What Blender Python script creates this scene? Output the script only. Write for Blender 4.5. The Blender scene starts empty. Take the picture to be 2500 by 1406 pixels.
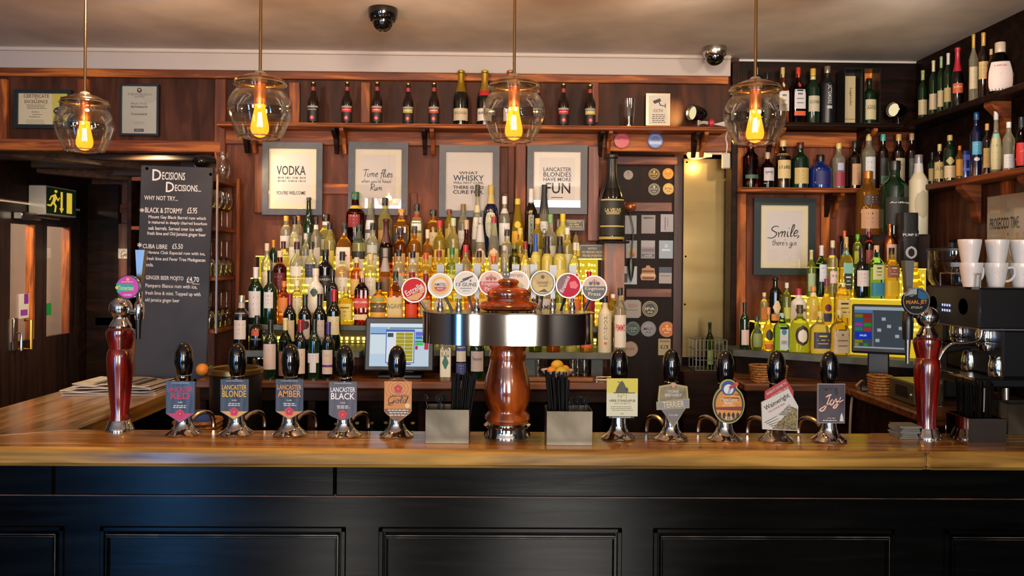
import bpy, math, random
from mathutils import Matrix, Vector
random.seed(7)
S = bpy.context.scene
COL = S.collection
R = math.radians
PI = math.pi
# ------------------------------------------------------------------ camera
F = 1980.0                      # focal length in pixels of the 2500 px wide frame
HZ = 640.0                      # row of the horizon
CAMZ = 1.75
cd = bpy.data.cameras.new('camera'); cam = bpy.data.objects.new('camera', cd); COL.objects.link(cam)
cd.sensor_width = 36.0; cd.sensor_fit = 'HORIZONTAL'; cd.lens = F * 36 / 2500
cd.shift_y = -(703 - HZ) / 2500
CM = Matrix.Rotation(-0.015, 3, 'Z') @ Matrix.Rotation(PI / 2, 3, 'X') @ Matrix.Rotation(0.0085, 3, 'Z')
cam.matrix_world = Matrix.Translation((0, 0, CAMZ)) @ CM.to_4x4()
cd.clip_start = 0.05; cd.clip_end = 60
S.camera = cam
# ------------------------------------------------------------------ world, exposure, daylight from the pub's windows
w = bpy.data.worlds.new('world'); S.world = w; w.use_nodes = True
w.node_tree.nodes['Background'].inputs[0].default_value = (0.6, 0.75, 1.0, 1)
w.node_tree.nodes['Background'].inputs[1].default_value = 0.3
S.view_settings.view_transform = 'Standard'; S.view_settings.look = 'None'
S.view_settings.gamma = 1.0; S.view_settings.use_curve_mapping = False
S.view_settings.exposure = 0.35
try:
    S.cycles.use_denoising = True; S.cycles.max_bounces = 10; S.cycles.transmission_bounces = 9
    S.cycles.diffuse_bounces = 3; S.cycles.glossy_bounces = 4; S.cycles.transparent_max_bounces = 16
    S.cycles.caustics_reflective = False; S.cycles.caustics_refractive = False
    S.cycles.sample_clamp_indirect = 6.0; S.cycles.blur_glossy = 0.5
except Exception: pass
WINDOWS = [(-3.85, -3.45, .15, 2.1, 1), (-2.1, -1.45, .80, 2.72, 0), (.15, 1.35, .80, 2.72, 0)]   # openings in the front wall
WIN_POWER = (78, 75, 165)
WIN_COL = ((.10, .40, .95), (1, .92, .84), (1, .93, .86))
def area(name, loc, sx, sy, power, colr, rot):
    l = bpy.data.lights.new(name, 'AREA'); l.shape = 'RECTANGLE'; l.size = sx; l.size_y = sy
    l.energy = power; l.color = colr
    o = bpy.data.objects.new(name, l); COL.objects.link(o); o.location = loc; o.rotation_euler = rot
    return o
for (a, b, c, d, k), p, wc in zip(WINDOWS, WIN_POWER, WIN_COL):
    area('daylight', ((a + b) / 2, -3.46, (c + d) / 2), b - a, d - c, p, wc, (R(90), 0, 0))
def fill_lights():
    for x, y in ((-2.4, -.6), (-.3, -1.2), (1.7, -.6)): point('room_fill', (x, y, 2.25), 16, (1, .80, .60), .12)  # unseen points behind the camera, added to brighten ceiling and room
    for x in (-1.5, -.35, .8, 1.75): spot('wall_fill_spot', (x, 3.1, 2.84), (x, 4.62, 1.9), 24, (1, .82, .62), 120, .06)  # spots without fixtures, added above the frame to brighten the back wall
def point(name, loc, power, colr, rad=.03):
    l = bpy.data.lights.new(name, 'POINT'); l.energy = power; l.color = colr; l.shadow_soft_size = rad
    o = bpy.data.objects.new(name, l); COL.objects.link(o); o.location = loc
def spot(name, loc, to, power, colr, ang=60, rad=.02):
    l = bpy.data.lights.new(name, 'SPOT'); l.energy = power; l.color = colr; l.shadow_soft_size = rad
    l.spot_size = R(ang); l.spot_blend = .6
    o = bpy.data.objects.new(name, l); COL.objects.link(o); o.location = loc
    o.rotation_euler = (Vector(to) - Vector(loc)).to_track_quat('-Z', 'Y').to_euler()
fill_lights()
# ------------------------------------------------------------------ pixel <-> place helpers
def ray(px, py):
    return CM @ Vector(((px - 1250) / F, -(py - HZ) / F, -1))
def P(px, py, Y):               # point of the pixel's ray on the plane y = Y
    d = ray(px, py); t = Y / d.y
    return Vector((d.x * t, Y, CAMZ + d.z * t))
def X(px, Y, py=640): return P(px, py, Y).x
def Z(py, Y, px=1250): return P(px, py, Y).z
def G(px, py, z):               # point of the pixel's ray on the level z
    d = ray(px, py); t = (z - CAMZ) / d.z
    return Vector((d.x * t, d.y * t, z))
# ------------------------------------------------------------------ materials
def lin(h):
    if isinstance(h, (tuple, list)): return (h[0], h[1], h[2], 1)
    h = h.lstrip('#'); c = [int(h[i:i + 2], 16) / 255 for i in (0, 2, 4)]
    return tuple(x / 12.92 if x <= .04045 else ((x + .055) / 1.055) ** 2.4 for x in c) + (1,)
MC = {}
def mat(h, rough=.5, metal=0., spec=.5, coat=0., name=None, em=0., sss=0.):
    k = ('m', str(h), rough, metal, spec, coat, em)
    if k in MC: return MC[k]
    m = bpy.data.materials.new(name or 'paint'); m.use_nodes = True
    b = m.node_tree.nodes['Principled BSDF']; b.inputs['Base Color'].default_value = lin(h)
    b.inputs['Roughness'].default_value = rough; b.inputs['Metallic'].default_value = metal
    b.inputs['Specular IOR Level'].default_value = spec
    if coat: b.inputs['Coat Weight'].default_value = coat; b.inputs['Coat Roughness'].default_value = .08
    if em: b.inputs['Emission Color'].default_value = lin(h); b.inputs['Emission Strength'].default_value = em
    MC[k] = m; return m
def glow(h, s, name='glow'):
    k = ('e', str(h), s)
    if k in MC: return MC[k]
    m = bpy.data.materials.new(name); m.use_nodes = True; nt = m.node_tree; nt.nodes.clear()
    o = nt.nodes.new('ShaderNodeOutputMaterial'); e = nt.nodes.new('ShaderNodeEmission')
    e.inputs[0].default_value = lin(h); e.inputs[1].default_value = s; nt.links.new(e.outputs[0], o.inputs[0])
    MC[k] = m; return m
def solid_glass(h, rough=0., ior=1.4, tr=1.):
    k = ('g', h, rough, ior, tr)
    if k in MC: return MC[k]
    m = bpy.data.materials.new('bottle_glass'); m.use_nodes = True
    b = m.node_tree.nodes['Principled BSDF']; b.inputs['Base Color'].default_value = lin(h)
    b.inputs['Roughness'].default_value = rough; b.inputs['IOR'].default_value = ior
    b.inputs['Transmission Weight'].default_value = tr
    MC[k] = m; return m
def thin_glass(h='#ffffff', refl=.12, edge=.7, rough=.02, tint=None):
    """a pane or thin shell: see-through, with a mirror-like sheen growing to the edge"""
    k = ('t', h, refl, edge, rough)
    if k in MC: return MC[k]
    m = bpy.data.materials.new('thin_glass'); m.use_nodes = True; nt = m.node_tree; nt.nodes.clear()
    N = nt.nodes.new; L = nt.links.new
    o = N('ShaderNodeOutputMaterial'); mx = N('ShaderNodeMixShader'); t = N('ShaderNodeBsdfTransparent'); g = N('ShaderNodeBsdfGlossy')
    t.inputs[0].default_value = lin(h); g.inputs['Roughness'].default_value = rough
    lw = N('ShaderNodeLayerWeight'); lw.inputs[0].default_value = .35
    mr = N('ShaderNodeMapRange'); mr.inputs['From Min'].default_value = 0; mr.inputs['From Max'].default_value = 1
    mr.inputs['To Min'].default_value = refl; mr.inputs['To Max'].default_value = edge
    L(lw.outputs['Facing'], mr.inputs['Value']); L(mr.outputs[0], mx.inputs[0]); L(t.outputs[0], mx.inputs[1]); L(g.outputs[0], mx.inputs[2]); L(mx.outputs[0], o.inputs[0])
    MC[k] = m; return m
def grain(name, c1, c2, scale=(3, 3, 40), rough=.45, coat=0., c3=None, bump=.15, det=6, metal=0., spec=.5, rvar=.12):
    """streaky noise between two or three colours; scale is per axis (small = along the grain)"""
    k = ('w', name)
    if k in MC: return MC[k]
    m = bpy.data.materials.new(name); m.use_nodes = True; nt = m.node_tree; N = nt.nodes.new; L = nt.links.new
    b = nt.nodes['Principled BSDF']; b.inputs['Metallic'].default_value = metal; b.inputs['Specular IOR Level'].default_value = spec
    tc = N('ShaderNodeTexCoord'); mp = N('ShaderNodeMapping'); mp.inputs['Scale'].default_value = scale
    L(tc.outputs['Object'], mp.inputs[0])
    n = N('ShaderNodeTexNoise'); n.inputs['Scale'].default_value = 1; n.inputs['Detail'].default_value = det; n.inputs['Distortion'].default_value = .6
    L(mp.outputs[0], n.inputs['Vector'])
    cr = N('ShaderNodeValToRGB'); e = cr.color_ramp.elements
    e[0].position = .32; e[0].color = lin(c1); e[1].position = .66; e[1].color = lin(c2)
    if c3: x = e.new(.5); x.color = lin(c3)
    L(n.outputs['Fac'], cr.inputs[0])
    n2 = N('ShaderNodeTexNoise'); n2.inputs['Scale'].default_value = 1.7; n2.inputs['Detail'].default_value = 3
    L(tc.outputs['Object'], n2.inputs['Vector'])
    mr = N('ShaderNodeMapRange'); mr.inputs['From Min'].default_value = .3; mr.inputs['From Max'].default_value = .7
    mr.inputs['To Min'].default_value = .72; mr.inputs['To Max'].default_value = 1.2
    L(n2.outputs['Fac'], mr.inputs['Value'])
    mu = N('ShaderNodeMix'); mu.data_type = 'RGBA'; mu.blend_type = 'MULTIPLY'; mu.inputs['Factor'].default_value = 1
    L(cr.outputs[0], mu.inputs['A']); L(mr.outputs[0], mu.inputs['B']); L(mu.outputs['Result'], b.inputs['Base Color'])
    rr = N('ShaderNodeMapRange'); rr.inputs['To Min'].default_value = max(.02, rough - rvar); rr.inputs['To Max'].default_value = rough + rvar
    L(n.outputs['Fac'], rr.inputs['Value']); L(rr.outputs[0], b.inputs['Roughness'])
    if coat: b.inputs['Coat Weight'].default_value = coat; b.inputs['Coat Roughness'].default_value = .12
    if bump:
        bp = N('ShaderNodeBump'); bp.inputs['Strength'].default_value = bump; bp.inputs['Distance'].default_value = .004
        L(n.outputs['Fac'], bp.inputs['Height']); L(bp.outputs[0], b.inputs['Normal'])
    MC[k] = m; return m
# ------------------------------------------------------------------ text
TC = {}
def text_geo(s):
    """flat outline mesh of a word: verts (x,z), faces, width, (zmin,zmax)"""
    if s in TC: return TC[s]
    cu = bpy.data.curves.new('lettering', 'FONT'); cu.body = s; cu.resolution_u = 2; cu.fill_mode = 'FRONT'; cu.offset = .012
    ob = bpy.data.objects.new('lettering', cu)
    me = ob.to_mesh()
    v = [(p.co.x, p.co.y) for p in me.vertices]; f = [tuple(q.vertices) for q in me.polygons]
    ob.to_mesh_clear(); bpy.data.objects.remove(ob); bpy.data.curves.remove(cu)
    if not v: v = [(0, 0)]
    x0 = min(a for a, b in v); x1 = max(a for a, b in v); z0 = min(b for a, b in v); z1 = max(b for a, b in v)
    TC[s] = ([((a - x0) / max(1e-6, x1 - x0), (b - z0) / max(1e-6, z1 - z0)) for a, b in v], f, x1 - x0, z1 - z0)
    return TC[s]
# a pen alphabet for brush and script lettering: strokes on a 1-high grid, advance last
PEN = {
 'S': (['.62,.9 .4,1 .15,.9 .12,.72 .35,.55 .55,.4 .5,.15 .25,0 -.1,.08'], .68), 'm': (['0,.5 .1,.05', '.1,.3 .25,.5 .32,.4 .3,.05', '.3,.3 .46,.5 .54,.38 .52,.1 .6,.04'], .7),
 'i': (['.02,.5 .05,.15 .12,.03 .2,.08', '.06,.72 .09,.75'], .24), 'l': (['.05,.1 .22,.7 .2,1 .1,.9 .06,.2 .14,.02 .24,.1'], .28),
 'e': (['.02,.22 .28,.32 .26,.48 .14,.5 .04,.3 .08,.06 .2,.02 .34,.14'], .36), ',': (['.06,.08 .08,0 .0,-.18'], .2), '.': (['.04,0 .08,.03'], .18),
 't': (['.14,.9 .08,.2 .16,.02 .28,.1', '-.02,.6 .3,.64'], .32), 'h': (['.05,1 .04,.02', '.05,.3 .2,.5 .3,.4 .28,.1 .38,.03'], .4),
 'r': (['.03,.5 .06,.02', '.06,.3 .16,.48 .28,.46'], .3), "'": (['.08,1 .04,.8'], .14), 's': (['.28,.44 .14,.5 .06,.38 .22,.22 .2,.04 .02,.04'], .32),
 'g': (['.28,.46 .12,.5 .03,.28 .12,.06 .26,.2 .3,.48 .26,-.2 .1,-.4 -.06,-.3 .1,-.12 .36,.08'], .4), 'n': (['.03,.5 .06,.03', '.06,.3 .2,.5 .28,.38 .27,.1 .36,.04'], .38),
 'J': (['.2,.9 .45,1 .62,.95', '.5,.95 .42,.3 .3,-.2 .1,-.3 -.06,-.15 .1,0 .6,.2'], .6), 'o': (['.2,.5 .06,.4 .04,.15 .16,.02 .3,.15 .28,.42 .2,.5 .34,.4 .42,.42'], .42),
 'y': (['.02,.5 .06,.2 .16,.12 .3,.3', '.34,.5 .24,-.1 .1,-.38 -.06,-.3 .04,-.12 .6,.16'], .42), 'G': (['.68,.82 .5,1 .2,.85 .04,.4 .16,.05 .42,.04 .58,.35 .66,.5', '.66,.5 .52,-.1 .28,-.3 .08,-.16 .3,.02 .7,.18'], .74),
 'd': (['.3,.42 .16,.5 .03,.28 .1,.04 .26,.12 .42,.6 .46,1 .34,.5 .3,.1 .44,.06'], .46), 'T': (['.0,.86 .2,.98 .66,.96', '.34,.96 .26,.04'], .56), 'f': (['.34,.92 .24,1 .16,.8 .1,-.28', '-.02,.5 .28,.54'], .3),
 'w': (['.02,.5 .08,.05 .22,.4 .3,.05 .46,.5'], .5), 'u': (['.03,.5 .06,.1 .18,.04 .28,.46', '.28,.5 .28,.1 .38,.04'], .4), 'v': (['.02,.5 .14,.04 .3,.5'], .34),
 'a': (['.28,.42 .16,.5 .03,.28 .1,.04 .26,.16 .3,.48 .28,.1 .38,.04'], .4), 'R': (['.12,.95 .06,0', '.0,.8 .2,1 .48,.9 .44,.6 .12,.48 .36,.2 .6,0'], .58), ' ': ([], .26),
}
def smooth_line(p, n=5):
    if len(p) < 3: return p
    q = [p[0]] + p + [p[-1]]; out = []
    for i in range(1, len(q) - 2):
        a, b, c, d = q[i - 1:i + 3]
        for k in range(n):
            t = k / n
            out.append(tuple(.5 * (2 * b[j] + (c[j] - a[j]) * t + (2 * a[j] - 5 * b[j] + 4 * c[j] - d[j]) * t * t + (3 * b[j] - a[j] - 3 * c[j] + d[j]) * t ** 3) for j in range(len(b))))
    return out + [q[-2]]
# ------------------------------------------------------------------ mesh builder
class MB:
    def __init__(s): s.v = []; s.f = []; s.mi = []; s.sm = []; s.mats = []
    def m(s, mt):
        if mt not in s.mats: s.mats.append(mt)
        return s.mats.index(mt)
    def add(s, vs, fs, mt, smooth=False):
        o = len(s.v); s.v += [tuple(p) for p in vs]; k = s.m(mt)
        for f in fs: s.f.append(tuple(i + o for i in f)); s.mi.append(k); s.sm.append(smooth)
        return s
    def box(s, x0, x1, y0, y1, z0, z1, mt, bev=0.):
        if x0 > x1: x0, x1 = x1, x0
        if y0 > y1: y0, y1 = y1, y0
        if z0 > z1: z0, z1 = z1, z0
        if bev <= 0:
            v = [(x, y, z) for x in (x0, x1) for y in (y0, y1) for z in (z0, z1)]
            return s.add(v, [(0, 1, 3, 2), (4, 6, 7, 5), (0, 4, 5, 1), (2, 3, 7, 6), (0, 2, 6, 4), (1, 5, 7, 3)], mt)
        b = min(bev, (x1 - x0) / 2.01, (y1 - y0) / 2.01, (z1 - z0) / 2.01); v = []; idx = {}
        for i, x in enumerate((x0, x1)):
            for j, y in enumerate((y0, y1)):
                for k, z in enumerate((z0, z1)):
                    dx, dy, dz = (b, -b)[i], (b, -b)[j], (b, -b)[k]
                    for a, p in enumerate(((x, y + dy, z + dz), (x + dx, y, z + dz), (x + dx, y + dy, z))):
                        idx[i, j, k, a] = len(v); v.append(p)
        I = lambda i, j, k, a: idx[i, j, k, a]; f = []
        for i in (0, 1): f.append([I(i, 0, 0, 0), I(i, 1, 0, 0), I(i, 1, 1, 0), I(i, 0, 1, 0)][::(-1 if i == 0 else 1)])
        for j in (0, 1): f.append([I(0, j, 0, 1), I(1, j, 0, 1), I(1, j, 1, 1), I(0, j, 1, 1)][::(1 if j == 0 else -1)])
        for k in (0, 1): f.append([I(0, 0, k, 2), I(1, 0, k, 2), I(1, 1, k, 2), I(0, 1, k, 2)][::(-1 if k == 0 else 1)])
        for j in (0, 1):
            for k in (0, 1): f.append([I(0, j, k, 1), I(1, j, k, 1), I(1, j, k, 2), I(0, j, k, 2)])
        for i in (0, 1):
            for k in (0, 1): f.append([I(i, 0, k, 0), I(i, 1, k, 0), I(i, 1, k, 2), I(i, 0, k, 2)])
        for i in (0, 1):
            for j in (0, 1): f.append([I(i, j, 0, 0), I(i, j, 1, 0), I(i, j, 1, 1), I(i, j, 0, 1)])
        for i in (0, 1):
            for j in (0, 1):
                for k in (0, 1): f.append([I(i, j, k, 0), I(i, j, k, 1), I(i, j, k, 2)])
        c = Vector(((x0 + x1) / 2, (y0 + y1) / 2, (z0 + z1) / 2)); g = []
        for q in f:
            a, bb, cc = [Vector(v[t]) for t in q[:3]]
            n = (bb - a).cross(cc - a); mid = sum((Vector(v[t]) for t in q), Vector()) / len(q)
            g.append(tuple(q) if n.dot(mid - c) > 0 else tuple(q[::-1]))
        return s.add(v, g, mt)
    def lathe(s, prof, mt, seg=24, c=(0, 0, 0), sq=0, sy=1., smooth=True, axis='z', closed=False):
        """prof: (radius, height) rings; sq: corner power of a squared-off section"""
        v = []; f = []; n = len(prof)
        for r, z in prof:
            for k in range(seg):
                a = 2 * PI * (k + .5) / seg; x, y = math.sin(a), -math.cos(a); q = 1.
                if sq: q = 1 / (abs(x) ** sq + abs(y) ** sq) ** (1 / sq)
                p = (r * q * x, r * q * y * sy, z)
                if axis == 'y': p = (p[0], -p[2], p[1])
                if axis == 'x': p = (p[2], p[1], -p[0])
                v.append((p[0] + c[0], p[1] + c[1], p[2] + c[2]))
        for i in range(n - 1):
            for k in range(seg):
                k2 = (k + 1) % seg; f.append((i * seg + k, i * seg + k2, (i + 1) * seg + k2, (i + 1) * seg + k))
        if closed:
            for k in range(seg): k2 = (k + 1) % seg; f.append(((n - 1) * seg + k, (n - 1) * seg + k2, k2, k))
        else:
            if prof[0][0] > 1e-4: f.append(tuple(range(seg))[::-1])
            if prof[-1][0] > 1e-4: f.append(tuple((n - 1) * seg + k for k in range(seg)))
        return s.add(v, f, mt, smooth)
    def shell(s, prof, mt, seg=24, c=(0, 0, 0), sq=0, th=None):
        """open lathe surface with no caps"""
        v = []; f = []
        for r, z in prof:
            for k in range(seg):
                a = 2 * PI * k / seg; v.append((c[0] + r * math.sin(a), c[1] - r * math.cos(a), c[2] + z))
        for i in range(len(prof) - 1):
            for k in range(seg):
                k2 = (k + 1) % seg; f.append((i * seg + k, i * seg + k2, (i + 1) * seg + k2, (i + 1) * seg + k))
        return s.add(v, f, mt, True)
    def tube(s, pts, r, mt, seg=8, smooth=True, taper=None):
        pts = [Vector(p) for p in pts]; v = []; f = []; n = len(pts); up = Vector((0, 0, 1)); pu = None
        for i, p in enumerate(pts):
            t = (pts[min(i + 1, n - 1)] - pts[max(i - 1, 0)]).normalized()
            if pu is None: pu = (Vector((1, 0, 0)) if abs(t.x) < .8 else Vector((0, 1, 0)))
            a = (pu - t * pu.dot(t)).normalized(); pu = a; b = t.cross(a)
            rr = r if taper is None else r * taper[i]
            for k in range(seg):
                q = 2 * PI * k / seg; v.append(p + a * rr * math.cos(q) + b * rr * math.sin(q))
        for i in range(n - 1):
            for k in range(seg):
                k2 = (k + 1) % seg; f.append((i * seg + k, i * seg + k2, (i + 1) * seg + k2, (i + 1) * seg + k))
        f.append(tuple(range(seg))[::-1]); f.append(tuple((n - 1) * seg + k for k in range(seg)))
        return s.add(v, f, mt, smooth)
    def prism(s, poly, y0, y1, mt, side=None):
        """outline in (x,z), front at y0"""
        A = sum(poly[i][0] * poly[(i + 1) % len(poly)][1] - poly[(i + 1) % len(poly)][0] * poly[i][1] for i in range(len(poly)))
        if A < 0: poly = poly[::-1]
        n = len(poly); v = [(x, y0, z) for x, z in poly] + [(x, y1, z) for x, z in poly]
        s.add(v[:n], [tuple(range(n))], mt)
        return s.add(v, [tuple(range(n, 2 * n))[::-1]] + [(i, i + n, (i + 1) % n + n, (i + 1) % n) for i in range(n)], side or mt)
    def poly(s, poly, y, mt):
        A = sum(poly[i][0] * poly[(i + 1) % len(poly)][1] - poly[(i + 1) % len(poly)][0] * poly[i][1] for i in range(len(poly)))
        if A < 0: poly = poly[::-1]
        return s.add([(x, y, z) for x, z in poly], [tuple(range(len(poly)))], mt)
    def ribbon(s, pts, w, y, mt):
        v = []; f = []; n = len(pts)
        for i, p in enumerate(pts):
            a = pts[max(0, i - 1)]; b = pts[min(n - 1, i + 1)]; dx, dz = b[0] - a[0], b[1] - a[1]; l = math.hypot(dx, dz) or 1
            ww = w * (.55 + .45 * math.sin(PI * (i + .5) / n)) / 2
            v += [(p[0] - dz / l * ww, y, p[1] + dx / l * ww), (p[0] + dz / l * ww, y, p[1] - dx / l * ww)]
        for i in range(n - 1): f.append((2 * i, 2 * i + 1, 2 * i + 3, 2 * i + 2))
        return s.add(v, f, mt)
    def text(s, t, x0, x1, z0, z1, y, mt, shear=0., bend=None, fit=False, rot=0.):
        """lettering stretched to the box x0..x1, z0..z1; bend maps (x,z)->(x,y,z) on a curved label"""
        g, f, tw, th = text_geo(t)
        if fit:
            wid = tw / th * (z1 - z0)
            if wid < x1 - x0: c = (x0 + x1) / 2; x0, x1 = c - wid / 2, c + wid / 2
        v = []; cx, cz = (x0 + x1) / 2, (z0 + z1) / 2; cr, sr = math.cos(rot), math.sin(rot)
        for a, b in g:
            x = x0 + a * (x1 - x0) + shear * (b - .5) * (z1 - z0); z = z0 + b * (z1 - z0)
            if rot: x, z = cx + (x - cx) * cr - (z - cz) * sr, cz + (x - cx) * sr + (z - cz) * cr
            v.append(bend(x, z) if bend else (x, y, z))
        return s.add(v, f, mt)
    def script(s, t, x0, x1, z0, h, y, mt, w=.08, slant=.15, rise=0.):
        """brush lettering between x0 and x1 on the base line z0"""
        adv = sum(PEN[c][1] for c in t if c in PEN); k = (x1 - x0) / adv; x = 0
        for c in t:
            st, a = PEN.get(c, ([], .3))
            for q in st:
                p = [tuple(float(n) for n in u.split(',')) for u in q.split()]
                pts = [(x0 + (x + a0) * k + b0 * h * slant, z0 + b0 * h + rise * (x + a0) * k) for a0, b0 in smooth_line(p)]
                s.ribbon(pts, w * h, y, mt)
            x += a
        return s
    def disc(s, cx, cz, r, y, mt, n=28, ry=None):
        return s.poly([(cx + r * math.cos(2 * PI * k / n), cz + (ry or r) * math.sin(2 * PI * k / n)) for k in range(n)], y, mt)
    def ring(s, cx, cz, r0, r1, y, mt, n=28, ry=1.):
        v = []; f = []
        for k in range(n):
            a = 2 * PI * k / n
            v += [(cx + r0 * math.cos(a), y, cz + ry * r0 * math.sin(a)), (cx + r1 * math.cos(a), y, cz + ry * r1 * math.sin(a))]
        for k in range(n): j = (k + 1) % n; f.append((2 * k, 2 * k + 1, 2 * j + 1, 2 * j))
        return s.add(v, f, mt)
    def xform(s, M, start=0):
        for i in range(start, len(s.v)): s.v[i] = tuple(M @ Vector(s.v[i]))
        return s
    def build(s, name, parent=None, loc=None, rz=0., rot=None, angle=38):
        me = bpy.data.meshes.new(name); me.from_pydata(s.v, [], s.f)
        for m_ in s.mats: me.materials.append(m_)
        me.polygons.foreach_set('material_index', s.mi); me.polygons.foreach_set('use_smooth', s.sm)
        me.update()
        if any(s.sm): me.set_sharp_from_angle(angle=R(angle))
        o = bpy.data.objects.new(name, me); COL.objects.link(o)
        if parent: o.parent = parent
        if loc is not None: o.location = loc
        if rz: o.rotation_euler = (0, 0, rz)
        if rot: o.rotation_euler = rot
        return o
def tag(o, label, cat, group=None, kind=None):
    o['label'] = label; o['category'] = cat
    if group: o['group'] = group
    if kind: o['kind'] = kind
    return o
def thing(name, label, cat, loc=(0, 0, 0), rz=0, group=None):
    o = bpy.data.objects.new(name, None); COL.objects.link(o); o.location = loc; o.rotation_euler = (0, 0, rz)
    o.empty_display_size = .05
    return tag(o, label, cat, group)
def struct(mb, name, **k):
    o = mb.build(name, **k); o['kind'] = 'structure'; return o
def kids(o): return [c for c in COL.objects if c.parent == o]
def dup(root, loc, rz=None, label=None):
    r = root.copy(); COL.objects.link(r); r.location = loc
    if rz is not None: r.rotation_euler = (0, 0, rz)
    if label: r['label'] = label
    for ch in kids(root):
        c = ch.copy(); COL.objects.link(c); c.parent = r
        for g in kids(ch):
            d = g.copy(); COL.objects.link(d); d.parent = c
    return r
class Sign:
    """a flat sheet facing the room, laid out in the photograph's pixel measure and scaled to its own distance"""
    def __init__(s, x0, y0, x1, y1, Y):
        s.cx, s.cy = (x0 + x1) / 2, (y0 + y1) / 2; s.o = P(s.cx, s.cy, Y)
        s.k = (P(s.cx + 1, s.cy, Y) - s.o).x; s.b = (x0, y0, x1, y1)
    def x(s, px): return (px - s.cx) * s.k
    def z(s, py): return -(py - s.cy) * s.k
    def r(s, n): return n * s.k
    def pts(s, l): return [(s.x(a), s.z(b)) for a, b in l]
    def rect(s, x0, y0, x1, y1): return s.pts([(x0, y1), (x1, y1), (x1, y0), (x0, y0)])
    def t(s, mb, t, x0, y0, x1, y1, y, mt, **k): mb.text(t, s.x(x0), s.x(x1), s.z(y1), s.z(y0), y, mt, **k)
ORD = 'first second third fourth fifth sixth seventh eighth ninth tenth eleventh twelfth thirteenth fourteenth fifteenth sixteenth seventeenth eighteenth nineteenth twentieth'.split()
ORD += ['twenty-' + x for x in ORD[:9]] + ['thirtieth'] + ['thirty-' + x for x in ORD[:9]]
CHROME = mat('#d8d8d8', .07, 1., name='chrome'); STEEL = mat('#b9b4ac', .22, 1., name='steel'); BRASS = mat('#c79a45', .25, 1., name='brass')
BLACK = mat('#0a0a0b', .35, name='black'); GLOSSB = mat('#070708', .12, coat=.6, name='black_gloss'); WHITE = mat('#d0cdc6', .5, name='white'); PAPER = mat('#c6c1b6', .7, name='paper')
# ------------------------------------------------------------------ woods and finishes
RED = grain('red_stained_wood', '#3d190a', '#864620', (3, 3, 26), .5, 0, '#663114', .1, spec=.3)
REDV = grain('red_stained_upright', '#58280e', '#b06224', (26, 26, 3), .5, 0, '#743a17', .1, spec=.3)
REDH = grain('red_stained_rail', '#58280e', '#b26627', (2.5, 26, 30), .5, 0, '#763c1a', .1, spec=.3)
DARKP = grain('dark_wood_panel', '#2f1a11', '#523022', (14, 14, 2.5), .5, 0, '#3f2418', .08, 4, spec=.12)
MIDP = grain('brown_wood_panel', '#4c2818', '#7c4934', (14, 14, 2.5), .5, 0, '#613625', .08, 4, spec=.15)
NIGHT = grain('near_black_wood', '#100805', '#2a150c', (3, 24, 24), .5, 0, '#1a0d08', .1, spec=.12)
OAK = grain('bar_top_oak', '#61431c', '#bb8c42', (1.6, 26, 26), .24, .25, '#946d32', .10, rvar=.08, spec=.4)
OAKY = grain('bar_top_oak_return', '#573e1e', '#a27c42', (26, 1.6, 26), .24, .3, '#836232', .10, rvar=.08)
BARP = grain('black_painted_wood', '#020202', '#070807', (2, 18, 26), .21, 0, '#040404', .12, spec=.16, rvar=.05)
PLASTER = grain('ceiling_plaster', '#c9c3bd', '#d2ccc6', (5, 5, 5), .8, 0, None, .05, 3)
FLOORW = grain('floor_boards', '#2c2016', '#4a3826', (30, 2, 30), .22, 1., spec=.6, bump=0, rvar=.04)
CREAM = mat('#4e3d30', .8, name='cream_wall')
SLATE = grain('slate', '#3a403a', '#555c53', (8, 8, 8), .5)
def pbox(mb, x0, y0, x1, y1, Y, th, mt, bev=0.):
    """slab whose front face, on the plane y = Y, spans those pixels"""
    mx, my = (x0 + x1) / 2, (y0 + y1) / 2
    mb.box(P(x0, my, Y).x, P(x1, my, Y).x, Y, Y + th, P(mx, y1, Y).z, P(mx, y0, Y).z, mt, bev); return mb
def PX(px, py, X_): d = ray(px, py); t = X_ / d.x; return Vector((X_, d.y * t, CAMZ + d.z * t))
CEIL = 2.93; BACK = 4.62; RW = P(2235, 300, 4.66).x; LW = -3.3; FRONT = -3.5
def sbox(name, *a, bev=0.): return struct(MB().box(*a, bev), name)
sbox('floor', -5.2, 2.6, FRONT - .1, 7.2, -.06, 0, FLOORW)
sbox('ceiling', -5.2, 2.6, FRONT - .1, 4.75, CEIL, CEIL + .06, PLASTER)
# front wall with its window openings (behind the camera)
m = MB(); xs = [-5.1] + [v for W in WINDOWS for v in W[:2]] + [2.5]
for i in range(0, len(xs), 2): m.box(xs[i], xs[i + 1], FRONT - .1, FRONT, 0, CEIL, CREAM)
for a, b, c, d, k in WINDOWS: m.box(a, b, FRONT - .1, FRONT, 0, c, CREAM).box(a, b, FRONT - .1, FRONT, d, CEIL, CREAM)
struct(m, 'wall_front')
for i, (a, b, c, d, k) in enumerate(WINDOWS):
    m = MB(); fr = WHITE
    for x in (a, b - .05): m.box(x, x + .05, FRONT - .08, FRONT + .01, c, d, fr)
    m.box(a, b, FRONT - .08, FRONT + .01, c, c + .05, fr).box(a, b, FRONT - .08, FRONT + .01, d - .05, d, fr)
    m.box(a, b, FRONT - .06, FRONT - .02, c + (d - c) * .66, c + (d - c) * .66 + .04, fr)
    struct(m, 'window_%d' % (i + 1))
sbox('wall_left', -5.15, -5.05, FRONT, 4.66, 0, CEIL, CREAM)
sbox('wall_right', RW, RW + .1, FRONT, 4.76, 0, CEIL, NIGHT)
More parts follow.
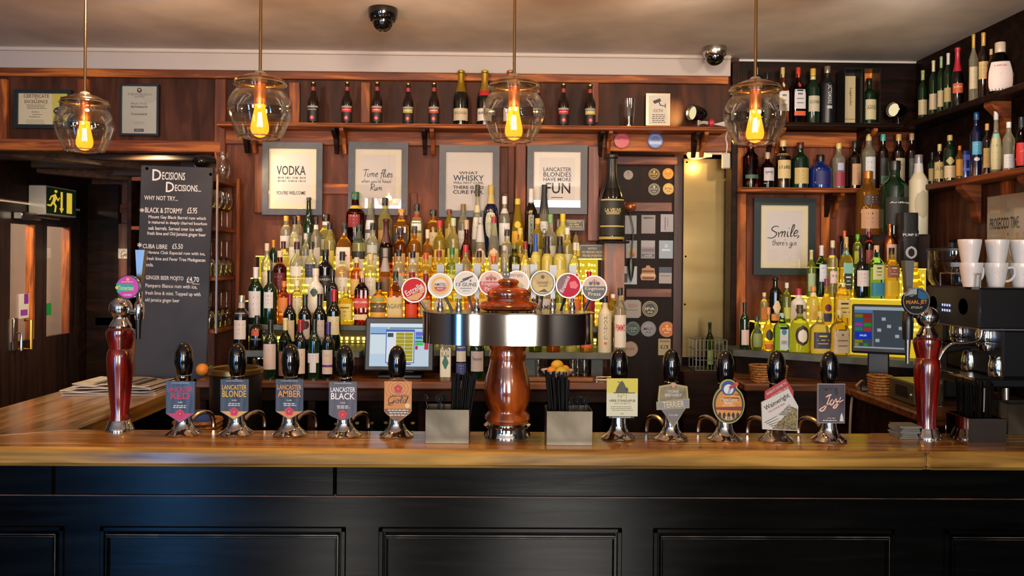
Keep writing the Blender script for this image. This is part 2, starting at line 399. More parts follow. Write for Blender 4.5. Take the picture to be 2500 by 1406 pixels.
# ---- back wall: panelled in wood
m = MB(); x0 = X(525, BACK); x1 = X(1484, BACK)
m.box(x0, x1, BACK, BACK + .1, 0, CEIL, MIDP)
m.box(-5.1, x0, BACK, BACK + .1, Z(372, BACK, 260), CEIL, DARKP)
pbox(m, 525, 198, 1790, 318, BACK - .004, .05, DARKP)                       # upper band is darker
m.box(x1, X(1800, BACK), BACK, BACK + .1, Z(372, BACK, 1640), CEIL, DARKP)   # over the niche
rl = lambda a, b, c, d, mt=REDH, pr=.022: pbox(m, a, b, c, d, BACK - pr, pr + .01, mt, .004)
m.box(-5.1, X(1772, BACK), BACK - .03, BACK, Z(199, BACK, 1000), Z(180, BACK, 1000), REDH, .004)     # long top rail
m.box(-5.1, X(540, BACK), BACK - .025, BACK, Z(370, BACK, 250), Z(342, BACK, 250), REDH, .004)       # rail over the passage
for a, b in ((-8, 15), (187, 214)): rl(a, 192, b, 345, REDV)
rl(523, 192, 550, 470, REDV, .024)
for a, b in ((705, 731), (880, 904), (1440, 1462)): rl(a, 200, b, 300, REDV)
pbox(m, 550, 320, 1484, 356, BACK - .02, .03, REDH, .004)                    # wide rail under the shelf
pbox(m, 1484, 320, 1792, 370, BACK - .03, .04, REDH, .004)
rl(620, 356, 648, 520, REDV); rl(784, 448, 852, 474, REDH, .015); rl(1240, 356, 1256, 520, MIDP, .018); rl(1258, 350, 1284, 600, REDV, .03)
rl(1436, 356, 1462, 588, grain('pink_worn_wood', '#5a3830', '#8a5f55', (26, 26, 3), .55, 0, '#74493f'), .05)
for a in (560, 1000, 1225): rl(a, 470, a + 18, 720, MIDP, .012)
struct(m, 'wall_back')
m = MB(); zt = Z(138, BACK - .03, 900)
m.box(-5.1, X(1776, BACK), BACK - .035, BACK, Z(180, BACK, 1000), CEIL, mat('#aea49d', .7, name='cornice_paint'), .003)
m.box(-5.1, X(1776, BACK), BACK - .06, BACK - .03, CEIL - .02, CEIL, mat('#c9bdb2', .7, name='cornice_edge'), .008)
struct(m, 'trim_1')
# ---- wall right of the niche
m = MB(); YB = 4.66; xl = X(1788, YB)
m.box(xl, RW, YB, YB + .1, 0, CEIL, NIGHT)
pbox(m, 1798, 322, 2130, 360, YB - .02, .03, REDH, .004); pbox(m, 2100, 322, 2232, 372, YB - .018, .03, RED, .004)
pbox(m, 1798, 360, 1822, 860, YB - .03, .04, REDV, .004)
pbox(m, 1822, 360, 2235, 455, YB - .008, .02, MIDP); pbox(m, 1822, 470, 1860, 860, YB - .012, .02, MIDP); pbox(m, 1822, 470, 2235, 860, YB - .005, .02, MIDP)
pbox(m, 2005, 470, 2026, 700, YB - .02, .03, REDV, .003); pbox(m, 2195, 470, 2235, 700, YB - .012, .02, RED)
struct(m, 'wall_back_right')
m = MB(); m.box(xl, RW - .001, YB - .012, YB, CEIL - .012, CEIL - .0005, WHITE, .003); struct(m, 'trim_4')
m = MB(); pbox(m, 1785, 150, 1799, 900, 4.58, .12, NIGHT, .003); struct(m, 'trim_2')
m = MB(); m.box(RW - .02, RW, 3.2, 4.6, 1.2, 2.2, grain('right_wall_panel', '#2a130b', '#54301c', (30, 30, 2.5), .45)); m.box(RW - .035, RW, 3.72, 3.8, 1.2, 2.2, REDV); struct(m, 'trim_3')
# ---- niche between the two: side, back and floor-level dark
m = MB(); YN = 4.82
m.box(X(1484, BACK), X(1800, BACK), YN + .06, YN + .12, 0, CEIL, NIGHT); m.box(X(1484, BACK), X(1484, BACK) + .03, BACK + .1, YN + .1, 0, 2.5, NIGHT)
struct(m, 'wall_niche')
# ---- passage on the left: soffit with beams, side wall with two glazed doors, end wall with a panelled door
SOF = Z(374, BACK, 260)
m = MB(); BEAM = grain('dark_beam', '#3a281a', '#6a4c34', (2, 20, 20), .5)
m.box(-5.1, -1.3, BACK + .1, 7.1, SOF + .12, SOF + .18, grain('soffit_board', '#3a281a', '#70522f', (2, 14, 14), .5))
for y in (4.75, 5.25, 5.75, 6.25): m.box(-5.1, -1.3, y, y + .1, SOF + .04, SOF + .12, BEAM, .006)
a = MB(); a.box(-.05, .05, -1.6, 1.6, -.05, .05, BEAM, .006)
for dx in (-3.3, -2.2): b = MB(); b.v, b.f, b.mi, b.sm, b.mats = list(a.v), list(a.f), list(a.mi), list(a.sm), list(a.mats); b.xform(Matrix.Translation((dx, 5.9, SOF + .06)) @ Matrix.Rotation(R(-38), 4, 'Z')); m.add(b.v, b.f, BEAM)
struct(m, 'ceiling_passage')
ya, yb = PX(-30, 640, LW).y, PX(92, 640, LW).y; yc = PX(228, 640, LW).y
g0 = [PX(p, 640, LW).y for p in (27, 84, 116, 171)]; zt, zb = PX(30, 545, LW).z, PX(30, 836, LW).z
m = MB()
m.box(LW - .08, LW, 4.4, g0[0] - .14, 0, SOF + .2, NIGHT); m.box(LW - .08, LW, g0[3] + .14, 7.1, 0, SOF + .2, NIGHT); m.box(LW - .08, LW, g0[0] - .14, g0[3] + .14, zt + .16, SOF + .2, NIGHT)
struct(m, 'wall_passage_left')
m = MB(); m.box(LW - 1.15, LW - 1.05, 4.2, 7.1, 0, 2.5, mat('#b09a86', .8)).box(LW - 1.1, LW - .08, 7.0, 7.1, 0, 2.5, mat('#a08c7a', .8)).box(LW - 1.1, LW - .08, 4.2, 4.3, 0, 2.5, mat('#a08c7a', .8)).box(LW - 1.1, LW, 4.2, 7.1, 2.5, 2.55, mat('#b8a898', .8))
struct(m, 'wall_lobby')
point('lobby_light', (LW - .55, 5.6, 2.25), 80, (1, .84, .70), .1)
def pane_door(name, y0, y1, ly0, ly1, hy):
    m = MB(); DW = grain('door_dark_wood', '#120b08', '#2b1b14', (20, 20, 2), .35, .2); ED = REDV
    m.box(LW - .05, LW - .005, y0, ly0, .02, zt + .14, DW).box(LW - .05, LW - .005, ly1, y1, .02, zt + .14, DW)
    m.box(LW - .05, LW - .005, ly0, ly1, .02, zb, DW).box(LW - .05, LW - .005, ly0, ly1, zt, zt + .14, DW)
    m.box(LW - .05, LW + .004, ly1 - .02, ly1, zb, zt, ED)
    o = struct(m, name)
    p = MB(); p.box(LW - .03, LW - .024, ly0, ly1 - .02, zb, zt, thin_glass('#ffffff', .06, .5)); q = p.build('glass_pane', o); q['kind'] = 'structure'
    return o
d1 = pane_door('door_1', g0[0] - .13, g0[1] + .12, g0[0], g0[1], 0); d2 = pane_door('door_2', g0[1] + .125, g0[3] + .13, g0[2], g0[3], 0)
hb = MB(); y = g0[0] + .02; hb.box(LW - .005, LW + .012, y + .0, y + .05, 1.12, 1.34, STEEL, .004).tube([(LW + .02, y + .02, 1.24), (LW + .05, y + .02, 1.24), (LW + .05, y + .02, 1.12)], .008, STEEL); hb.build('door_handle', d1)
hb = MB(); y = g0[1] - .12; hb.tube([(LW + .004, y, 1.32), (LW + .05, y, 1.32), (LW + .05, y, 1.12), (LW + .004, y, 1.12)], .011, BRASS); hb.build('pull_handle', d1)
st = MB(); y = g0[1] - .14; st.box(LW - .022, LW - .018, y, y + .11, 1.33, 1.5, WHITE); st.box(LW - .0175, LW - .0165, y + .05, y + .1, 1.43, 1.5, mat('#7a2f9a')).box(LW - .0175, LW - .0165, y + .01, y + .09, 1.35, 1.39, mat('#8b3aa8')); o = st.build('door_notice', d1)
st = MB(); st.box(LW - .022, LW - .018, g0[2] + .01, g0[2] + .09, 1.33, 1.42, mat('#1f9a4a')); st.build('round_sticker', d2)
cl = MB(); cl.box(LW, LW + .06, g0[0] + .02, g0[0] + .25, zt + .03, zt + .08, STEEL, .005).tube([(LW + .05, g0[0] + .2, zt + .06), (LW + .12, g0[1] + .1, zt + .05)], .01, STEEL); cl.build('door_closer', d1)
# end wall of the passage
m = MB(); YE = 6.6
m.box(LW - .1, -1.2, YE, YE + .1, 0, SOF + .2, grain('passage_end_wood', '#33180c', '#6a381c', (20, 20, 2.5), .45)); m.box(LW, LW + .24, YE - .06, YE, 0, SOF, NIGHT); pbox(m, 225, 500, 560, 520, YE - .03, .03, RED); struct(m, 'wall_passage_end')
m = MB(); DR = grain('passage_door_wood', '#3a1a0c', '#6e3c1c', (24, 24, 2.5), .35, .3)
pbox(m, 232, 545, 380, 1010, YE - .05, .05, DR, .005); pbox(m, 232, 775, 380, 795, YE - .06, .02, RED, .003)
o = struct(m, 'door_3')
m = MB(); pbox(m, 236, 674, 258, 762, YE - .056, .006, BRASS, .002); m.build('push_plate', o)
m = MB(); s = Sign(283, 607, 322, 631, YE - .052); m.poly(s.rect(283, 607, 348, 631), 0, mat('#d9cbb0', .6)); m.script('ents', s.x(305), s.x(345), s.z(626), s.r(13), -.001, mat('#4a3320'), .12); m.script('G', s.x(294), s.x(306), s.z(625), s.r(13), -.001, mat('#4a3320'), .1); m.build('name_plate', o, s.o)
# ------------------------------------------------------------------ the bar
BT = 1.10
YF = G(1250, 1099, BT).y; YBK = G(1250, 1054, BT).y
XLo = -2.14; XLi = -1.6; YL = 4.22
XR = 2.25
bar = thing('bar_worktop', 'long polished golden oak bar top with mitred ends, carrying the beer pumps', 'bar top', (0, YF, BT))
m = MB(); lip = [(0, 0), (0, -.012)]
def slab(m, x0, x1, y0, y1, mt): m.box(x0, x1, y0 - YF, y1 - YF, -.065, 0, mt, .016)
ox = G(2255, 1099, BT).x; ix = G(2122, 1057, BT).x
def poly_slab(poly, mt):
    n = len(poly); v = [(x, y - YF, 0) for x, y in poly] + [(x, y - YF, -.065) for x, y in poly]
    return v, [tuple(range(n)), tuple(range(n, 2 * n))[::-1]] + [(i, i + n, (i + 1) % n + n, (i + 1) % n) for i in range(n)]
lx, ly = G(60, 1108, BT).x, YF
m.box(-5, ox, 0, .03, -.065, 0, OAK, .014)                       # rounded nosing
v, f = poly_slab([(-5, YF + .02), (ox, YF + .02), (ix, YBK), (XLi, YBK), (XLi - .62, YF + .02)], OAK); m.add(v, f, OAK); m.build('front_plank', bar)
m = MB(); v, f = poly_slab([(XLi - .6, YF + .022), (XLi, YBK + .002), (XLi, YL), (XLo, YL), (XLo - .02, 3.3), (XLo - .9, YF + .022)], OAKY); v = [(a, b, c + .0006) for a, b, c in v]; m.add(v, f, OAKY); m.build('side_plank', bar)
m = MB(); m.box(ox + .002, XR, 0, .03, -.065, 0, OAK, .014); v, f = poly_slab([(ox + .004, YF + .02), (XR, YF + .02), (XR, YBK + .01), (ix + .002, YBK + .01)], OAK); m.add(v, f, OAK); m.build('end_plank', bar)
# panelled front
Y0 = YF + .07; Y1 = YF + .11
bf = thing('bar_counter', 'near-black painted panelled bar front under the oak top', 'bar front', (0, Y0, 0))
m = MB(); m.box(-5, XR, Y1 - Y0, YBK - .04 - Y0, 0, BT - .066, BARP); m.box(XLo + .02, XLi - .02, YBK - Y0, YL - Y0, 0, BT - .067, BARP); m.build('carcass', bf)
zf = Z(1214, Y0, 1250)
for a, b in ((-5, X(135, Y0)), (X(136, Y0), X(822, Y0)), (X(823, Y0), XR)):
    m = MB(); m.box(a, b - .001, 0, Y1 - Y0 + .01, zf, BT - .066, BARP, .006)
    m.box(a, b - .001, -.0015, 0, zf - .001, zf + .003, grain('worn_edge', '#120b07', '#6b3d1e', (7, 7, 7), .5, det=8)); m.build('frieze_board', bf)
WORN_GLINT = grain('rubbed_edge_glint', '#120e0a', '#82766a', (5, 5, 5), .35, .3, '#3a322a', 0, 6)  # rubbed edge whose pale tone also paints the moulding's highlight line
zt0 = Z(1288, Y1, 1250); fx = [(-2.6, X(163, Y1)), (X(250, Y1), X(850, Y1)), (X(930, Y1), X(1524, Y1)), (X(1600, Y1), X(2190, Y1)), (X(2310, Y1), XR)]
for a, b in fx:
    m = MB(); y = Y1 - Y0
    for q in range(2):                                            # two stepped mouldings round a raised field
        e = .0 + .022 * q; t = (.018, .012)[q]; yy = y - (.006, .014)[q]
        m.box(a + e, b - e, yy, y, zt0 - e - t, zt0 - e, BARP, .004).box(a + e, b - e, yy, y, .2 + e, .2 + e + t, BARP, .004).box(a + e, a + e + t, yy, y, .2 + e, zt0 - e, BARP, .004).box(b - e - t, b - e, yy, y, .2 + e, zt0 - e, BARP, .004)
    m.box(a + .04, b - .04, y - .004, y, .24, zt0 - .04, BARP)
    m.box(a + .026, b - .026, y - .0152, y - .0138, zt0 - .0262, zt0 - .0238, WORN_GLINT); m.box(a + .03, b - .03, y - .0152, y - .0138, zt0 - .0338, zt0 - .0325, WORN_GLINT); m.box(b - .0262, b - .0245, y - .0152, y - .0138, .3, zt0 - .026, WORN_GLINT); m.build('raised_panel', bf)
# ------------------------------------------------------------------ hand pumps
DOTS = [0]
def pump(px, by, clip, label, spout, top=845, clipbox=(0, 0, 0, 0), lean=0):
    g = G(px, by, BT); t = thing('beer_pump', label, 'beer pump', g, 0, 'hand pumps along the bar')
    k = g.y / F; m = MB()
    m.lathe([(.062, 0), (.064, .006), (.056, .012), (.044, .02), (.034, .034), (.030, .05), (.0245, .10), (.0205, .15), (.018, .19)], CHROME, 28); m.build('flared_base', t)
    zt = Z(top, g.y, px) - BT; zc = zt - .128
    m = MB(); m.lathe([(.0185, .18), (.0185, zc + .002)], BLACK, 16); m.build('shaft', t)
    m = MB(); m.lathe([(.0225, zc - .012), (.024, zc - .010), (.025, zc + .016), (.0235, zc + .018)], CHROME, 20); m.build('ferrule', t)
    m = MB(); z0 = zc + .018
    m.lathe([(.022, z0), (.0275, z0 + .008), (.033, z0 + .04), (.0335, z0 + .06), (.031, z0 + .085), (.024, z0 + .105), (.013, z0 + .117), (0, z0 + .121)], GLOSSB, 24); m.build('grip', t)
    if spout:
        m = MB(); q = [(spout * .02, .03, .05), (spout * .034, .05, .066), (spout * .054, .075, .070), (spout * .066, .10, .056), (spout * .07, .112, .03), (spout * .07, .114, .006)]
        m.tube(smooth_line(q), .0085, STEEL, 8); m.build('spout', t)
    s = Sign(*clipbox, g.y - .052); mm = MB(); clip(mm, s)
    o = mm.build('pump_clip', t); o.location = s.o - g
    m = MB(); m.tube([(s.o.x - g.x, -.02, s.o.z - g.z), (s.o.x - g.x, -.038, s.o.z - g.z)], .01, BLACK); m.build('clip_bracket', t)
    return t
def rose(m, s, cx, cy, r, y, c1='#c3182c', c2='#e85a4a'):
    for k in range(5):
        a = 2 * PI * k / 5 + PI / 2; m.disc(s.x(cx) + s.r(r * .5) * math.cos(a), s.z(cy) + s.r(r * .5) * math.sin(a), s.r(r * .52), y - .0002 * k, mat(c1, .35), 14)
    m.disc(s.x(cx), s.z(cy), s.r(r * .5), y - .0014, mat('#9c0f22', .35), 14).disc(s.x(cx), s.z(cy), s.r(r * .24), y - .0018, mat(c2, .35), 10)
def dashes(m, s, x0, x1, y0, rows, dy, h, y, mt, seed=1, jag=.12, words=(2, 4)):
    """lines of lettering too small to read: broken bars"""
    rn = random.Random(seed)
    for i in range(rows):
        a, b = x0 + (x1 - x0) * rn.random() * jag, x1 - (x1 - x0) * rn.random() * jag; x = a
        while x < b - 1:
            wd = min(b - x, rn.uniform(*words) * h); m.poly(s.rect(x, y0 + i * dy, x + wd, y0 + i * dy + h), y, mt); x += wd + h * .8
DENIM = grain('slate_blue_clip', '#28323f', '#4e5b6b', (60, 60, 6), .5, .08, spec=.25)
def banner(word1, word2, c, tip, x0, y0, x1, y1, yk, tipy, rosey, rounded=False, face=None, roset=True):
    def f(m, s):
        fm = face or DENIM; w = x1 - x0; cx = (x0 + x1) / 2
        if rounded: pts = [(x0, y0), (x1, y0), (x1, yk), (x1 - w * .1, yk + 5), (cx + 6, tipy), (cx - 6, tipy), (x0 + w * .1, yk + 5), (x0, yk)]
        else: pts = [(x0, y0), (x1, y0), (x1, yk), (cx, tipy), (x0, yk)]
        m.prism(s.pts(pts), 0, .008, fm, mat('#59636b', .3))
        if tip: m.poly(s.pts([(x0 + 1, yk - 1), (x1 - 1, yk - 1), (cx, tipy - 2)]), -.0006, mat(tip, .4, coat=.3))
        m.poly(s.rect(x0 + w * .2, y0 + 3, x1 - w * .2, y0 + 4.2), -.0006, mat('#aab6c0'))
        s.t(m, word1, x0 + 4, y0 + 13, x1 - 4, y0 + 25, -.0008, mat(c, .5)); s.t(m, word2, x0 + (12 if len(word2) < 4 else 5), y0 + 27, x1 - (12 if len(word2) < 4 else 5), y0 + 43, -.0008, mat(c, .5))
        s.t(m, '4.%s%%' % (8 if word2 == 'RED' else 0 if word2 == 'BLONDE' else 6), cx - 6, y0 + 49, cx + 6, y0 + 53, -.0008, WHITE)
        dashes(m, s, cx - 17, cx + 17, y0 + 58, 2, 4.5, 2.2, -.0008, WHITE, len(word2))
        rose(m, s, cx, rosey, 11, -.001)
    return f
def gold_clip(m, s):
    pts = [(938, 931), (1005, 931), (1005, 1004), (1000, 1010), (975, 1029), (966, 1029), (943, 1010), (938, 1004)]
    m.prism(s.pts(pts), 0, .008, mat('#c47a2c', .4, coat=.3), mat('#8a5a2a'))
    for i, r in enumerate(range(8, 34, 4)): m.ring(s.x(972), s.z(948), s.r(r), s.r(r + 1.2), -.0005, mat('#d99a44' if i % 2 else '#a85f1c', .4), 24, .8)
    m.poly(s.pts([(939, 998), (1004, 998), (1004, 1004), (975, 1028), (966, 1028), (939, 1004)]), -.0007, mat('#6a4526', .4))
    rose(m, s, 972, 949, 11, -.001, '#b3202a')
    s.t(m, 'LANCASTER', 953, 963, 995, 969, -.001, mat('#4a2410'))
    m.script('Gold', s.x(946), s.x(994), s.z(984), s.r(17), -.0012, mat('#2a1408'), .11)
    m.disc(s.x(995), s.z(990), s.r(6), -.001, mat('#cfc48a')); dashes(m, s, 946, 998, 1000, 3, 6, 2.6, -.001, WHITE, 4)
def no_one(m, s):
    m.prism(s.rect(1481, 924, 1557, 1016), 0, .008, mat('#c9c6a6', .4, coat=.2), mat('#8f8d70'))
    m.poly(s.rect(1481, 924, 1557, 959), -.0006, mat('#c3b51c', .4))
    hut = [(1502, 958), (1506, 946), (1512, 935), (1518, 929), (1523, 935), (1528, 946), (1530, 956), (1540, 959), (1505, 960)]
    m.poly(s.pts(hut), -.0012, mat('#3d3a20')); m.poly(s.pts([(1526, 946), (1532, 946), (1534, 956), (1527, 956)]), -.0014, mat('#23210f')); m.poly(s.rect(1507, 932, 1513, 934), -.0012, mat('#3d3a20'))
    m.poly(s.rect(1497, 958, 1550, 960), -.0014, mat('#2c2a16'))
    s.t(m, 'Nº1', 1508, 962, 1530, 972, -.001, mat('#a8982a')); s.t(m, 'HERE STANDAPUB', 1488, 975, 1551, 981, -.001, mat('#2c2a1c')); s.t(m, 'BEER FROM THE', 1500, 983, 1540, 987, -.001, mat('#a8982a'))
    dashes(m, s, 1490, 1548, 992, 3, 4.2, 1.4, -.001, mat('#5c5a44'), 8); s.t(m, 'ALE', 1515, 1008, 1523, 1011, -.001, mat('#5c5a44'))
    m.prism(s.rect(1487, 1017, 1549, 1021), .001, .006, mat('#1a1a18')); dashes(m, s, 1489, 1547, 1018, 1, 3, 1.5, .0004, WHITE, 2)
def terrier(m, s):
    sh = [(1609, 943), (1637, 938), (1640, 934), (1647, 934), (1650, 938), (1678, 943), (1681, 978), (1672, 1000), (1644, 1046), (1616, 1000), (1606, 978)]
    m.prism(s.pts(sh), 0, .009, mat('#a08f56', .4, coat=.3), mat('#7d703f'))
    inn = [(644 + 1000 + (x - 1644) * .9, 985 + (y - 985) * .92) for x, y in sh]; m.poly(s.pts(inn), -.0006, grain('shield_face', '#5e5238', '#8a7d58', (40, 40, 40), .4))
    m.poly(s.pts([(1614, 1000), (1644, 990), (1674, 998), (1644, 1040)]), -.0008, mat('#66605e', .4))
    m.poly(s.pts([(1602, 981), (1642, 976), (1683, 972), (1683, 996), (1642, 998), (1603, 1001)]), -.0012, mat('#9a8c58', .4)); m.poly(s.pts([(1604, 983), (1642, 978), (1681, 975), (1681, 994), (1642, 996), (1605, 998)]), -.0016, mat('#7b7a80', .4))
    m.poly(s.pts([(1637, 936), (1650, 936), (1643, 949)]), -.0012, mat('#c58a72'))
    s.t(m, 'YORK', 1630, 952, 1658, 959, -.0014, PAPER); s.t(m, 'BREWERY', 1623, 961, 1665, 968, -.0014, PAPER); s.t(m, 'TERRIER', 1618, 979, 1670, 994, -.002, mat('#c9bb8a'), rot=.07); s.t(m, '4.2% ABV', 1632, 1011, 1656, 1015, -.0014, PAPER)
def moss(m, s):
    n = 40; ov = lambda c, d, a, b: [(c + a * math.cos(2 * PI * k / n), d + b * math.sin(2 * PI * k / n)) for k in range(n)]
    m.prism(s.pts(ov(1779, 987, 39, 47)), 0, .009, mat('#a3a052', .4, coat=.3), mat('#3a3820'))
    m.prism(s.pts(ov(1778, 947, 22, 21)), -.001, .008, mat('#a3a052', .4), mat('#3a3820'))
    m.poly(s.pts(ov(1779, 987, 36.5, 44)), -.0014, mat('#20241c', .4)); m.poly(s.pts(ov(1779, 987, 32, 39)), -.0018, mat('#c8822a', .4))
    rn = random.Random(3)
    for i in range(9): y = 962 + i * 4.5; m.poly(s.pts([(1750 + rn.random() * 10, y), (1808 - rn.random() * 8, y + rn.uniform(-4, 4)), (1806, y + 3)]), -.002, mat(('#a3601c', '#d99a3c', '#7d4a1c')[i % 3]))
    m.poly(s.pts([(1748, 994), (1810, 992), (1811, 1002), (1748, 1000)]), -.0022, mat('#7a2418')); m.poly(s.pts([(1748, 1000), (1811, 1002), (1806, 1012), (1752, 1012)]), -.0024, mat('#cc8a3c'))
    for k in range(5):
        cx = 1757 + k * 11; m.poly(s.pts([(cx - 3.5, 1024 - abs(k - 2) * 3), (cx - 3.5, 1010), (cx, 1005), (cx + 3.5, 1010), (cx + 3.5, 1024 - abs(k - 2) * 3)]), -.0026, mat('#1c120a'))
    m.disc(s.x(1778), s.z(947), s.r(18), -.0024, mat('#1c3a7a', .4)).disc(s.x(1778), s.z(950), s.r(12), -.003, mat('#cfd6d2')); m.poly(s.pts([(1774, 962), (1783, 938), (1787, 942), (1780, 962)]), -.0034, mat('#7f98a8')); m.poly(s.pts([(1778, 944), (1794, 936), (1796, 942), (1782, 951)]), -.0036, mat('#b32430'))
    for k in range(5): a = 2 * PI * k / 5; m.disc(s.x(1797 + 3 * math.cos(a)), s.z(937 + 3 * math.sin(a)), s.r(2.6), -.003 - .0001 * k, mat('#d0402a'), 8)
    s.t(m, 'Moss Lane', 1759, 971, 1799, 979, -.003, WHITE); s.t(m, 'Bitter', 1768, 980, 1790, 987, -.003, WHITE); dashes(m, s, 1760, 1798, 989, 1, 3, 1.6, -.003, WHITE, 6); dashes(m, s, 1769, 1790, 1017, 2, 4, 1.8, -.003, WHITE, 7)
def wainwright(m, s):
    m.prism(s.pts([(1868, 957), (1919, 925), (1938, 955), (1938, 975), (1868, 975)]), .004, .008, mat('#a8323c', .4, coat=.2)); s.t(m, 'WHEN IT COMES TO', 1868, 946, 1924, 952, .0034, PAPER, rot=.55); s.t(m, 'GOLDEN ALE', 1880, 955, 1928, 960, .0034, PAPER, rot=.55)
    fr = [(1858, 982), (1924, 948), (1948, 991), (1946, 1051), (1861, 1047)]; m.prism(s.pts(fr), -.004, .004, mat('#c9c4bc', .4, coat=.2), mat('#8a8578'))
    m.poly(s.pts([(1884, 1046), (1912, 1018), (1928, 990), (1946, 998), (1945, 1050)]), -.0046, grain('hill_drawing', '#2e2616', '#9c8a58', (160, 160, 160), .5))
    m.poly(s.pts([(1898, 1012), (1914, 998), (1926, 985), (1934, 1000), (1918, 1014)]), -.0048, grain('peak_drawing', '#3a3630', '#b0aa9c', (200, 200, 200), .5))
    s.t(m, 'Wainwright', 1862, 974, 1930, 989, -.005, mat('#1c1814'), rot=.53); s.t(m, 'THE GOLDEN BEER', 1872, 993, 1918, 997, -.005, mat('#b0323c'), rot=.5)
    for i in range(4): m.poly(s.pts([(1866 + i * 5, 1030 + i * 3), (1896 + i * 4, 1014 + i * 6), (1897 + i * 4, 1015 + i * 6), (1867 + i * 5, 1032 + i * 3)]), -.005, mat('#6a6458'))
def joy(m, s):
    m.prism(s.rect(1996, 937, 2063, 1033), 0, .008, mat('#8a8288', .4, coat=.2)); m.poly(s.rect(1998, 939, 2062, 1031), -.0006, grain('plum_clip_face', '#3a353c', '#524b52', (8, 8, 8), .4))
    s.t(m, 'TEMPEST', 2005, 946, 2036, 954, -.001, mat('#26222a')); m.script('Joy', s.x(2004), s.x(2052), s.z(996), s.r(27), -.0014, mat('#e9b9a4'), .13, .2, .3)
    m.poly(s.pts([(2050, 1028), (2052, 1014), (2055, 1007), (2058, 1016), (2060, 1028)]), -.001, WHITE); s.t(m, '3.7% ABV', 2020, 1019, 2040, 1022, -.001, WHITE); dashes(m, s, 2008, 2046, 1025, 1, 3, 2, -.001, WHITE, 3)
    m.poly(s.pts([(2036, 950), (2044, 944), (2046, 962), (2040, 965)]), -.001, mat('#26222a'))
pump(448, 1060, banner('LANCASTER', 'RED', '#c4203f', '#b01b3e', 405, 931, 475, 1031, 1010, 1033, 1010), 'hand pump with slate-blue clip lettered red, nearest the red column by the chalkboard', 1, 842, (405, 931, 475, 1033))
pump(578, 1060, banner('LANCASTER', 'BLONDE', '#d9a52c', '#cf9a3e', 538, 926, 606, 1025, 1005, 1026, 1005), 'hand pump with slate-blue clip reading Blonde in yellow letters', 1, 844, (538, 926, 606, 1026))
pump(708, 1061, banner('LANCASTER', 'AMBER', '#d98c24', '#cc7f2a', 673, 926, 740, 1024, 1005, 1025, 1004), 'hand pump with slate-blue clip reading Amber in orange letters', 1, 846, (673, 926, 740, 1025))
pump(841, 1063, banner('LANCASTER', 'BLACK', '#e9e4e0', None, 803, 932, 871, 1028, 1012, 1026, 1012, True, grain('grey_plum_clip', '#2d2c34', '#504c57', (60, 60, 6), .4, .3)), 'hand pump with dark grey clip reading Black in white letters', 1, 848, (803, 932, 871, 1028))
pump(968, 1064, gold_clip, 'hand pump with orange tree-ring clip reading Gold in script', 0, 850, (938, 931, 1005, 1029))
pump(1510, 1070, no_one, 'hand pump with square yellow and cream clip showing a dark hut', 0, 858, (1481, 924, 1557, 1021))
pump(1638, 1072, terrier, 'hand pump with shield-shaped golden clip and Terrier banner', -1, 858, (1602, 934, 1683, 1046))
pump(1769, 1073, moss, 'hand pump with oval clip picturing an orange moor and viaduct', -1, 862, (1740, 926, 1818, 1034))
pump(1894, 1075, wainwright, 'hand pump with tilted white clip over a red card', -1, 862, (1858, 925, 1948, 1051))
pump(2023, 1076, joy, 'hand pump with dark plum rectangular clip reading Joy in script', -1, 864, (1996, 937, 2063, 1033))
# ------------------------------------------------------------------ red marbled side columns with one tap each
MARB = grain('red_marbled_resin', '#2a0503', '#8a1608', (34, 34, 5), .18, .9, '#5c0c05', 0, 5, spec=.7, rvar=.04)
def disc_badge(m, cx, cz, r, y, face, rim=CHROME):
    """round tap badge: rim, flat face"""
    m.lathe([(r, .012), (r * 1.0, .002), (r * .97, 0), (r * .9, 0)], rim, 32, (cx, y + .0, cz), axis='y'); m.disc(cx, cz, r * .92, y - .0145, face, 32)
def turn_y(m, cx, cz, r, y, th, mt, face):
    n = 36; o = [(cx + r * math.cos(2 * PI * k / n), cz + r * math.sin(2 * PI * k / n)) for k in range(n)]
    m.prism(o, y, y + th, mt); m.disc(cx, cz, r * .925, y - .0006, face, 36)
def column(px, by, label, lens, tap):
    g = G(px, by, BT); t = thing('beer_tower', label, 'beer tower', g); zz = lambda py: Z(py, g.y, px) - BT; rr = lambda n: n * g.y / F
    s0 = 0 if px < 1000 else 22
    m = MB(); m.lathe([(rr(34), 0), (rr(34), rr(5)), (rr(31), rr(9)), (rr(27), rr(20)), (rr(24), rr(26))], CHROME, 28); m.build('chrome_foot', t)
    pts = [(1029, 23), (1015, 22), (1008, 20), (960, 25), (900, 30), (870, 31), (858, 29), (851, 25), (846, 26), (830, 30), (815, 33), (806, 32), (800, 26)]
    m = MB(); m.lathe([(rr(r), zz(y + s0)) for y, r in pts], MARB, 32); m.build('marbled_column', t)
    m = MB(); q = [(800, 25), (795, 26), (788, 22), (780, 17), (774, 15), (770, 16)]; m.lathe([(rr(r), zz(y + s0)) for y, r in q], CHROME, 28)
    c = 752 + s0; R_ = rr(27)
    m.lathe([(R_ * math.sin(PI * i / 12), zz(c) - R_ * math.cos(PI * i / 12)) for i in range(1, 13)], CHROME, 28); m.build('chrome_ball', t)
    lens(t, g, s0); tap(t, g, s0)
    return t
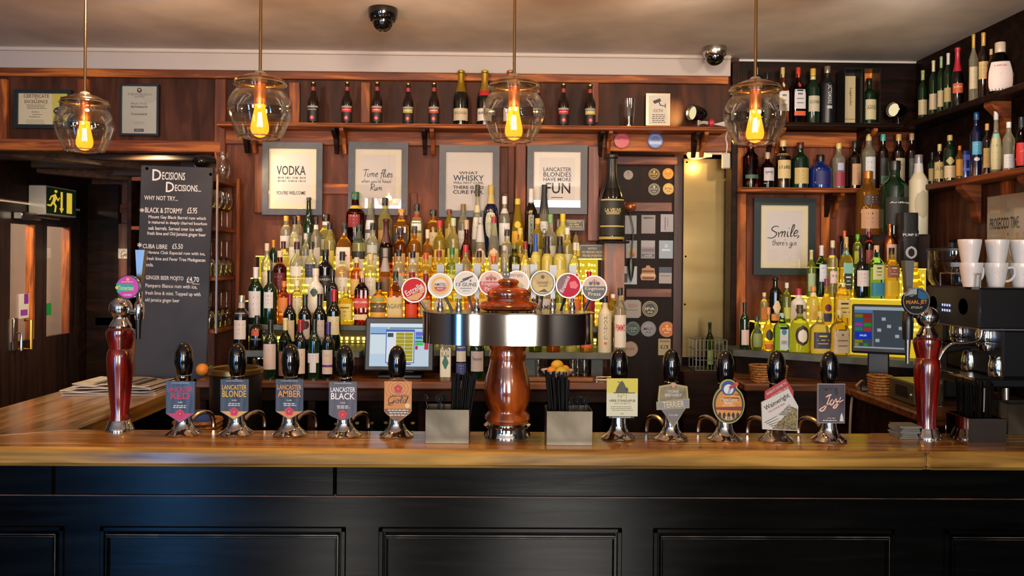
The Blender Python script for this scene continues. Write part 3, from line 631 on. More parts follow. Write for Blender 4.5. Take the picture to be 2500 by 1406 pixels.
def lens_left(t, g, s0):
    s = Sign(283, 671, 340, 730, g.y - .075); m = MB(); turn_y(m, 0, 0, s.r(29), 0, .014, CHROME, mat('#c62a8e', .35, coat=.4)); Y = -.001
    m.poly(s.pts([(284, 692), (294, 690), (300, 694), (318, 693), (328, 696), (326, 708), (312, 711), (298, 712), (288, 716), (285, 706)]), Y, mat('#2f9a8c')); s.t(m, 'Timmermans', 290, 697, 327, 709, Y - .0006, mat('#bfe0a0')); m.disc(s.x(286), s.z(702), s.r(4), Y - .0008, mat('#d9c23c')); m.disc(s.x(312), s.z(682), s.r(4), Y, mat('#e9a060')); dashes(m, s, 296, 328, 687, 1, 3, 2, Y, mat('#f0b0d8'), 3); s.t(m, 'STRAWBERRY', 302, 718, 322, 722, Y, mat('#f5d5ea'))
    o = m.build('round_badge', t); o.location = s.o - g
    m = MB(); m.tube([(.02, 0, s.o.z - g.z - .035), (s.o.x - g.x, -.055, s.o.z - g.z)], .008, CHROME); m.build('badge_arm', t)
def tap_left(t, g, s0):
    z = Z(760, g.y, 300) - BT; m = MB(); m.tube([(.02, 0, z), (.065, 0, z)], .01, CHROME); m.lathe([(.016, -.03), (.019, 0), (.017, .03), (.010, .04), (.012, .075)], CHROME, 16, (.07, 0, z)); m.build('tap_body', t)
    m = MB(); m.lathe([(.008, -.105), (.010, -.06), (.012, -.03)], BLACK, 12, (.068, 0, z)); m.build('nozzle', t)
    m = MB(); za = Z(690, g.y, 340) - BT; zb = Z(610, g.y, 343) - BT; v = [(.066, -.012, za), (.08, -.012, za), (.08, .012, za), (.066, .012, za), (.06, -.015, zb), (.095, -.015, zb), (.095, .015, zb), (.06, .015, zb)]
    m.add(v, [(3, 2, 1, 0), (4, 5, 6, 7), (0, 1, 5, 4), (1, 2, 6, 5), (2, 3, 7, 6), (3, 0, 4, 7)], mat('#8f8d8a', .34, 1., name='satin_steel')); m.build('tap_handle', t)
def lens_right(t, g, s0):
    s = Sign(2203, 702, 2272, 768, g.y - .075); m = MB(); turn_y(m, 0, 0, s.r(33), 0, .014, CHROME, mat('#0c0d10', .25, coat=.5)); Y = -.001
    m.poly(s.pts([(2210, 722), (2222, 708), (2238, 704), (2238, 718), (2226, 724)]), Y, mat('#9aa0a0', .3)); m.poly(s.pts([(2242, 706), (2260, 716), (2266, 728), (2252, 732), (2240, 726)]), Y, mat('#2a5f80', .3)); m.tube([(s.x(2214), Y, s.z(722)), (s.x(2232), Y - .001, s.z(719))], .0025, CHROME)
    s.t(m, 'PEARL JET', 2212, 733, 2263, 744, Y - .0006, mat('#e08a30'), rot=.04); s.t(m, 'STOUT', 2224, 748, 2252, 753, Y - .0006, PAPER)
    o = m.build('round_badge', t); o.location = s.o - g
    m = MB(); m.tube([(0, 0, s.o.z - g.z - .04), (s.o.x - g.x, -.055, s.o.z - g.z)], .008, CHROME); m.build('badge_arm', t)
def tap_right(t, g, s0):
    z = Z(790, g.y, 2230) - BT; x = -.075; m = MB(); m.tube([(-.02, 0, z + .03), (x, 0, z + .03)], .01, CHROME); m.lathe([(.018, -.06), (.021, 0), (.019, .04), (.011, .05), (.012, .085)], BLACK, 16, (x, 0, z)); m.build('tap_body', t)
    m = MB(); m.lathe([(.007, -.15), (.009, -.1), (.012, -.06)], STEEL, 12, (x, 0, z)); m.build('nozzle', t)
    m = MB(); za = z + .08; zb = Z(636, g.y, 2206) - BT; v = [(x - .008, -.012, za), (x + .008, -.012, za), (x + .008, .012, za), (x - .008, .012, za), (x - .02, -.015, zb), (x + .016, -.015, zb), (x + .016, .015, zb), (x - .02, .015, zb)]
    m.add(v, [(3, 2, 1, 0), (4, 5, 6, 7), (0, 1, 5, 4), (1, 2, 6, 5), (2, 3, 7, 6), (3, 0, 4, 7)], mat('#8f8d8a', .34, 1., name='satin_steel')); m.build('tap_handle', t)
column(292, 1050, 'red marbled beer tower with chrome ball and pink badge beside the chalkboard', lens_left, tap_left)
column(2262, 1069, 'red marbled beer tower with chrome ball and black badge before the coffee machine', lens_right, tap_right)
# ------------------------------------------------------------------ the central tower: turned wood, steel head, eight taps
g = G(1238, 1063, BT); t = thing('beer_tower', 'turned glossy wooden beer tower with wide steel head and eight taps', 'beer tower', g)
GY = g.y; rr = lambda n: n * GY / F; zz = lambda py: Z(py, GY, 1238) - BT
TURN = grain('varnished_burr_wood', '#381204', '#b4561a', (14, 14, 5), .16, .9, '#7d320c', 0, 6, spec=.6, rvar=.04)
m = MB(); m.lathe([(rr(58), 0), (rr(58), rr(4)), (rr(55), rr(8)), (rr(54), rr(22)), (rr(57), rr(24)), (rr(57), rr(27)), (rr(44), rr(29)), (rr(46), rr(36)), (rr(42), rr(40))], CHROME, 40); m.build('chrome_foot', t)
m = MB(); pr = [(1032, 44), (1028, 52), (1020, 56), (1012, 54), (1004, 47), (998, 46), (990, 50), (975, 55), (955, 57), (940, 56), (915, 51), (895, 46), (880, 43), (874, 43), (868, 45), (862, 45), (856, 43), (850, 44), (842, 49), (836, 52), (828, 53)]
m.lathe([(rr(r), zz(y)) for y, r in pr], TURN, 48); m.build('turned_column', t)
m = MB(); n = 48; hw, hd = rr(208), rr(96); z0, z1 = zz(835), zz(760); sh = []
for k in range(n):
    a = 2 * PI * k / n; c, sn = math.cos(a), math.sin(a); sh.append((hw * math.copysign(abs(c) ** .75, c), hd * math.copysign(abs(sn) ** .85, sn)))
v = [(x, y, z) for z in (z0, z1) for x, y in sh] ; m.add(v, [(i, (i + 1) % n, n + (i + 1) % n, n + i) for i in range(n)], mat('#d5d0c8', .07, 1., name='polished_steel'), True); m.add(v, [tuple(range(n))[::-1], tuple(range(n, 2 * n))], STEEL)
m.tube([(x * 1.003, y * 1.003, z1 - .002) for x, y in sh + sh[:2]], .0022, CHROME, 6); m.build('steel_head', t)
m = MB(); pr = [(757, 62), (752, 73), (745, 75), (738, 68), (734, 52), (728, 51), (722, 55), (714, 56), (708, 53), (703, 46), (700, 34), (696, 30), (692, 31), (687, 33), (683, 30), (680, 24), (678, 10), (677, 0)]
m.lathe([(rr(r), zz(y)) for y, r in pr], TURN, 40); m.build('finial', t)
def b1(m, s, cx, cy, r):
    f = -.0012; m.disc(0, 0, s.r(r * .9), f, mat('#b01423', .5, spec=.2)); m.poly(s.pts([(cx - 20, cy + 19), (cx + 22, cy + 2), (cx + 19, cy + 14), (cx + 8, cy + 25), (cx - 10, cy + 25)]), f - .0004, mat('#b98a4c', .4)); m.poly(s.pts([(cx + 16, cy - 18), (cx + 26, cy - 5), (cx + 25, cy + 6), (cx + 14, cy + 8)]), f - .0006, mat('#b98a6a', .4))
    s.t(m, 'Estrella', cx - 23, cy - 8, cx + 21, cy + 6, f - .001, WHITE, rot=.52); s.t(m, 'GALICIA', cx - 6, cy + 0, cx + 20, cy + 6, f - .001, PAPER, rot=.52)
def b2(m, s, cx, cy, r):
    f = -.0012; m.disc(0, 0, s.r(r * .9), f, mat('#bdbab4', .4)).disc(0, 0, s.r(r * .72), f - .0003, mat('#c39a28', .35)).disc(0, 0, s.r(r * .52), f - .0006, mat('#bdbab4', .4))
    m.poly(s.pts([(cx - 15, cy + 3), (cx + 15, cy + 3)] + [(cx + 15 * math.cos(a), cy + 3 + 12 * math.sin(a)) for a in [PI * k / 10 for k in range(1, 10)]]), f - .0009, mat('#a0202c', .35)); s.t(m, 'AMSTEL', cx - 15, cy - 6, cx + 15, cy + 1, f - .0012, mat('#1c1410')); s.t(m, 'BIER', cx - 7, cy + 6, cx + 7, cy + 10, f - .0012, PAPER)
def b3(m, s, cx, cy, r):
    f = -.0012; m.disc(0, 0, s.r(r * .92), f, mat('#b9bcb8', .4)); D = mat('#2a2e30'); s.t(m, '13 GUNS', cx - 24, cy - 2, cx + 25, cy + 7, f - .0005, D); dashes(m, s, cx - 14, cx + 16, cy + 11, 1, 3, 1.6, f - .0005, D, 3); s.t(m, 'AMERICAN IPA', cx - 8, cy + 17, cx + 9, cy + 19, f - .0005, D)
    m.poly(s.pts([(cx - 10, cy - 11), (cx + 16, cy - 20), (cx + 17, cy - 17), (cx + 4, cy - 11), (cx - 8, cy - 8)]), f - .0005, D); m.poly(s.pts([(cx - 15, cy - 4), (cx + 6, cy - 14), (cx + 7, cy - 11), (cx - 13, cy - 2)]), f - .0005, D); m.poly(s.pts([(cx + 8, cy - 5), (cx + 11, cy - 11), (cx + 13, cy - 5)]), f - .0005, D)
def kp(c):
    def b(m, s, cx, cy, r):
        f = -.0012; m.disc(0, 0, s.r(r * .92), f, mat('#b8a598', .4)); C = mat(c, .35); n = 20
        a0 = math.asin(.1); m.poly([(s.r(r * .92) * math.cos(a), s.r(r * .92) * math.sin(a)) for a in [PI - a0 * 0 + PI * k / n for k in range(n + 1)]], f - .0004, C); m.poly(s.rect(cx - r * .9, cy - 4, cx + r * .9, cy + 1), f - .0004, C)
        s.t(m, 'Kingstone', cx - 23, cy - 3, cx + 24, cy + 8, f - .0009, PAPER); s.t(m, 'Press', cx - 15, cy + 10, cx + 15, cy + 19, f - .0009, PAPER)
        m.disc(s.x(cx - 9), s.z(cy - 11), s.r(4.5), f - .0006, C, 12).disc(s.x(cx + 9), s.z(cy - 11), s.r(4.5), f - .0006, C, 12)
        for k in range(3): m.tube([(s.x(cx), f - .0008, s.z(cy - 6)), (s.x(cx + (k - 1) * 5), f - .0008, s.z(cy - 18 - (k == 1) * 4))], s.r(1), mat('#8a5a50'))
    return b
def b5(m, s, cx, cy, r):
    f = -.0012; m.disc(0, 0, s.r(r * .92), f, mat('#b9b4aa', .4)); s.t(m, 'PETERS', cx - 14, cy - 22, cx + 14, cy - 15, f - .0005, mat('#6a6458')); m.disc(s.x(cx - 4), s.z(cy), s.r(11), f - .0004, mat('#cdb48a'), 16).disc(s.x(cx + 6), s.z(cy + 6), s.r(8), f - .0006, mat('#a8a84a'), 14); s.t(m, 'CIDER', cx - 2, cy + 4, cx + 18, cy + 11, f - .0008, mat('#8a8a96'))
    D = mat('#17181c', .3); m.prism([(s.x(cx - 26 + 10 * math.cos(2 * PI * k / 16)), s.z(cy - 20) + s.r(9) * math.sin(2 * PI * k / 16)) for k in range(16)], f - .004, f, D); m.disc(s.x(cx - 30), s.z(cy - 21), s.r(2.4), f - .0046, PAPER, 8).disc(s.x(cx - 22), s.z(cy - 21), s.r(2.4), f - .0046, PAPER, 8); m.prism(s.rect(cx - 31, cy - 13, cx - 21, cy - 7), f - .0038, f - .0005, D); dashes(m, s, cx - 30, cx - 22, cy - 11, 1, 2, 1.4, f - .0044, PAPER, 2, 0, (1, 1.2))
def b6(m, s, cx, cy, r):
    f = -.0012; m.disc(0, 0, s.r(r * .93), f, mat('#6a6a64', .5, .3)).disc(0, 0, s.r(r * .83), f - .0003, grain('gold_badge_face', '#8a7a34', '#b5a050', (30, 30, 30), .35)); D = mat('#4a4020'); s.t(m, 'Lancaster', cx - 14, cy - 6, cx + 14, cy + 2, f - .0008, D); s.t(m, 'LAGER', cx - 10, cy + 4, cx + 12, cy + 9, f - .0008, D); m.disc(s.x(cx), s.z(cy - 15), s.r(5), f - .0006, D, 8); m.poly(s.pts([(cx - 12, cy + 22), (cx + 4, cy + 14), (cx + 14, cy + 22)]), f - .0006, mat('#3a3a30'))
def b7(m, s, cx, cy, r):
    f = -.0012; m.disc(0, 0, s.r(r * .92), f, mat('#a80f34', .5, spec=.2)); n = 14; m.poly([(s.r(r * .91) * math.cos(a), s.r(r * .91) * math.sin(a)) for a in [PI * .45 + PI * .85 * k / n for k in range(n + 1)]] , f - .0003, mat('#5a2434', .35)); m.poly(s.pts([(cx + 2, cy - 8), (cx + 16, cy - 12), (cx + 24, cy), (cx + 18, cy + 8), (cx + 4, cy + 6)]), f - .0005, mat('#c23a50', .35)); s.t(m, 'Krusovice', cx - 30, cy - 9, cx + 12, cy + 2, f - .0008, mat('#d9c9cc'), rot=1.15)
RIM = mat('#9a9894', .3, 1., name='badge_rim')
BADGES = [(1011, 708, b1, 1042, 'red and white'), (1075, 697, b2, 1104, 'white and gold'), (1138, 692, b3, 1153, 'white'), (1199, 691, kp('#9c1c30'), 1190, 'red and cream'), (1262, 691, b5, 1290, 'white with black skull'), (1325, 691, b6, 1320, 'gold'), (1388, 697, b7, 1370, 'crimson'), (1451, 703, kp('#1c1a1a'), 1425, 'black and cream')]
for cx, cy, fn, fx_, dd in BADGES:
    s = Sign(cx - 31, cy - 31, cx + 31, cy + 31, GY - .03); m = MB(); turn_y(m, 0, 0, s.r(31), 0, .012, RIM, RIM); fn(m, s, cx, cy, 31)
    o = m.build('round_badge', t); o.location = s.o - g; o.rotation_euler = (R(-7), 0, 0); o['label'] = dd + ' round tap badge'
    foot = P(fx_, 760, GY - .02) - g; m = MB(); m.tube([s.o - g + Vector((0, .012, -.01)), foot + Vector((0, .01, 0))], .0055, CHROME, 8); m.build('badge_arm', t)
for px, top in ((1075, 645), (1120, 643), (1164, 643), (1207, 645), (1258, 645), (1302, 645), (1349, 647), (1397, 647)):
    q = P(px, 758, GY + .05) - g; zt = Z(top, GY + .05, px) - BT; m = MB(); x, y = q.x, q.y
    m.lathe([(.013, q.z), (.013, q.z + .012), (.0095, q.z + .018), (.010, q.z + .03), (.006, q.z + .034), (.008, q.z + .05)], CHROME, 14, (x, y, 0)); o = m.build('tap', t)
    z0 = q.z + .045; m = MB(); v = [(x + a * w_, y + b * d_, z) for z, w_, d_ in ((z0, .008, .007), (z0 + .05, .011, .008), (zt, .0145, .012)) for a, b in ((-1, -1), (1, -1), (1, 1), (-1, 1))]
    f = [(0, 3, 2, 1), (8, 9, 10, 11)]
    for r_ in (0, 4): f += [(r_ + i, r_ + (i + 1) % 4, r_ + 4 + (i + 1) % 4, r_ + 4 + i) for i in range(4)]
    m.add(v, f, mat('#6c6a68', .38, 1., name='dull_steel')); m.build('tap_handle', o)
# ------------------------------------------------------------------ straw boxes
def straw_box(px0, px1, top, by, by2, label, mt, yb):
    a, b = G(px0, by, BT), G(px1, by, BT); w_ = b.x - a.x; cx, y0 = (a.x + b.x) / 2, a.y; h = Z(top, y0, (px0 + px1) / 2) - BT; d = yb
    t = thing('straw_box', label, 'caddy', (cx, y0 + d / 2, BT), 0, 'metal caddies on the bar'); e = .0025; m = MB(); x = w_ / 2; y = d / 2
    m.box(-x, x, -y, -y + e, 0, h, mt, .0008).box(-x, x, y - e, y, 0, h, mt, .0008).box(-x, -x + e, -y + e, y - e, 0, h, mt, .0008).box(x - e, x, -y + e, y - e, 0, h, mt, .0008).box(-x + e, x - e, -y + e, y - e, .0004, e, mt); m.build('box_body', t)
    m = MB(); m.box(-.0015, .0015, -y + e, y - e, e, h * .8, mt); m.build('divider', t)
    return t, cx, y0 + d / 2, x, y, h
def straws(cx, cy, x0, x1, y0, y1, n, top, grp, label, lean=.12, h0=.012, seed=3, spread=.5):
    rn = random.Random(seed); proto = None; M_ = mat('#030303', .5, spec=.12, name='black_plastic')
    for i in range(n):
        L = top * rn.uniform(.9, 1.05); bx = cx + rn.uniform(x0, x1) * .9; by = cy + rn.uniform(y0, y1) * .85
        if proto is None:
            m = MB(); m.tube([(0, 0, 0), (0, 0, 1)], .003, M_, 6); o = m.build('drinking_straw'); proto = o; tag(o, label, 'straw', grp)
        else: o = proto.copy(); COL.objects.link(o)
        o.location = (bx, by, BT + h0); tx = (bx - cx) / max(.02, (x1 - x0)) * 2
        o.rotation_euler = (rn.uniform(-.05, .05), lean * spread * tx + rn.uniform(-.03, .03), 0); o.scale = (1, 1, L)
BRUSHED = grain('dull_brushed_steel', '#4c463b', '#72695c', (5, 5, 5), .4, 0, None, .02, 3, 1.)
t1, cx, cy, x, y, h = straw_box(1038, 1145, 1000, 1083, 0, 'brushed steel caddy of straws beside the wooden tower, below the till screen', BRUSHED, .12)
straws(cx, cy, .012, x, -y * .7, y * .6, 40, .225, 'straws in the caddy below the till', 'black straw bundled in the steel caddy below the till screen', seed=5)
t2, cx, cy, x, y, h = straw_box(1334, 1446, 1004, 1087, 0, 'brushed steel caddy of straws below the fruit bowl', BRUSHED, .13)
straws(cx, cy, -x * .8, .0, -y * .5, y * .7, 44, .235, 'straws in the caddy below the fruit bowl', 'black straw bundled in the steel caddy below the fruit bowl', seed=9)
def stirrers(cx, cy, n, xs, grp, label, seed):
    rn = random.Random(seed); proto = None; M_ = mat('#17191c', .35, spec=.4, name='smoky_plastic')
    for i in range(n):
        if proto is None:
            m = MB(); m.tube([(0, 0, 0), (0, 0, .13)], .0018, M_, 6); m.lathe([(0, -.0015), (.013, -.0015), (.014, 0), (.013, .0015), (0, .0015)], M_, 14, (0, 0, .143), axis='y'); proto = o = m.build('drink_stirrer'); tag(o, label, 'stirrer', grp)
        else: o = proto.copy(); COL.objects.link(o)
        o.location = (cx + xs[0] + (xs[1] - xs[0]) * (i + .5) / n, cy + rn.uniform(-.03, .03), BT + .006); o.rotation_euler = (rn.uniform(-.2, .1), rn.uniform(-.25, .25), rn.uniform(-1, 1))
stirrers(t1.location.x, t1.location.y, 5, (-.062, -.012), 'stirrers in the caddy below the till', 'dark disc-topped stirrer in the steel caddy below the till screen', 2)
stirrers(t2.location.x, t2.location.y, 6, (.012, .06), 'stirrers in the caddy below the fruit bowl', 'dark disc-topped stirrer in the steel caddy below the fruit bowl', 4)
t3, cx, cy, x, y, h = straw_box(2364, 2456, 1022, 1091, 0, 'mirror-polished caddy of black straws at the bar end', mat('#b7a79a', .05, 1.), .15)
straws(cx, cy, -x * .8, x * .9, -y * .8, y * .8, 44, .215, 'straws in the mirror-polished caddy', 'black straw bundled in the mirror-polished caddy', seed=12, spread=.4)
t4, cx, cy, x, y, h = straw_box(2462, 2560, 987, 1062, 0, 'grey steel caddy behind the mirror-polished one, cut by the photo edge', BRUSHED, .1)
# ------------------------------------------------------------------ newspapers and chalkboard on the side return
NEWS = grain('newsprint', '#8f857a', '#b8aea2', (20, 90, 20), .8, 0, None, 0)
for i, (dx, rz, lab, w_) in enumerate(((0, .05, 'folded newspaper at the bottom of the pile by the chalkboard', .44), (.03, -.06, 'folded newspaper lying on top of the pile by the chalkboard', .38))):
    m = MB(); n = 14; z0 = .0
    for q in range(3):
        v = []
        for a in range(n + 1):
            u = a / n; wv = .006 * math.sin(u * 5 + q) * (q + i) * .6
            v += [(-w_ / 2 + u * w_ - q * .006, -.13 + q * .004, .003 + q * .006 + abs(wv)), (-w_ / 2 + u * w_ - q * .006, .13, .003 + q * .006 + abs(wv))]
        m.add(v, [(2 * a, 2 * a + 2, 2 * a + 3, 2 * a + 1) for a in range(n)], NEWS)
        o_ = len(v); lo = [(x, y, z - .004) for x, y, z in v]; m.add(v + lo, [(2 * a, o_ + 2 * a, o_ + 2 * a + 2, 2 * a + 2) for a in range(n)] + [(0, 1, o_ + 1, o_), (2 * n, o_ + 2 * n, o_ + 2 * n + 1, 2 * n + 1)], mat('#c9c0b6', .8))
        m.add(lo, [(2 * a + 1, 2 * a + 3, 2 * a + 2, 2 * a) for a in range(n)], NEWS)
    for k in range(5): m.box(-w_ * .3 + k * w_ * .13, -w_ * .3 + k * w_ * .13 + .03, -.1, .1, .0205 + .004, .0205 + .0042, mat('#5a544e', .8))
    p = G(312, 948, BT); tag(m.build('newspaper', None, (p.x + dx, 4.02, BT + .001 + i * .026), rz), lab, 'newspaper', 'newspapers on the bar')
YCB = 4.19
s = Sign(326, 404, 508, 938, YCB); m = MB(); CB = grain('chalkboard_face', '#2b2d31', '#393b40', (3, 3, 3), .55, 0, None, .03, 5, spec=.25)
cb = thing('chalkboard', 'tall chalkboard headed Decisions Decisions, leaning by the glass rack', 'chalkboard', (s.o.x, YCB, BT)); dz = s.o.z - BT
hw = s.r(88); hb, ht = -dz + .001, s.z(404)
m.box(-hw, hw, 0, .014, hb, ht, CB, .003)
CH = mat('#cfcfcf', .9, name='chalk'); y = -.0012
def chalk(t, x0, y0, x1, y1, **k): s.t(m, t, x0, y0, x1, y1, y, CH, **k)
hd = lambda L, rest, x0, y0, xm, x1, y1: (chalk(L, x0, y0 - 3, xm, y1 + 3), chalk(rest, xm + 2, y0 + 3, x1, y1))
hd('D', 'ECISIONS', 358, 416, 380, 438, 438); hd('D', 'ECISIONS...', 392, 446, 412, 478, 465); chalk('WHY NOT TRY...', 340, 478, 422, 489)
for t_, x0, y0, x1, y1 in (('*', 330, 509, 341, 520), ('BLACK & STORMY', 343, 507, 434, 520), ('£5.95', 446, 504, 470, 519), ('Mount Gay Black Barrel rum which', 352, 526, 492, 536), ('is matured in deeply charred bourbon', 352, 539, 495, 549), ('oak barrels. Served over ice with', 352, 553, 484, 562), ('fresh lime and Old Jamaica ginger beer', 350, 566, 493, 577), ('*', 327, 594, 338, 606), ('CUBA LIBRE', 340, 597, 400, 608), ('£5.50', 412, 594, 438, 607), ('Havana Club Especial rum with ice,', 352, 613, 493, 623), ('fresh lime and Fever Tree Madagascan', 350, 628, 494, 639), ('cola.', 350, 643, 368, 652), ('GINGER BEER MOJITO', 350, 674, 442, 687), ('£4.70', 450, 674, 480, 687), ('Pampero Blanco rum with ice,', 350, 694, 476, 706), ('fresh lime & mint. Topped up with', 350, 712, 485, 724), ('old jamaica ginger beer', 350, 729, 434, 741)): chalk(t_, x0 - (y0 - 671) * -.0, y0, x1, y1)
for a, b in ((450, 688), (464, 691)): m.poly(s.rect(a, b, a + 18, b + 1.2), y, CH)
mo = m.build('board', cb); mo.location = (0, 0, dz)
m = MB()
for a, b in ((344, 412), (500, 421), (478, 928)): m.lathe([(.008, 0), (.006, -.004), (0, -.006)], CHROME, 12, (s.x(a), 0, s.z(b)), axis='y')
mo2 = m.build('screw_heads', cb); mo2.location = (0, 0, dz)
cb.rotation_euler = (0, R(1.35), 0)
# ------------------------------------------------------------------ pendant lamps
SHADE = thin_glass('#fffcf6', .045, .6, .03); LIDM = mat('#b08a5a', .25, 1., name='aged_brass')
BULB = bpy.data.materials.new('amber_bulb'); BULB.use_nodes = True; _n = BULB.node_tree; _n.nodes.clear()
_o = _n.nodes.new('ShaderNodeOutputMaterial'); _a = _n.nodes.new('ShaderNodeAddShader'); _t = _n.nodes.new('ShaderNodeBsdfTransparent'); _e = _n.nodes.new('ShaderNodeEmission')
_t.inputs[0].default_value = (1, .62, .2, 1); _e.inputs[0].default_value = (1, .42, .03, 1); _e.inputs[1].default_value = .9
_n.links.new(_t.outputs[0], _a.inputs[0]); _n.links.new(_e.outputs[0], _a.inputs[1]); _n.links.new(_a.outputs[0], _o.inputs[0])
FIL = glow((1, .80, .45), 45, 'filament')
def pendant():
    t = thing('pendant_lamp', '', 'lamp', (0, 0, 0), 0, 'glass pendant lamps over the bar')
    m = MB(); m.lathe([(.0055, .225), (.0055, CEIL - 2.185 - .02)], LIDM, 12); m.lathe([(.05, CEIL - 2.185 - .02), (.05, CEIL - 2.185)], LIDM, 20); m.build('rod', t)
    m = MB(); pr = [(.072, 0), (.08, .012), (.098, .05), (.109, .085), (.111, .105), (.107, .13), (.094, .155), (.082, .170), (.080, .178), (.09, .184), (.092, .192), (.086, .2)]
    sm = [(r, z) for r, z in smooth_line(pr, 3)]; m.shell(sm, SHADE, 40); m.shell([(r - .004, z) for r, z in sm], SHADE, 40)
    m.lathe([(.0735, -.002), (.075, .001), (.0735, .004), (.0705, .002)], thin_glass('#f3e6d6', .45, .8, .05), 40, closed=True); m.lathe([(.0915, .186), (.094, .19), (.0915, .194), (.0885, .19)], thin_glass('#f3e6d6', .45, .8, .05), 40, closed=True); m.build('glass_shade', t)
    m = MB(); m.shell([(.09, .195), (.075, .208), (.05, .22), (.022, .228)], thin_glass('#f3e2cc', .18, .75, .05), 32); m.lathe([(.086, .196), (.088, .2), (.086, .204), (.083, .2)], LIDM, 36, closed=True); m.build('glass_lid', t)
    m = MB(); m.lathe([(.024, .2), (.026, .22), (.016, .236), (.006, .24)], mat('#c9b8a4', .3, .6), 20); m.lathe([(.019, .118), (.021, .13), (.021, .175), (.019, .2)], mat('#a6764e', .3, 1., name='copper'), 20); m.build('lamp_holder', t)
    m = MB(); m.lathe(smooth_line([(.018, .12), (.020, .10), (.026, .07), (.0315, .04), (.030, .022), (.020, .008), (.006, .002), (0, .001)], 3), BULB, 24); b = m.build('bulb', t)
    m = MB()
    for k in range(6):
        a = PI * k / 3; c, s_ = math.cos(a), math.sin(a); m.tube([(c * .005, s_ * .005, .09), (c * .009, s_ * .009, .04)], .0013, FIL, 5)
    m.lathe([(.003, .03), (.004, .1), (.007, .12)], thin_glass('#ffd9a0', .1, .4), 10); m.build('filament', b)
    return t
pl = pendant(); LAMPS = []
for i, (px, bot, Y, lab) in enumerate(((206, 388, 3.3, 'glass globe pendant lamp hanging over the side bar near the certificates'), (634, 341, 2.9, 'glass globe pendant lamp hanging in front of the shelf post beside the chalkboard'), (1254, 340, 2.9, 'glass globe pendant lamp hanging above the wooden beer tower'), (1843, 338, 2.9, 'glass globe pendant lamp hanging by the dark wall above the smile picture'))):
    p = P(px, bot, Y); p.z = 2.185
    if i == 0: pl.location = p; pl['label'] = lab
    else: dup(pl, p, None, lab)
    point('pendant_light', (p.x, p.y, p.z + .05), (9, 15, 15, 11)[i], (1, .66, .32), .02); LAMPS.append(p)
# ------------------------------------------------------------------ dome cameras
p = G(935, 22, CEIL); t = thing('dome_camera', 'black dome security camera on the ceiling in front of the cornice', 'camera', p, 0, 'dome cameras')
m = MB(); m.lathe([(.068, 0), (.07, -.012), (.066, -.045), (.058, -.056), (.05, -.058)][::-1], GLOSSB, 32); m.build('housing', t)
m = MB(); m.lathe([(.05 * math.cos(a), -.058 - .05 * math.sin(a)) for a in [PI / 2 * k / 8 for k in range(9)]][::-1], mat('#060607', .04, coat=1., name='dome_glass'), 28); m.build('dome', t)
p = G(1745, 136, CEIL); p = P(1745, 136, 4.40); p.z = CEIL; t = thing('dome_camera', 'silver-bodied dome security camera at the corner of the cornice', 'camera', p, 0, 'dome cameras')
m = MB(); m.lathe([(.062, 0), (.064, -.02), (.060, -.045), (.052, -.054)][::-1], STEEL, 32); m.build('housing', t)
m = MB(); m.lathe([(.05 * math.cos(a), -.054 - .046 * math.sin(a)) for a in [PI / 2 * k / 8 for k in range(9)]][::-1], mat('#060607', .04, coat=1., name='dome_glass'), 28); m.build('dome', t)
# ------------------------------------------------------------------ shelves
def shelf(name, label, x0, x1, y0, y1, z, th, mt, br=(), brdep=None, cat='shelf'):
    t = thing(name, label, cat, ((x0 + x1) / 2, y1, z)); cx = (x0 + x1) / 2
    m = MB(); m.box(x0 - cx, x1 - cx, y0 - y1, 0, -th, 0, mt, .005); m.box(x0 - cx, x1 - cx, y0 - y1 - .006, y0 - y1 + .004, -.012, -.002, mt, .004); m.build('board', t)
    for bx in br:
        m = MB(); d = y1 - y0 - .02; h = .13
        pr = [(0, -th), (-d, -th), (-d, -th - .015), (-d * .8, -th - .03), (-d * .45, -th - .05), (-d * .3, -th - .09), (-d * .12, -th - h), (0, -th - h)]
        for o_ in (-.034, .012):
            v = [(bx - cx + o_, y, z_) for y, z_ in pr] + [(bx - cx + o_ + .022, y, z_) for y, z_ in pr]; n = len(pr)
            m.add(v, [tuple(range(n)), tuple(range(n, 2 * n))[::-1]] + [(i, i + n, (i + 1) % n + n, (i + 1) % n) for i in range(n)], NIGHT if o_ < 0 else REDV)
        m.build('bracket', t)
    return t
SY = 4.44; SZ = Z(302, SY, 1100)
shelf('wall_shelf', 'long red-brown wall shelf of beer bottles above the framed prints', X(524, SY), X(1775, SY), SY, BACK - .03, SZ, .024, REDH, [X(p, SY) for p in (592, 818, 1040, 1480, 1715)])
SYR = 4.50; UZ = Z(299, SYR, 2050); LZ = Z(458, SYR, 2000); RX = P(2232, 298, SYR).x; SD = .15
shelf('wall_shelf', 'dark upper shelf of whiskies in the corner by the black wall', X(1885, SYR), RW - .002, SYR, 4.655, UZ, .026, NIGHT, [X(p, SYR) for p in (1905, 2130)])
shelf('wall_shelf', 'red-brown lower shelf of whiskies above the smile picture', X(1808, SYR), RW - .002, SYR, 4.65, LZ, .026, REDH, [X(p, SYR) for p in (2050,)])
def side_shelf(label, z, y0, mt, br):
    t = thing('wall_shelf', label, 'shelf', (RW, (y0 + SYR) / 2, z)); cy = (y0 + SYR) / 2; m = MB(); m.box(-SD, -.036, y0 - cy, SYR - .002 - cy, -.03, 0, mt, .005); m.build('board', t)
    for by in br:
        m = MB(); d = SD - .02; pr = [(-.037, -.03), (-d, -.03), (-d, -.05), (-d * .75, -.08), (-d * .5, -.12), (-d * .4, -.19), (-.037, -.22)]
        m.prism(pr, by - cy - .03, by - cy + .03, RED); m.build('bracket', t)
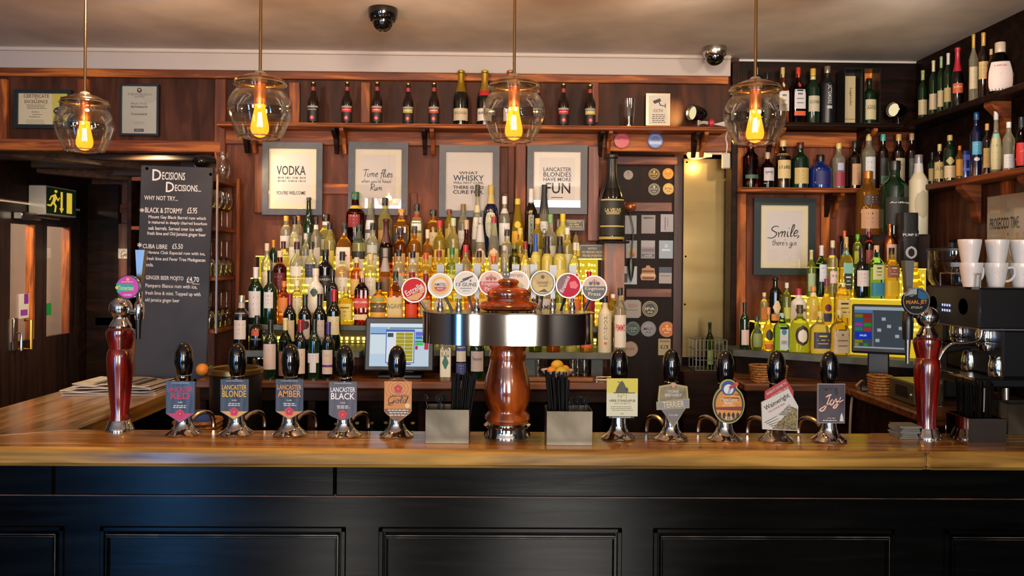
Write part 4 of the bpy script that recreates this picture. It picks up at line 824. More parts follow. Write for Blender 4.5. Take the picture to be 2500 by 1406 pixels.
side_shelf('dark upper shelf on the side wall, holding green bottles and cognac', UZ, 3.0, NIGHT, (3.75, 3.37)); side_shelf('brown lower shelf on the side wall, holding liqueurs', LZ, 3.0, RED, (3.98, 3.5))
# ------------------------------------------------------------------ pictures
FRAME = grain('grey_frame', '#25272b', '#3c3f44', (12, 12, 12), .4); GLASS = thin_glass('#ffffff', .05, .35, .01)
def picture(label, x0, y0, x1, y1, Y, bw, draw, paper='#b9b3a8', fm=None, mount=None, name='picture_frame', rot=0, cat='picture', depth=.022, glass=True):
    s = Sign(x0, y0, x1, y1, Y); t = thing(name, label, cat, s.o); fm = fm or FRAME
    m = MB(); b = s.r(bw); X0, X1, Z0, Z1 = s.x(x0), s.x(x1), s.z(y1), s.z(y0); D = depth
    for q in ([(X0, Z1), (X1, Z1), (X1 - b, Z1 - b), (X0 + b, Z1 - b)], [(X1, Z1), (X1, Z0), (X1 - b, Z0 + b), (X1 - b, Z1 - b)], [(X1, Z0), (X0, Z0), (X0 + b, Z0 + b), (X1 - b, Z0 + b)], [(X0, Z0), (X0, Z1), (X0 + b, Z1 - b), (X0 + b, Z0 + b)]): m.prism(q, 0, D, fm)
    m.build('frame', t)
    m = MB(); m.prism(s.rect(x0 + bw, y0 + bw, x1 - bw, y1 - bw), D * .55, D * .8, mat(paper, .7))
    if mount: m.prism(s.rect(x0 + bw, y0 + bw, x1 - bw, y1 - bw), D * .5, D * .54, mat(mount, .7)); k = (bw + 14); m.poly(s.rect(x0 + k, y0 + k, x1 - k, y1 - k), D * .49, mat(paper, .7))
    draw(m, s, D * .47); m.build('print', t)
    if glass: m = MB(); m.poly(s.rect(x0 + bw, y0 + bw, x1 - bw, y1 - bw), D * .3, GLASS); m.build('glass_pane', t)
    return t
INK = mat('#211f22', .8, name='ink')
def d_vodka(m, s, y):
    s.t(m, 'VODKA', 674, 404, 745, 427, y, INK); [m.poly(s.rect(674 + i * 3.6, y0, 674 + i * 3.6 + (1.2, 2.3, 1.6)[i % 3], y0 + hh), y, mat('#4a474a', .8)) for y0, hh, sd in ((431, 5, 5), (439.5, 4, 7)) for i in range(20) if i % sd]; s.t(m, "YOU'RE WELCOME", 673, 466, 745, 475, y, INK)
def d_time(m, s, y):
    m.script('Time flies', s.x(884), s.x(958), s.z(432), s.r(19), y, INK, .1); m.script("when you're havin'", s.x(882), s.x(956), s.z(446), s.r(10), y, INK, .11, .05); m.script('Rum.', s.x(903), s.x(936), s.z(465), s.r(16), y, INK, .1)
def d_whisky(m, s, y):
    for t_, y0, y1 in (('WHAT', 418, 425), ('WHISKY', 427, 441), ('WILL NOT CURE,', 443, 449), ('THERE IS NO', 453, 461), ('CURE FOR.', 464, 473)): s.t(m, t_, 1106 + (14 if y0 < 420 else 0), y0, 1181 - (14 if y0 < 420 else 0), y1, y, INK)
def d_blonde(m, s, y):
    for t_, y0, y1 in (('LANCASTER', 408, 418), ('BLONDES', 420, 431), ('HAVE MORE', 433, 442)): s.t(m, t_, 1327, y0, 1395, y1, y, INK)
    s.t(m, 'FUN', 1333, 446, 1393, 472, y, INK); m.poly(s.rect(1346, 481, 1375, 482.5), y, INK)
def d_smile(m, s, y):
    m.script('Smile,', s.x(1878), s.x(1955), s.z(582), s.r(29), y, INK, .1, .2, .08); m.script("there's gin", s.x(1887), s.x(1947), s.z(599), s.r(15), y, INK, .1, .05)
YP = BACK - .05
picture('grey-framed print headed Vodka in bold capitals', 640, 347, 787, 525, YP, 15, d_vodka, '#c4bfba', mount='#cfc4a8')
picture('grey-framed print reading Time flies in brush script', 850, 347, 996, 525, YP, 16, d_time, '#bab5ae', mount='#c5bda6')
picture('grey-framed print in serif capitals about whisky', 1072, 354, 1219, 530, YP, 16, d_whisky, '#bdb8b0')
picture('grey-framed print about Lancaster blondes having more fun', 1287, 354, 1434, 522, YP, 16, d_blonde, '#cac4bb', mount='#d4cdbe')
picture('black-green framed print reading Smile, there is gin', 1841, 484, 1991, 671, YB - .05, 17, d_smile, '#c9c4c2', mat('#1f2b2d', .35, name='dark_frame'), mount='#d2caa8')
def d_cert(m, s, y):
    B_ = mat('#7a5230', .7); s.t(m, 'CERTIFICATE', 55, 229, 117, 238, y, B_); s.t(m, 'EXCELLENCE', 57, 243, 114, 251, y, B_); s.t(m, 'of', 83, 238, 88, 242, y, B_)
    dashes(m, s, 60, 112, 255, 3, 4, 1.6, y, mat('#7a6a50'), 3); dashes(m, s, 68, 100, 272, 3, 6, 1.6, y, mat('#6a5a44'), 5, .3); dashes(m, s, 60, 110, 292, 3, 4, 1.2, y, mat('#9a8a60'), 8)
    m.poly(s.rect(125, 226, 165, 308), y, mat('#c7b94a', .6)); K = mat('#17212c', .5)
    m.poly(s.pts([(142, 258), (144, 240), (146, 232), (149, 240), (152, 258)]), y - .0005, K); m.disc(s.x(146), s.z(270), s.r(18), y - .0006, K, 24, s.r(11)); m.poly(s.pts([(142, 281), (151, 281), (152, 290), (162, 296), (163, 306), (128, 306), (128, 297), (140, 291)]), y - .0005, K)
    s.t(m, 'CASK', 140, 261, 153, 265, y - .001, PAPER); s.t(m, 'MARQUE', 132, 267, 160, 273, y - .001, PAPER); s.t(m, 'ALE', 141, 275, 152, 279, y - .001, PAPER); s.t(m, 'AWARD', 138, 298, 154, 303, y - .001, PAPER)
picture('black-framed yellow certificate of excellence on the wall over the passage', 33, 218, 173, 313, BACK - .03, 9, d_cert, '#cfc4a0', mat('#171f1e', .4), cat='certificate')
def d_cert2(m, s, y):
    Gy = mat('#a7a79c', .7)
    for r in (7, 12, 17): m.ring(s.x(362), s.z(230), s.r(r), s.r(r + 2.5), y + .0004, mat('#9c9c90', .7), 32)
    m.disc(s.x(338), s.z(219), s.r(6), y, mat('#3a2a24'), 16); m.disc(s.x(338), s.z(218), s.r(3), y - .0004, mat('#b09a84'), 10); s.t(m, 'THE PUBLICAN', 309, 226, 368, 232, y, mat('#77726a')); s.t(m, 'AWARDS', 326, 233, 350, 237, y, mat('#77726a'))
    s.t(m, 'Best Pub', 318, 249, 356, 254, y, mat('#77726a')); s.t(m, 'Best Freehouse Pub', 318, 257, 358, 262, y, INK); s.t(m, 'The Sun Hotel & Bar', 318, 275, 358, 280, y, INK); dashes(m, s, 322, 354, 297, 2, 4, 1, y, mat('#8a867c'), 3); m.poly(s.rect(326, 314, 349, 321), y, mat('#1c1c1a')); s.t(m, 'PUBLICAN', 329, 316, 346, 319, y - .0005, PAPER)
picture('black-framed pale certificate with grey rings on the wall over the passage', 291, 204, 387, 331, BACK - .03, 5, d_cert2, '#a9a99c', mat('#171a1a', .4), cat='certificate')
# print on the side wall
t = thing('picture_frame', 'pale print reading Prosecco Time on the dark side wall', 'picture', (RW - .04, 3.73, 1.885)); m = MB()
m.box(-.165, .165, 0, .02, -.2, .2, mat('#8f8674', .4)); m.build('frame', t)
m = MB(); W5 = [(-.158, -.193), (.158, -.193), (.158, .193), (-.158, .193)]; m.poly(W5, -.001, mat('#a39a88', .6)); m.text('PROSECCO TIME.', -.14, .085, .04, .095, -.002, mat('#241f1a', .7)); m.disc(0, .125, .012, -.002, mat('#8f846f'), 16); m.disc(0, .015, .007, -.002, mat('#8a5a3c'), 6); m.build('print', t)
m = MB(); m.poly(W5, -.004, GLASS); m.build('glass_pane', t); t.rotation_euler = (0, 0, R(-90))
# plaques on the wall behind the bottles
def plaque(label, x0, y0, x1, y1, Y, seed, big=False):
    s = Sign(x0, y0, x1, y1, Y); m = MB(); m.prism(s.rect(x0, y0, x1, y1), 0, .012, mat('#12110d', .4)); GO = mat('#b9a860', .4)
    for a, b, c, d in ((x0 + 3, y0 + 3, x1 - 3, y0 + 4.2), (x0 + 3, y1 - 4.2, x1 - 3, y1 - 3), (x0 + 3, y0 + 3, x0 + 4.2, y1 - 3), (x1 - 4.2, y0 + 3, x1 - 3, y1 - 3)): m.poly(s.rect(a, b, c, d), -.0006, GO)
    if big:
        for i, tx in enumerate(('NOTICE', 'NO PERSON UNDER', 'THE AGE OF EIGHTEEN', 'WILL BE SERVED', 'WITH LIQUOR', 'Proof of Age', 'required')): s.t(m, tx, x0 + 8 + (i == 0) * 14, y0 + 8 + i * 8.6, x1 - 7 - (i == 0) * 14, y0 + 13.5 + i * 8.6, -.0006, GO, fit=True)
    else:
        for i, tx in enumerate(('LICENSED TO', 'SELL BEER', 'WINE & SPIRITS')): s.t(m, tx, x0 + 22, y0 + 5 + i * 6, x1 - 5, y0 + 9 + i * 6, -.0006, GO, fit=True)
    tag(m.build('wall_plaque', None, s.o), label, 'plaque', 'gold-lettered plaques')
plaque('small black plaque with gold lettering just under the blondes print', 1359, 535, 1428, 563, BACK - .045, 1); plaque('large black notice plaque with gold lettering beside the wooden pilaster', 1413, 596, 1478, 678, BACK - .06, 2, True)
# ------------------------------------------------------------------ niche: board with stickers, steel sheet, small things
YD = 4.80
t = thing('notice_board', 'dark panelled board door covered in beer stickers', 'board', P(1592, 900, YD)); o0 = t.location; m = MB(); BD = grain('dark_board', '#100906', '#26160f', (26, 26, 3), .5, 0, spec=.15)
def rel(mb): mb.xform(Matrix.Translation(-o0)); return mb
pbox(m, 1500, 372, 1666, 1075, YD, .05, BD, .004); rel(m).build('board', t)
for a, b, c, d in ((1500, 382, 1655, 402), (1505, 494, 1641, 516), (1528, 705, 1640, 726)): m = MB(); pbox(m, a, b, c, d, YD - .02, .022, grain('pink_worn_batten', '#5b3a33', '#94675c', (3, 26, 26), .55, 0, '#744b42'), .004); rel(m).build('batten', t)
m = MB(); pbox(m, 1643, 372, 1667, 1075, YD - .012, .03, grain('board_edge', '#26130c', '#48281a', (26, 26, 3), .4), .003); rel(m).build('edge_post', t)
def round_sticker(cx, cy, r, c, rim, label, txt, ink='#1c1a16', emb=None):
    s = Sign(cx - r, cy - r, cx + r, cy + r, YD - .004); m = MB(); turn_y(m, 0, 0, s.r(r), 0, .003, mat(rim, .4), mat(c, .4)); f = -.001
    m.ring(0, 0, s.r(r * .74), s.r(r * .79), f, mat(rim, .4)); s.t(m, txt, cx - r * .6, cy - r * .2, cx + r * .6, cy + r * .16, f, mat(ink)); dashes(m, s, cx - r * .4, cx + r * .4, cy + r * .35, 1, 2, r * .12, f, mat(ink), 2)
    if emb: m.disc(0, s.r(r * .42), s.r(r * .2), f, mat(emb), 12)
    tag(m.build('round_sticker', None, s.o), label, 'sticker', 'stickers on the dark board')
for a in ((1534, 427, 12, '#8f8a80', '#3a4438', 'round grey and green sticker half hidden by the big black bottle neck', 'ALE', '#a02020', '#2a6a3a'), (1597, 425, 13.5, '#1d1b14', '#c9a63c', 'round black sticker ringed in gold, top row of the board', 'PALE', '#c9a63c', '#c9a63c'), (1631, 424, 13.5, '#d18a1c', '#a8741c', 'round orange sticker, top row of the board', 'GOLD', '#7a4410', '#f0c060'), (1597, 462, 14, '#2a2c28', '#b9b49a', 'round black sticker ringed in silver, below the gold-ringed one', 'STOUT', '#b9b49a', '#b9b49a'), (1632, 461, 14, '#c0a052', '#8a6c2c', 'round tan sticker below the orange one', 'BITTER', '#3a2c14', None), (1587, 754, 19, '#2e2c26', '#c9b878', 'round black sticker with cream band beside the white octagon', 'IPA', '#d9cfae', None), (1545, 802, 17, '#23422c', '#7a8a88', 'round dark green sticker beside the white-labelled bottle', 'CIDER', '#9ab09a', None), (1583, 803, 19, '#8f8c92', '#5c5a60', 'round grey sticker between the green and the orange one', 'MILD', '#3a383e', None), (1628, 804, 19, '#cc6a24', '#9a9288', 'round bright orange sticker on the lower board', 'AMBER', '#f5d9a0', '#f0b040')): round_sticker(*a)
s = Sign(1524, 834, 1560, 874, YD - .06); m = MB(); turn_y(m, 0, 0, s.r(19), 0, .01, mat('#8a6f5a', .5), mat('#b09280', .5)); s.t(m, 'HOPS', 1532, 851, 1552, 857, -.001, mat('#7a4a3a')); o = m.build('round_sticker', None, s.o); tag(o, 'round tan beer mat low on the board behind a pump grip', 'sticker', 'stickers on the dark board'); o.location.y = YD - .012
def card(x0, y0, x1, y1, c, label, parts, shape=None):
    s = Sign(x0, y0, x1, y1, YD - .004); m = MB(); m.prism(s.pts(shape) if shape else s.rect(x0, y0, x1, y1), 0, .003, mat(c, .5))
    for i, (a, b, c_, d, col) in enumerate(parts): m.poly(s.rect(x0 + (x1 - x0) * a, y0 + (y1 - y0) * b, x0 + (x1 - x0) * c_, y0 + (y1 - y0) * d), -.0004 * (i + 1), mat(col, .5))
    return s, m
def done(sm, label, txt=None, ink='#3a3a3a', box=(.2, .4, .8, .55)):
    s, m = sm; x0, y0, x1, y1 = s.b
    if txt: s.t(m, txt, x0 + (x1 - x0) * box[0], y0 + (y1 - y0) * box[1], x0 + (x1 - x0) * box[2], y0 + (y1 - y0) * box[3], -.003, mat(ink))
    tag(m.build('card', None, s.o), label, 'card', 'cards on the dark board')
done(card(1526, 526, 1554, 571, '#8f9094', '', ()), 'plain grey card, first of the upper card row', None); done(card(1566, 525, 1600, 570, '#8c8688', '', ((.1, .1, .9, .2, '#6c686a'),)), 'grey-pink card with a dark heading, middle of the upper row', 'MENU', '#4a4648', (.2, .1, .8, .2))
done(card(1613, 523, 1646, 566, '#9a989e', '', ((.3, .15, .36, .9, '#55525a'), (.5, .2, .55, .7, '#6a666e'))), 'grey card with dark streaks, last of the upper row'); done(card(1528, 587, 1555, 630, '#8f949a', '', ((.1, .45, .95, .7, '#a89a7a'), (.3, .6, .8, .9, '#b8862a'), (.5, .75, .75, .92, '#a8321c'))), 'postcard with yellow and red patch, first of the second row')
done(card(1565, 587, 1599, 631, '#8a8c92', '', ((.0, .0, 1, .35, '#a0a2a6'), (.05, .45, .95, .62, '#7a6470'), (.05, .75, .95, .9, '#5a5a60'))), 'grey landscape card, middle of the second row', 'LAGER', '#c9c9c9', (.2, .78, .8, .88)); done(card(1609, 587, 1643, 631, '#93a4b2', '', ((.2, .48, .8, .58, '#c9d4da'),)), 'pale blue card, last of the second row', 'GIN', '#dfe6ea', (.38, .2, .62, .4))
done(card(1522, 650, 1555, 694, '#b9bcc0', '', ((.0, .4, .3, .9, '#2a2c30'),)), 'white card with a dark corner, first of the third row'); done(card(1609, 652, 1640, 692, '#a09a98', '', ((.0, .0, 1, .35, '#444a5a'), (.1, .5, .9, .56, '#7a6f6c'))), 'grey card with dark blue top, last of the third row'); done(card(1607, 827, 1637, 867, '#a89c78', '', ((.2, .4, .8, .6, '#35402a'), (.1, .1, .9, .2, '#8a6a4a'))), 'cream square card with green lettering low on the board', 'IPA', '#d9d0ac', (.3, .42, .7, .58))
done(card(1563, 648, 1602, 686, '#b58a62', '', ((.12, .3, .88, .45, '#7a3a2c'), (.06, .55, .94, .68, '#d9c08a'), (.15, .75, .85, .88, '#7a3a2c')), [(1578, 648), (1586, 648), (1588, 653), (1598, 655), (1599, 668), (1602, 674), (1598, 684), (1566, 684), (1563, 674), (1567, 666), (1567, 656), (1577, 653)]), 'crest-shaped copper card, middle of the third row'); done(card(1523, 732, 1565, 776, '#a59c94', '', ((.15, .55, .8, .58, '#5a5450'),), [(1529, 732), (1559, 732), (1565, 738), (1565, 770), (1559, 776), (1529, 776), (1523, 770), (1523, 738)]), 'white octagonal beer mat on the lower board', 'BREW', '#b5806a', (.25, .22, .8, .42))
for cx, c, c2, lab, tx in ((1518, '#a8162c', '#c8304a', 'large red bottle-cap sign on the rail over the dark board', 'P'), (1600, '#5f7cb8', '#8ea6d4', 'large blue bottle-cap sign on the rail over the dark board', 'Bohemia')):
    s = Sign(cx - 19, 324, cx + 19, 362, BACK - .05); m = MB(); n = 42; o = [((1 + .05 * (k % 2)) * s.r(18) * math.cos(2 * PI * k / n), (1 + .05 * (k % 2)) * s.r(18) * math.sin(2 * PI * k / n)) for k in range(n)]
    m.prism(o, 0, .02, mat(c, .3)); m.disc(0, 0, s.r(14), -.0008, mat(c2, .3)); m.disc(0, 0, s.r(11.5), -.0016, mat(c, .3))
    if len(tx) > 1: m.poly(s.rect(cx - 15, 345, cx + 15, 353), -.0022, mat('#9db4dc', .4)); s.t(m, tx, cx - 13, 346, cx + 13, 352, -.003, WHITE)
    else: m.ring(0, 0, s.r(4), s.r(5.5), -.0022, mat('#d9607a')); s.t(m, tx, cx - 2, 340, cx + 2.5, 346, -.0024, mat('#d9607a'))
    tag(m.build('bottle_cap_sign', None, s.o), lab, 'sign', 'bottle-cap signs')
YS = 4.74
t = thing('steel_sheet', 'tall brushed golden steel sheet lining the niche beside the sticker board', 'wall panel', P(1727, 870, YS)); o0 = t.location
m = MB(); pbox(m, 1668, 388, 1786, 872, YS, .004, grain('warm_brushed_steel', '#8a744a', '#99855a', (.8, .8, 5), .33, 0, None, 0, 2, 1., rvar=.03), 0); m.box(P(1786, 600, YS).x - .002, P(1786, 600, YS).x, YS - .05, YS, P(1727, 872, YS).z, P(1727, 388, YS).z, STEEL); rel(m).build('sheet', t)
m = MB()
for a, b in ((1677, 396), (1674, 626), (1672, 743)): p = P(a, b, YS); m.lathe([(.006, 0), (.004, -.003), (0, -.004)], BLACK, 10, tuple(p), axis='y')
rel(m).build('rivets', t); p = P(1772, 440, YS); m = MB(); m.box(p.x - .012, p.x + .03, YS - .03, YS, p.z - .008, p.z + .01, BLACK, .003); rel(m).build('latch', t)
p = P(1712, 378, 4.62); t = thing('strip_lamp', 'small glowing shell-shaped lamp tucked under the rail over the steel sheet', 'lamp', p); m = MB(); m.lathe([(0, -.085), (.02, -.075), (.03, -.05), (.026, -.01), (.015, .03), (.012, .06)], glow((1, .6, .2), 1.8, 'warm_lamp'), 20, axis='x', sy=.8); m.build('lamp_shade', t); m = MB(); m.box(.0, .14, -.012, .012, .004, .022, WHITE, .004); m.build('holder', t)
point('strip_light', (p.x, p.y + .04, p.z - .05), 1.8, (1, .55, .15), .03)
p = P(1772, 393, 4.6); t = thing('junction_box', 'white plastic junction box with a cable beside the niche post', 'switch box', p); m = MB(); m.box(-.022, .022, -.02, .015, -.045, .045, mat('#b5aea2', .5), .006); m.build('housing', t); m = MB(); m.tube(smooth_line([(0, -.005, .04), (.004, -.01, .09), (-.004, -.01, .13), (.006, -.005, .17)]), .004, WHITE); m.build('cable', t)
# big black bottle stands on a wooden pilaster: both built with the bottles below
# ------------------------------------------------------------------ exit sign, downlights
yn, yf = PX(104, 490, LW + .1).y, PX(180, 490, LW + .1).y; zb_, zt_ = P(117, 524, yn).z, P(117, 452, yn).z
t = thing('exit_sign', 'green and yellow emergency exit sign box with running figure and arrow', 'sign', (LW, (yn + yf) / 2, (zb_ + zt_) / 2)); hy, hz = (yf - yn) / 2, (zt_ - zb_) / 2
m = MB(); m.box(0, .12, -hy, hy, -hz, hz, mat('#a8a294', .6), .006); m.build('box_body', t)
m = MB(); m.poly([(-hy + .01, -hz + .01), (hy - .01, -hz + .01), (hy - .01, hz - .01), (-hy + .01, hz - .01)], -.0, mat('#04210f', .4, em=.25)); YL_ = glow('#d9b83c', .75, 'lit_yellow'); a = hy / .18; b = hz / .11
U = lambda l: [((x - .5) * 2 * hy, (z - .5) * 2 * hz) for x, z in l]
m.poly(U([(.44, .12), (.52, .12), (.55, .25), (.535, .25), (.535, .85), (.475, .85), (.475, .25), (.42, .25)][:0] or [(.46, .85), (.53, .85), (.53, .28), (.57, .28), (.495, .1), (.42, .28), (.46, .28)]), -.001, YL_); m.poly(U([(.66, .12), (.84, .12), (.84, .85), (.66, .85)]), -.001, YL_)
c_ = U([(.31, .84)])[0]; m.disc(c_[0], c_[1], hy * .1, -.001, YL_, 10, hz * .1)
for l in ([(.24, .72), (.31, .76), (.34, .62), (.27, .42), (.2, .48)], [(.24, .72), (.15, .66), (.1, .52), (.13, .5), (.18, .62), (.25, .66)], [(.31, .72), (.38, .58), (.42, .66), (.44, .62), (.38, .5), (.3, .62)], [(.27, .46), (.34, .34), (.31, .12), (.26, .12), (.28, .32), (.2, .44)], [(.2, .5), (.25, .44), (.16, .3), (.04, .32), (.05, .37), (.14, .36)]): m.poly(U(l), -.001, YL_)
o = m.build('picture_face', t); o.rotation_euler = (0, 0, R(90)); o.location = (.1215, 0, 0)
proto = None
for px, py, Y, lab in ((15, 388, 4.95, 'small round downlight in the passage ceiling, nearest the certificates'), (350, 393, 5.1, 'small round downlight in the passage ceiling just above the chalkboard'), (302, 455, 6.35, 'small round downlight in the passage ceiling, deepest in, beside the chalkboard')):
    p = P(px, py, Y); p.z = SOF + .12
    if proto is None:
        t = proto = thing('downlight', lab, 'lamp', p, 0, 'downlights in the passage'); m = MB(); m.lathe([(.034, -.004), (.05, -.008), (.052, 0)], mat('#8a7a5c', .3, 1.), 24); m.build('trim_ring', t); m = MB(); m.lathe([(0, -.006), (.034, -.006)], glow((1, .85, .55), 9, 'downlight'), 20); m.build('lit_lens', t)
    else: dup(proto, p, None, lab)
    spot('downlight_spot', (p.x, p.y, p.z - .02), (p.x, p.y, 0), 85, (1, .75, .45), 165)
# ------------------------------------------------------------------ back bar: cabinet, slate steps, lit risers
CZ = Z(932, 4.0, 1000); CY = 4.0; CX0, CX1 = X(478, CY), X(1530, CY)
OAKD = grain('back_counter_wood', '#3a1d0c', '#74431d', (2, 26, 26), .35, .3)
t = thing('back_bar_cabinet', 'dark back bar cabinet with open bottle bay under the wooden counter', 'cabinet', ((CX0 + CX1) / 2, 4.3, 0)); cx = t.location.x; a, b = CX0 - cx + .01, CX1 - cx - .01
m = MB(); m.box(a, b, -.255, .31, .0, .72, NIGHT).box(a, b, .24, .31, .72, CZ - .041, NIGHT); m.box(a, a + .03, -.255, .24, .72, CZ - .041, NIGHT).box(b - .03, b, -.255, .24, .72, CZ - .041, NIGHT); m.box(a + .03, b - .03, -.24, .2, CZ - .09, CZ - .041, NIGHT); m.build('carcass', t)
for x in (a + .55, a + 1.1, a + 1.62): m = MB(); m.box(x - .02, x + .02, -.25, .24, .7205, CZ - .042, NIGHT, .003); m.build('upright', t)
t = thing('back_counter', 'narrow red-brown wooden counter running under the till and wine bottles', 'counter', (cx, 4.3, CZ)); m = MB(); m.box(CX0 - cx, CX1 - cx, CY - 4.3, .315, -.04, 0, OAKD, .008); m.build('board', t)
m = MB(); m.box(CX0 - cx + .02, CX1 - cx - .02, CY - 4.3 + .01, CY - 4.3 + .034, -.10, -.041, NIGHT, .003); m.build('apron', t)
LIT = glow((1, .66, .03), .55, 'led_yellow'); STRIP = glow((1, .80, .12), 3.6, 'led_bar'); LITS = glow((1, .80, .10), 4.0, 'led_strip')
S1Y, S1Z = 4.15, Z(861, 4.15, 1350); S2Y, S2Z = 4.25, Z(794, 4.25, 860)
TX0, TX1 = X(603, 4.36), X(1475, 4.4); S1X0, S1X1 = X(578, S1Y), X(1530, S1Y)
t = thing('slate_step', 'lower slate slab on slate legs along the back counter', 'display stand', (0, 4.6, S1Z))
m = MB(); m.box(S1X0, X(880, S1Y), S1Y - 4.6, 0, -.034, 0, SLATE, .004); m.box(X(1265, S1Y), S1X1, S1Y - 4.6, 0, -.034, 0, SLATE, .004); m.box(X(880, S1Y), X(1265, S1Y), -.35, 0, -.034, -.0005, SLATE, .003); m.build('lower_slab', t)
for px in (585, 1300, 1462): x = X(px, 4.2); m = MB(); m.box(x - .03, x + .03, -.36, -.2, CZ - S1Z + .0005, -.0345, SLATE); m.build('leg', t)
t = thing('slate_step', 'upper slate slab behind the till, lit below by a yellow strip', 'display stand', (0, 4.6, S1Z))
m = MB(); m.box(TX0, TX1, S2Y - 4.6, 0, S2Z - S1Z - .03, S2Z - S1Z, SLATE, .004); m.build('upper_slab', t)
TIERS = [(S2Z, 4.295, S2Y + .088), (S2Z + .12, 4.382, S2Y + .175), (S2Z + .24, 4.470, S2Y + .262), (S2Z + .36, 4.555, 4.60)]
m = MB(); n = 60
for i in range(n):
    x = TX0 + .03 + (TX1 - TX0 - .06) * i / (n - 1); m.box(x - .006, x + .006, S2Y - 4.6 + .19, S2Y - 4.6 + .2, S2Z - S1Z - .045, S2Z - S1Z - .031, LITS)
for i in range(n):
    x = TX0 + .03 + (TX1 - TX0 - .06) * i / (n - 1); m.box(x - .0075, x + .0075, -.064, -.06, .022, .036, STRIP); m.box(x - .005, x + .005, -.064, -.06, .006, .014, STRIP)
m.box(TX0 + .02, TX1 - .02, -.0595, -.057, .002, .042, mat('#6a5a14', .4, em=.3)); o = m.build('led_strip', t)
m = MB(); m.box(TX0 + .02, TX1 - .02, -.05, -.04, .001, S2Z - S1Z - .031, mat('#5a4a2a', .5)); m.build('back_panel', t)
GLOWT = mat('#f0d050', .3, em=1.1, name='lit_glass_tread')
def led_bars(m, x0, x1, y, h):
    n = int((x1 - x0) / .016)
    for q, zz in enumerate((.018, .045, .078)):
        for i in range(n):
            if (i * 7 + q * 3) % 5: xx = x0 + (x1 - x0) * (i + .5) / n; m.box(xx - .005, xx + .005, y + .0005, y + .003, zz, zz + (.009, .016, .012)[(i + q) % 3], STRIP)
for i, (z, yc, yb) in enumerate(TIERS[:3]):
    st_ = thing('lit_step', 'glowing yellow %s step under the spirit bottles' % ('second', 'third', 'top')[i], 'display step', (0, 4.6, z), 0, 'lit steps behind the bar'); h = .12
    m = MB(); m.box(TX0, TX1, yb - 4.6 + .012, -.0, .0005, h - .006, NIGHT); m.build('body', st_)
    m = MB(); m.box(TX0 + .02, TX1 - .02, yb - 4.6 + .003, yb - 4.6 + .011, .001, h - .007, LIT); led_bars(m, TX0 + .03, TX1 - .03, yb - 4.6, h); m.build('lit_riser', st_)
    m = MB(); m.box(TX0, TX1, yb - 4.6, 0, h - .0055, h, GLOWT); m.build('glass_tread', st_)
# strip of LEDs seen between the till and the wine bottles
t_led = t
# ------------------------------------------------------------------ bottle kit
GLS = {'clear': solid_glass('#f2eecb', 0, 1.36, .84), 'pale': solid_glass('#f2e68c', 0, 1.36, .82), 'yellow': solid_glass('#f0cc40', 0, 1.36, .82), 'amber': solid_glass('#e09430', 0, 1.36, .86), 'whisky': solid_glass('#c0601a', 0, 1.36, .9),  # yellowish, partly diffuse tints put the LED glow into the glass colour
       'red': solid_glass('#7a0a0c', 0, 1.38), 'redbrown': solid_glass('#6a1c0c', 0, 1.38), 'green': solid_glass('#1f6b2c', 0, 1.4), 'lime': solid_glass('#bccc4a', 0, 1.38, .85), 'aqua': solid_glass('#8fd0c4', 0, 1.38), 'blue': mat('#0f2468', .1, coat=.6), 'olive': solid_glass('#6a7018', 0, 1.38),
       'wine': mat('#070c07', .08, coat=.7, name='dark_wine_glass'), 'dkgreen': mat('#0c2412', .08, coat=.7, name='dark_green_glass'), 'black': mat('#060606', .1, coat=.6, name='black_bottle'), 'brown': mat('#150a05', .08, coat=.7, name='brown_glass'),
       'frost': mat('#c9c2a4', .4, name='frosted_glass'), 'cloudy': mat('#b9ad48', .35, coat=.3, name='cloudy_yellow'), 'white': mat('#d5d0c6', .35, coat=.3, name='white_glass'), 'silver': STEEL, 'navy': mat('#0a1030', .15, coat=.5), 'tin': mat('#15171a', .35), 'copper': mat('#b46a3c', .3, 1.)}
ST = {
 'wine': ([(.9, 0), (1, .015), (1, .58), (.95, .64), (.75, .70), (.5, .745), (.4, .78), (.365, .82), (.36, .97)], (.385, .80)),
 'spirit': ([(.93, 0), (1, .015), (1, .59), (.96, .645), (.82, .695), (.56, .74), (.42, .77), (.38, .80), (.37, .92)], (.42, .87)),
 'tall': ([(.93, 0), (1, .015), (1, .62), (.93, .68), (.7, .735), (.5, .775), (.42, .82), (.39, .95)], (.43, .88)),
 'squat': ([(.93, 0), (1, .02), (1, .52), (.94, .60), (.75, .67), (.45, .725), (.33, .77), (.31, .88)], (.36, .82)),
 'cone': ([(.9, 0), (1, .02), (.98, .3), (.85, .52), (.62, .70), (.45, .84), (.38, .97)], (.42, .90)),
 'beer': ([(.92, 0), (1, .015), (1, .46), (.97, .54), (.8, .62), (.55, .70), (.46, .76), (.42, .80), (.40, .95)], (.46, .955)),
 'champ': ([(.9, 0), (1, .02), (1, .42), (.96, .50), (.8, .58), (.6, .66), (.46, .73), (.38, .8), (.34, .98)], (.40, .62)),
 'round': ([(.6, 0), (.8, .03), (.97, .15), (1, .28), (.95, .42), (.75, .55), (.5, .63), (.36, .69), (.33, .9)], (.38, .84)),
 'flask': ([(.62, 0), (.82, .02), (.97, .14), (1, .27), (.95, .45), (.75, .62), (.5, .74), (.36, .77), (.33, .88)], (.4, .80)),
 'slim': ([(.95, 0), (1, .01), (1, .70), (.9, .76), (.6, .82), (.48, .86), (.45, .96)], (.52, .91)),
 'bell': ([(1, 0), (1, .03), (.96, .12), (.8, .35), (.6, .55), (.42, .70), (.3, .80), (.27, .93)], (.32, .88)),
 'can': ([(.96, 0), (1, .01), (1, .985), (.96, 1)], None),
}
WOODCAP = 'cork'
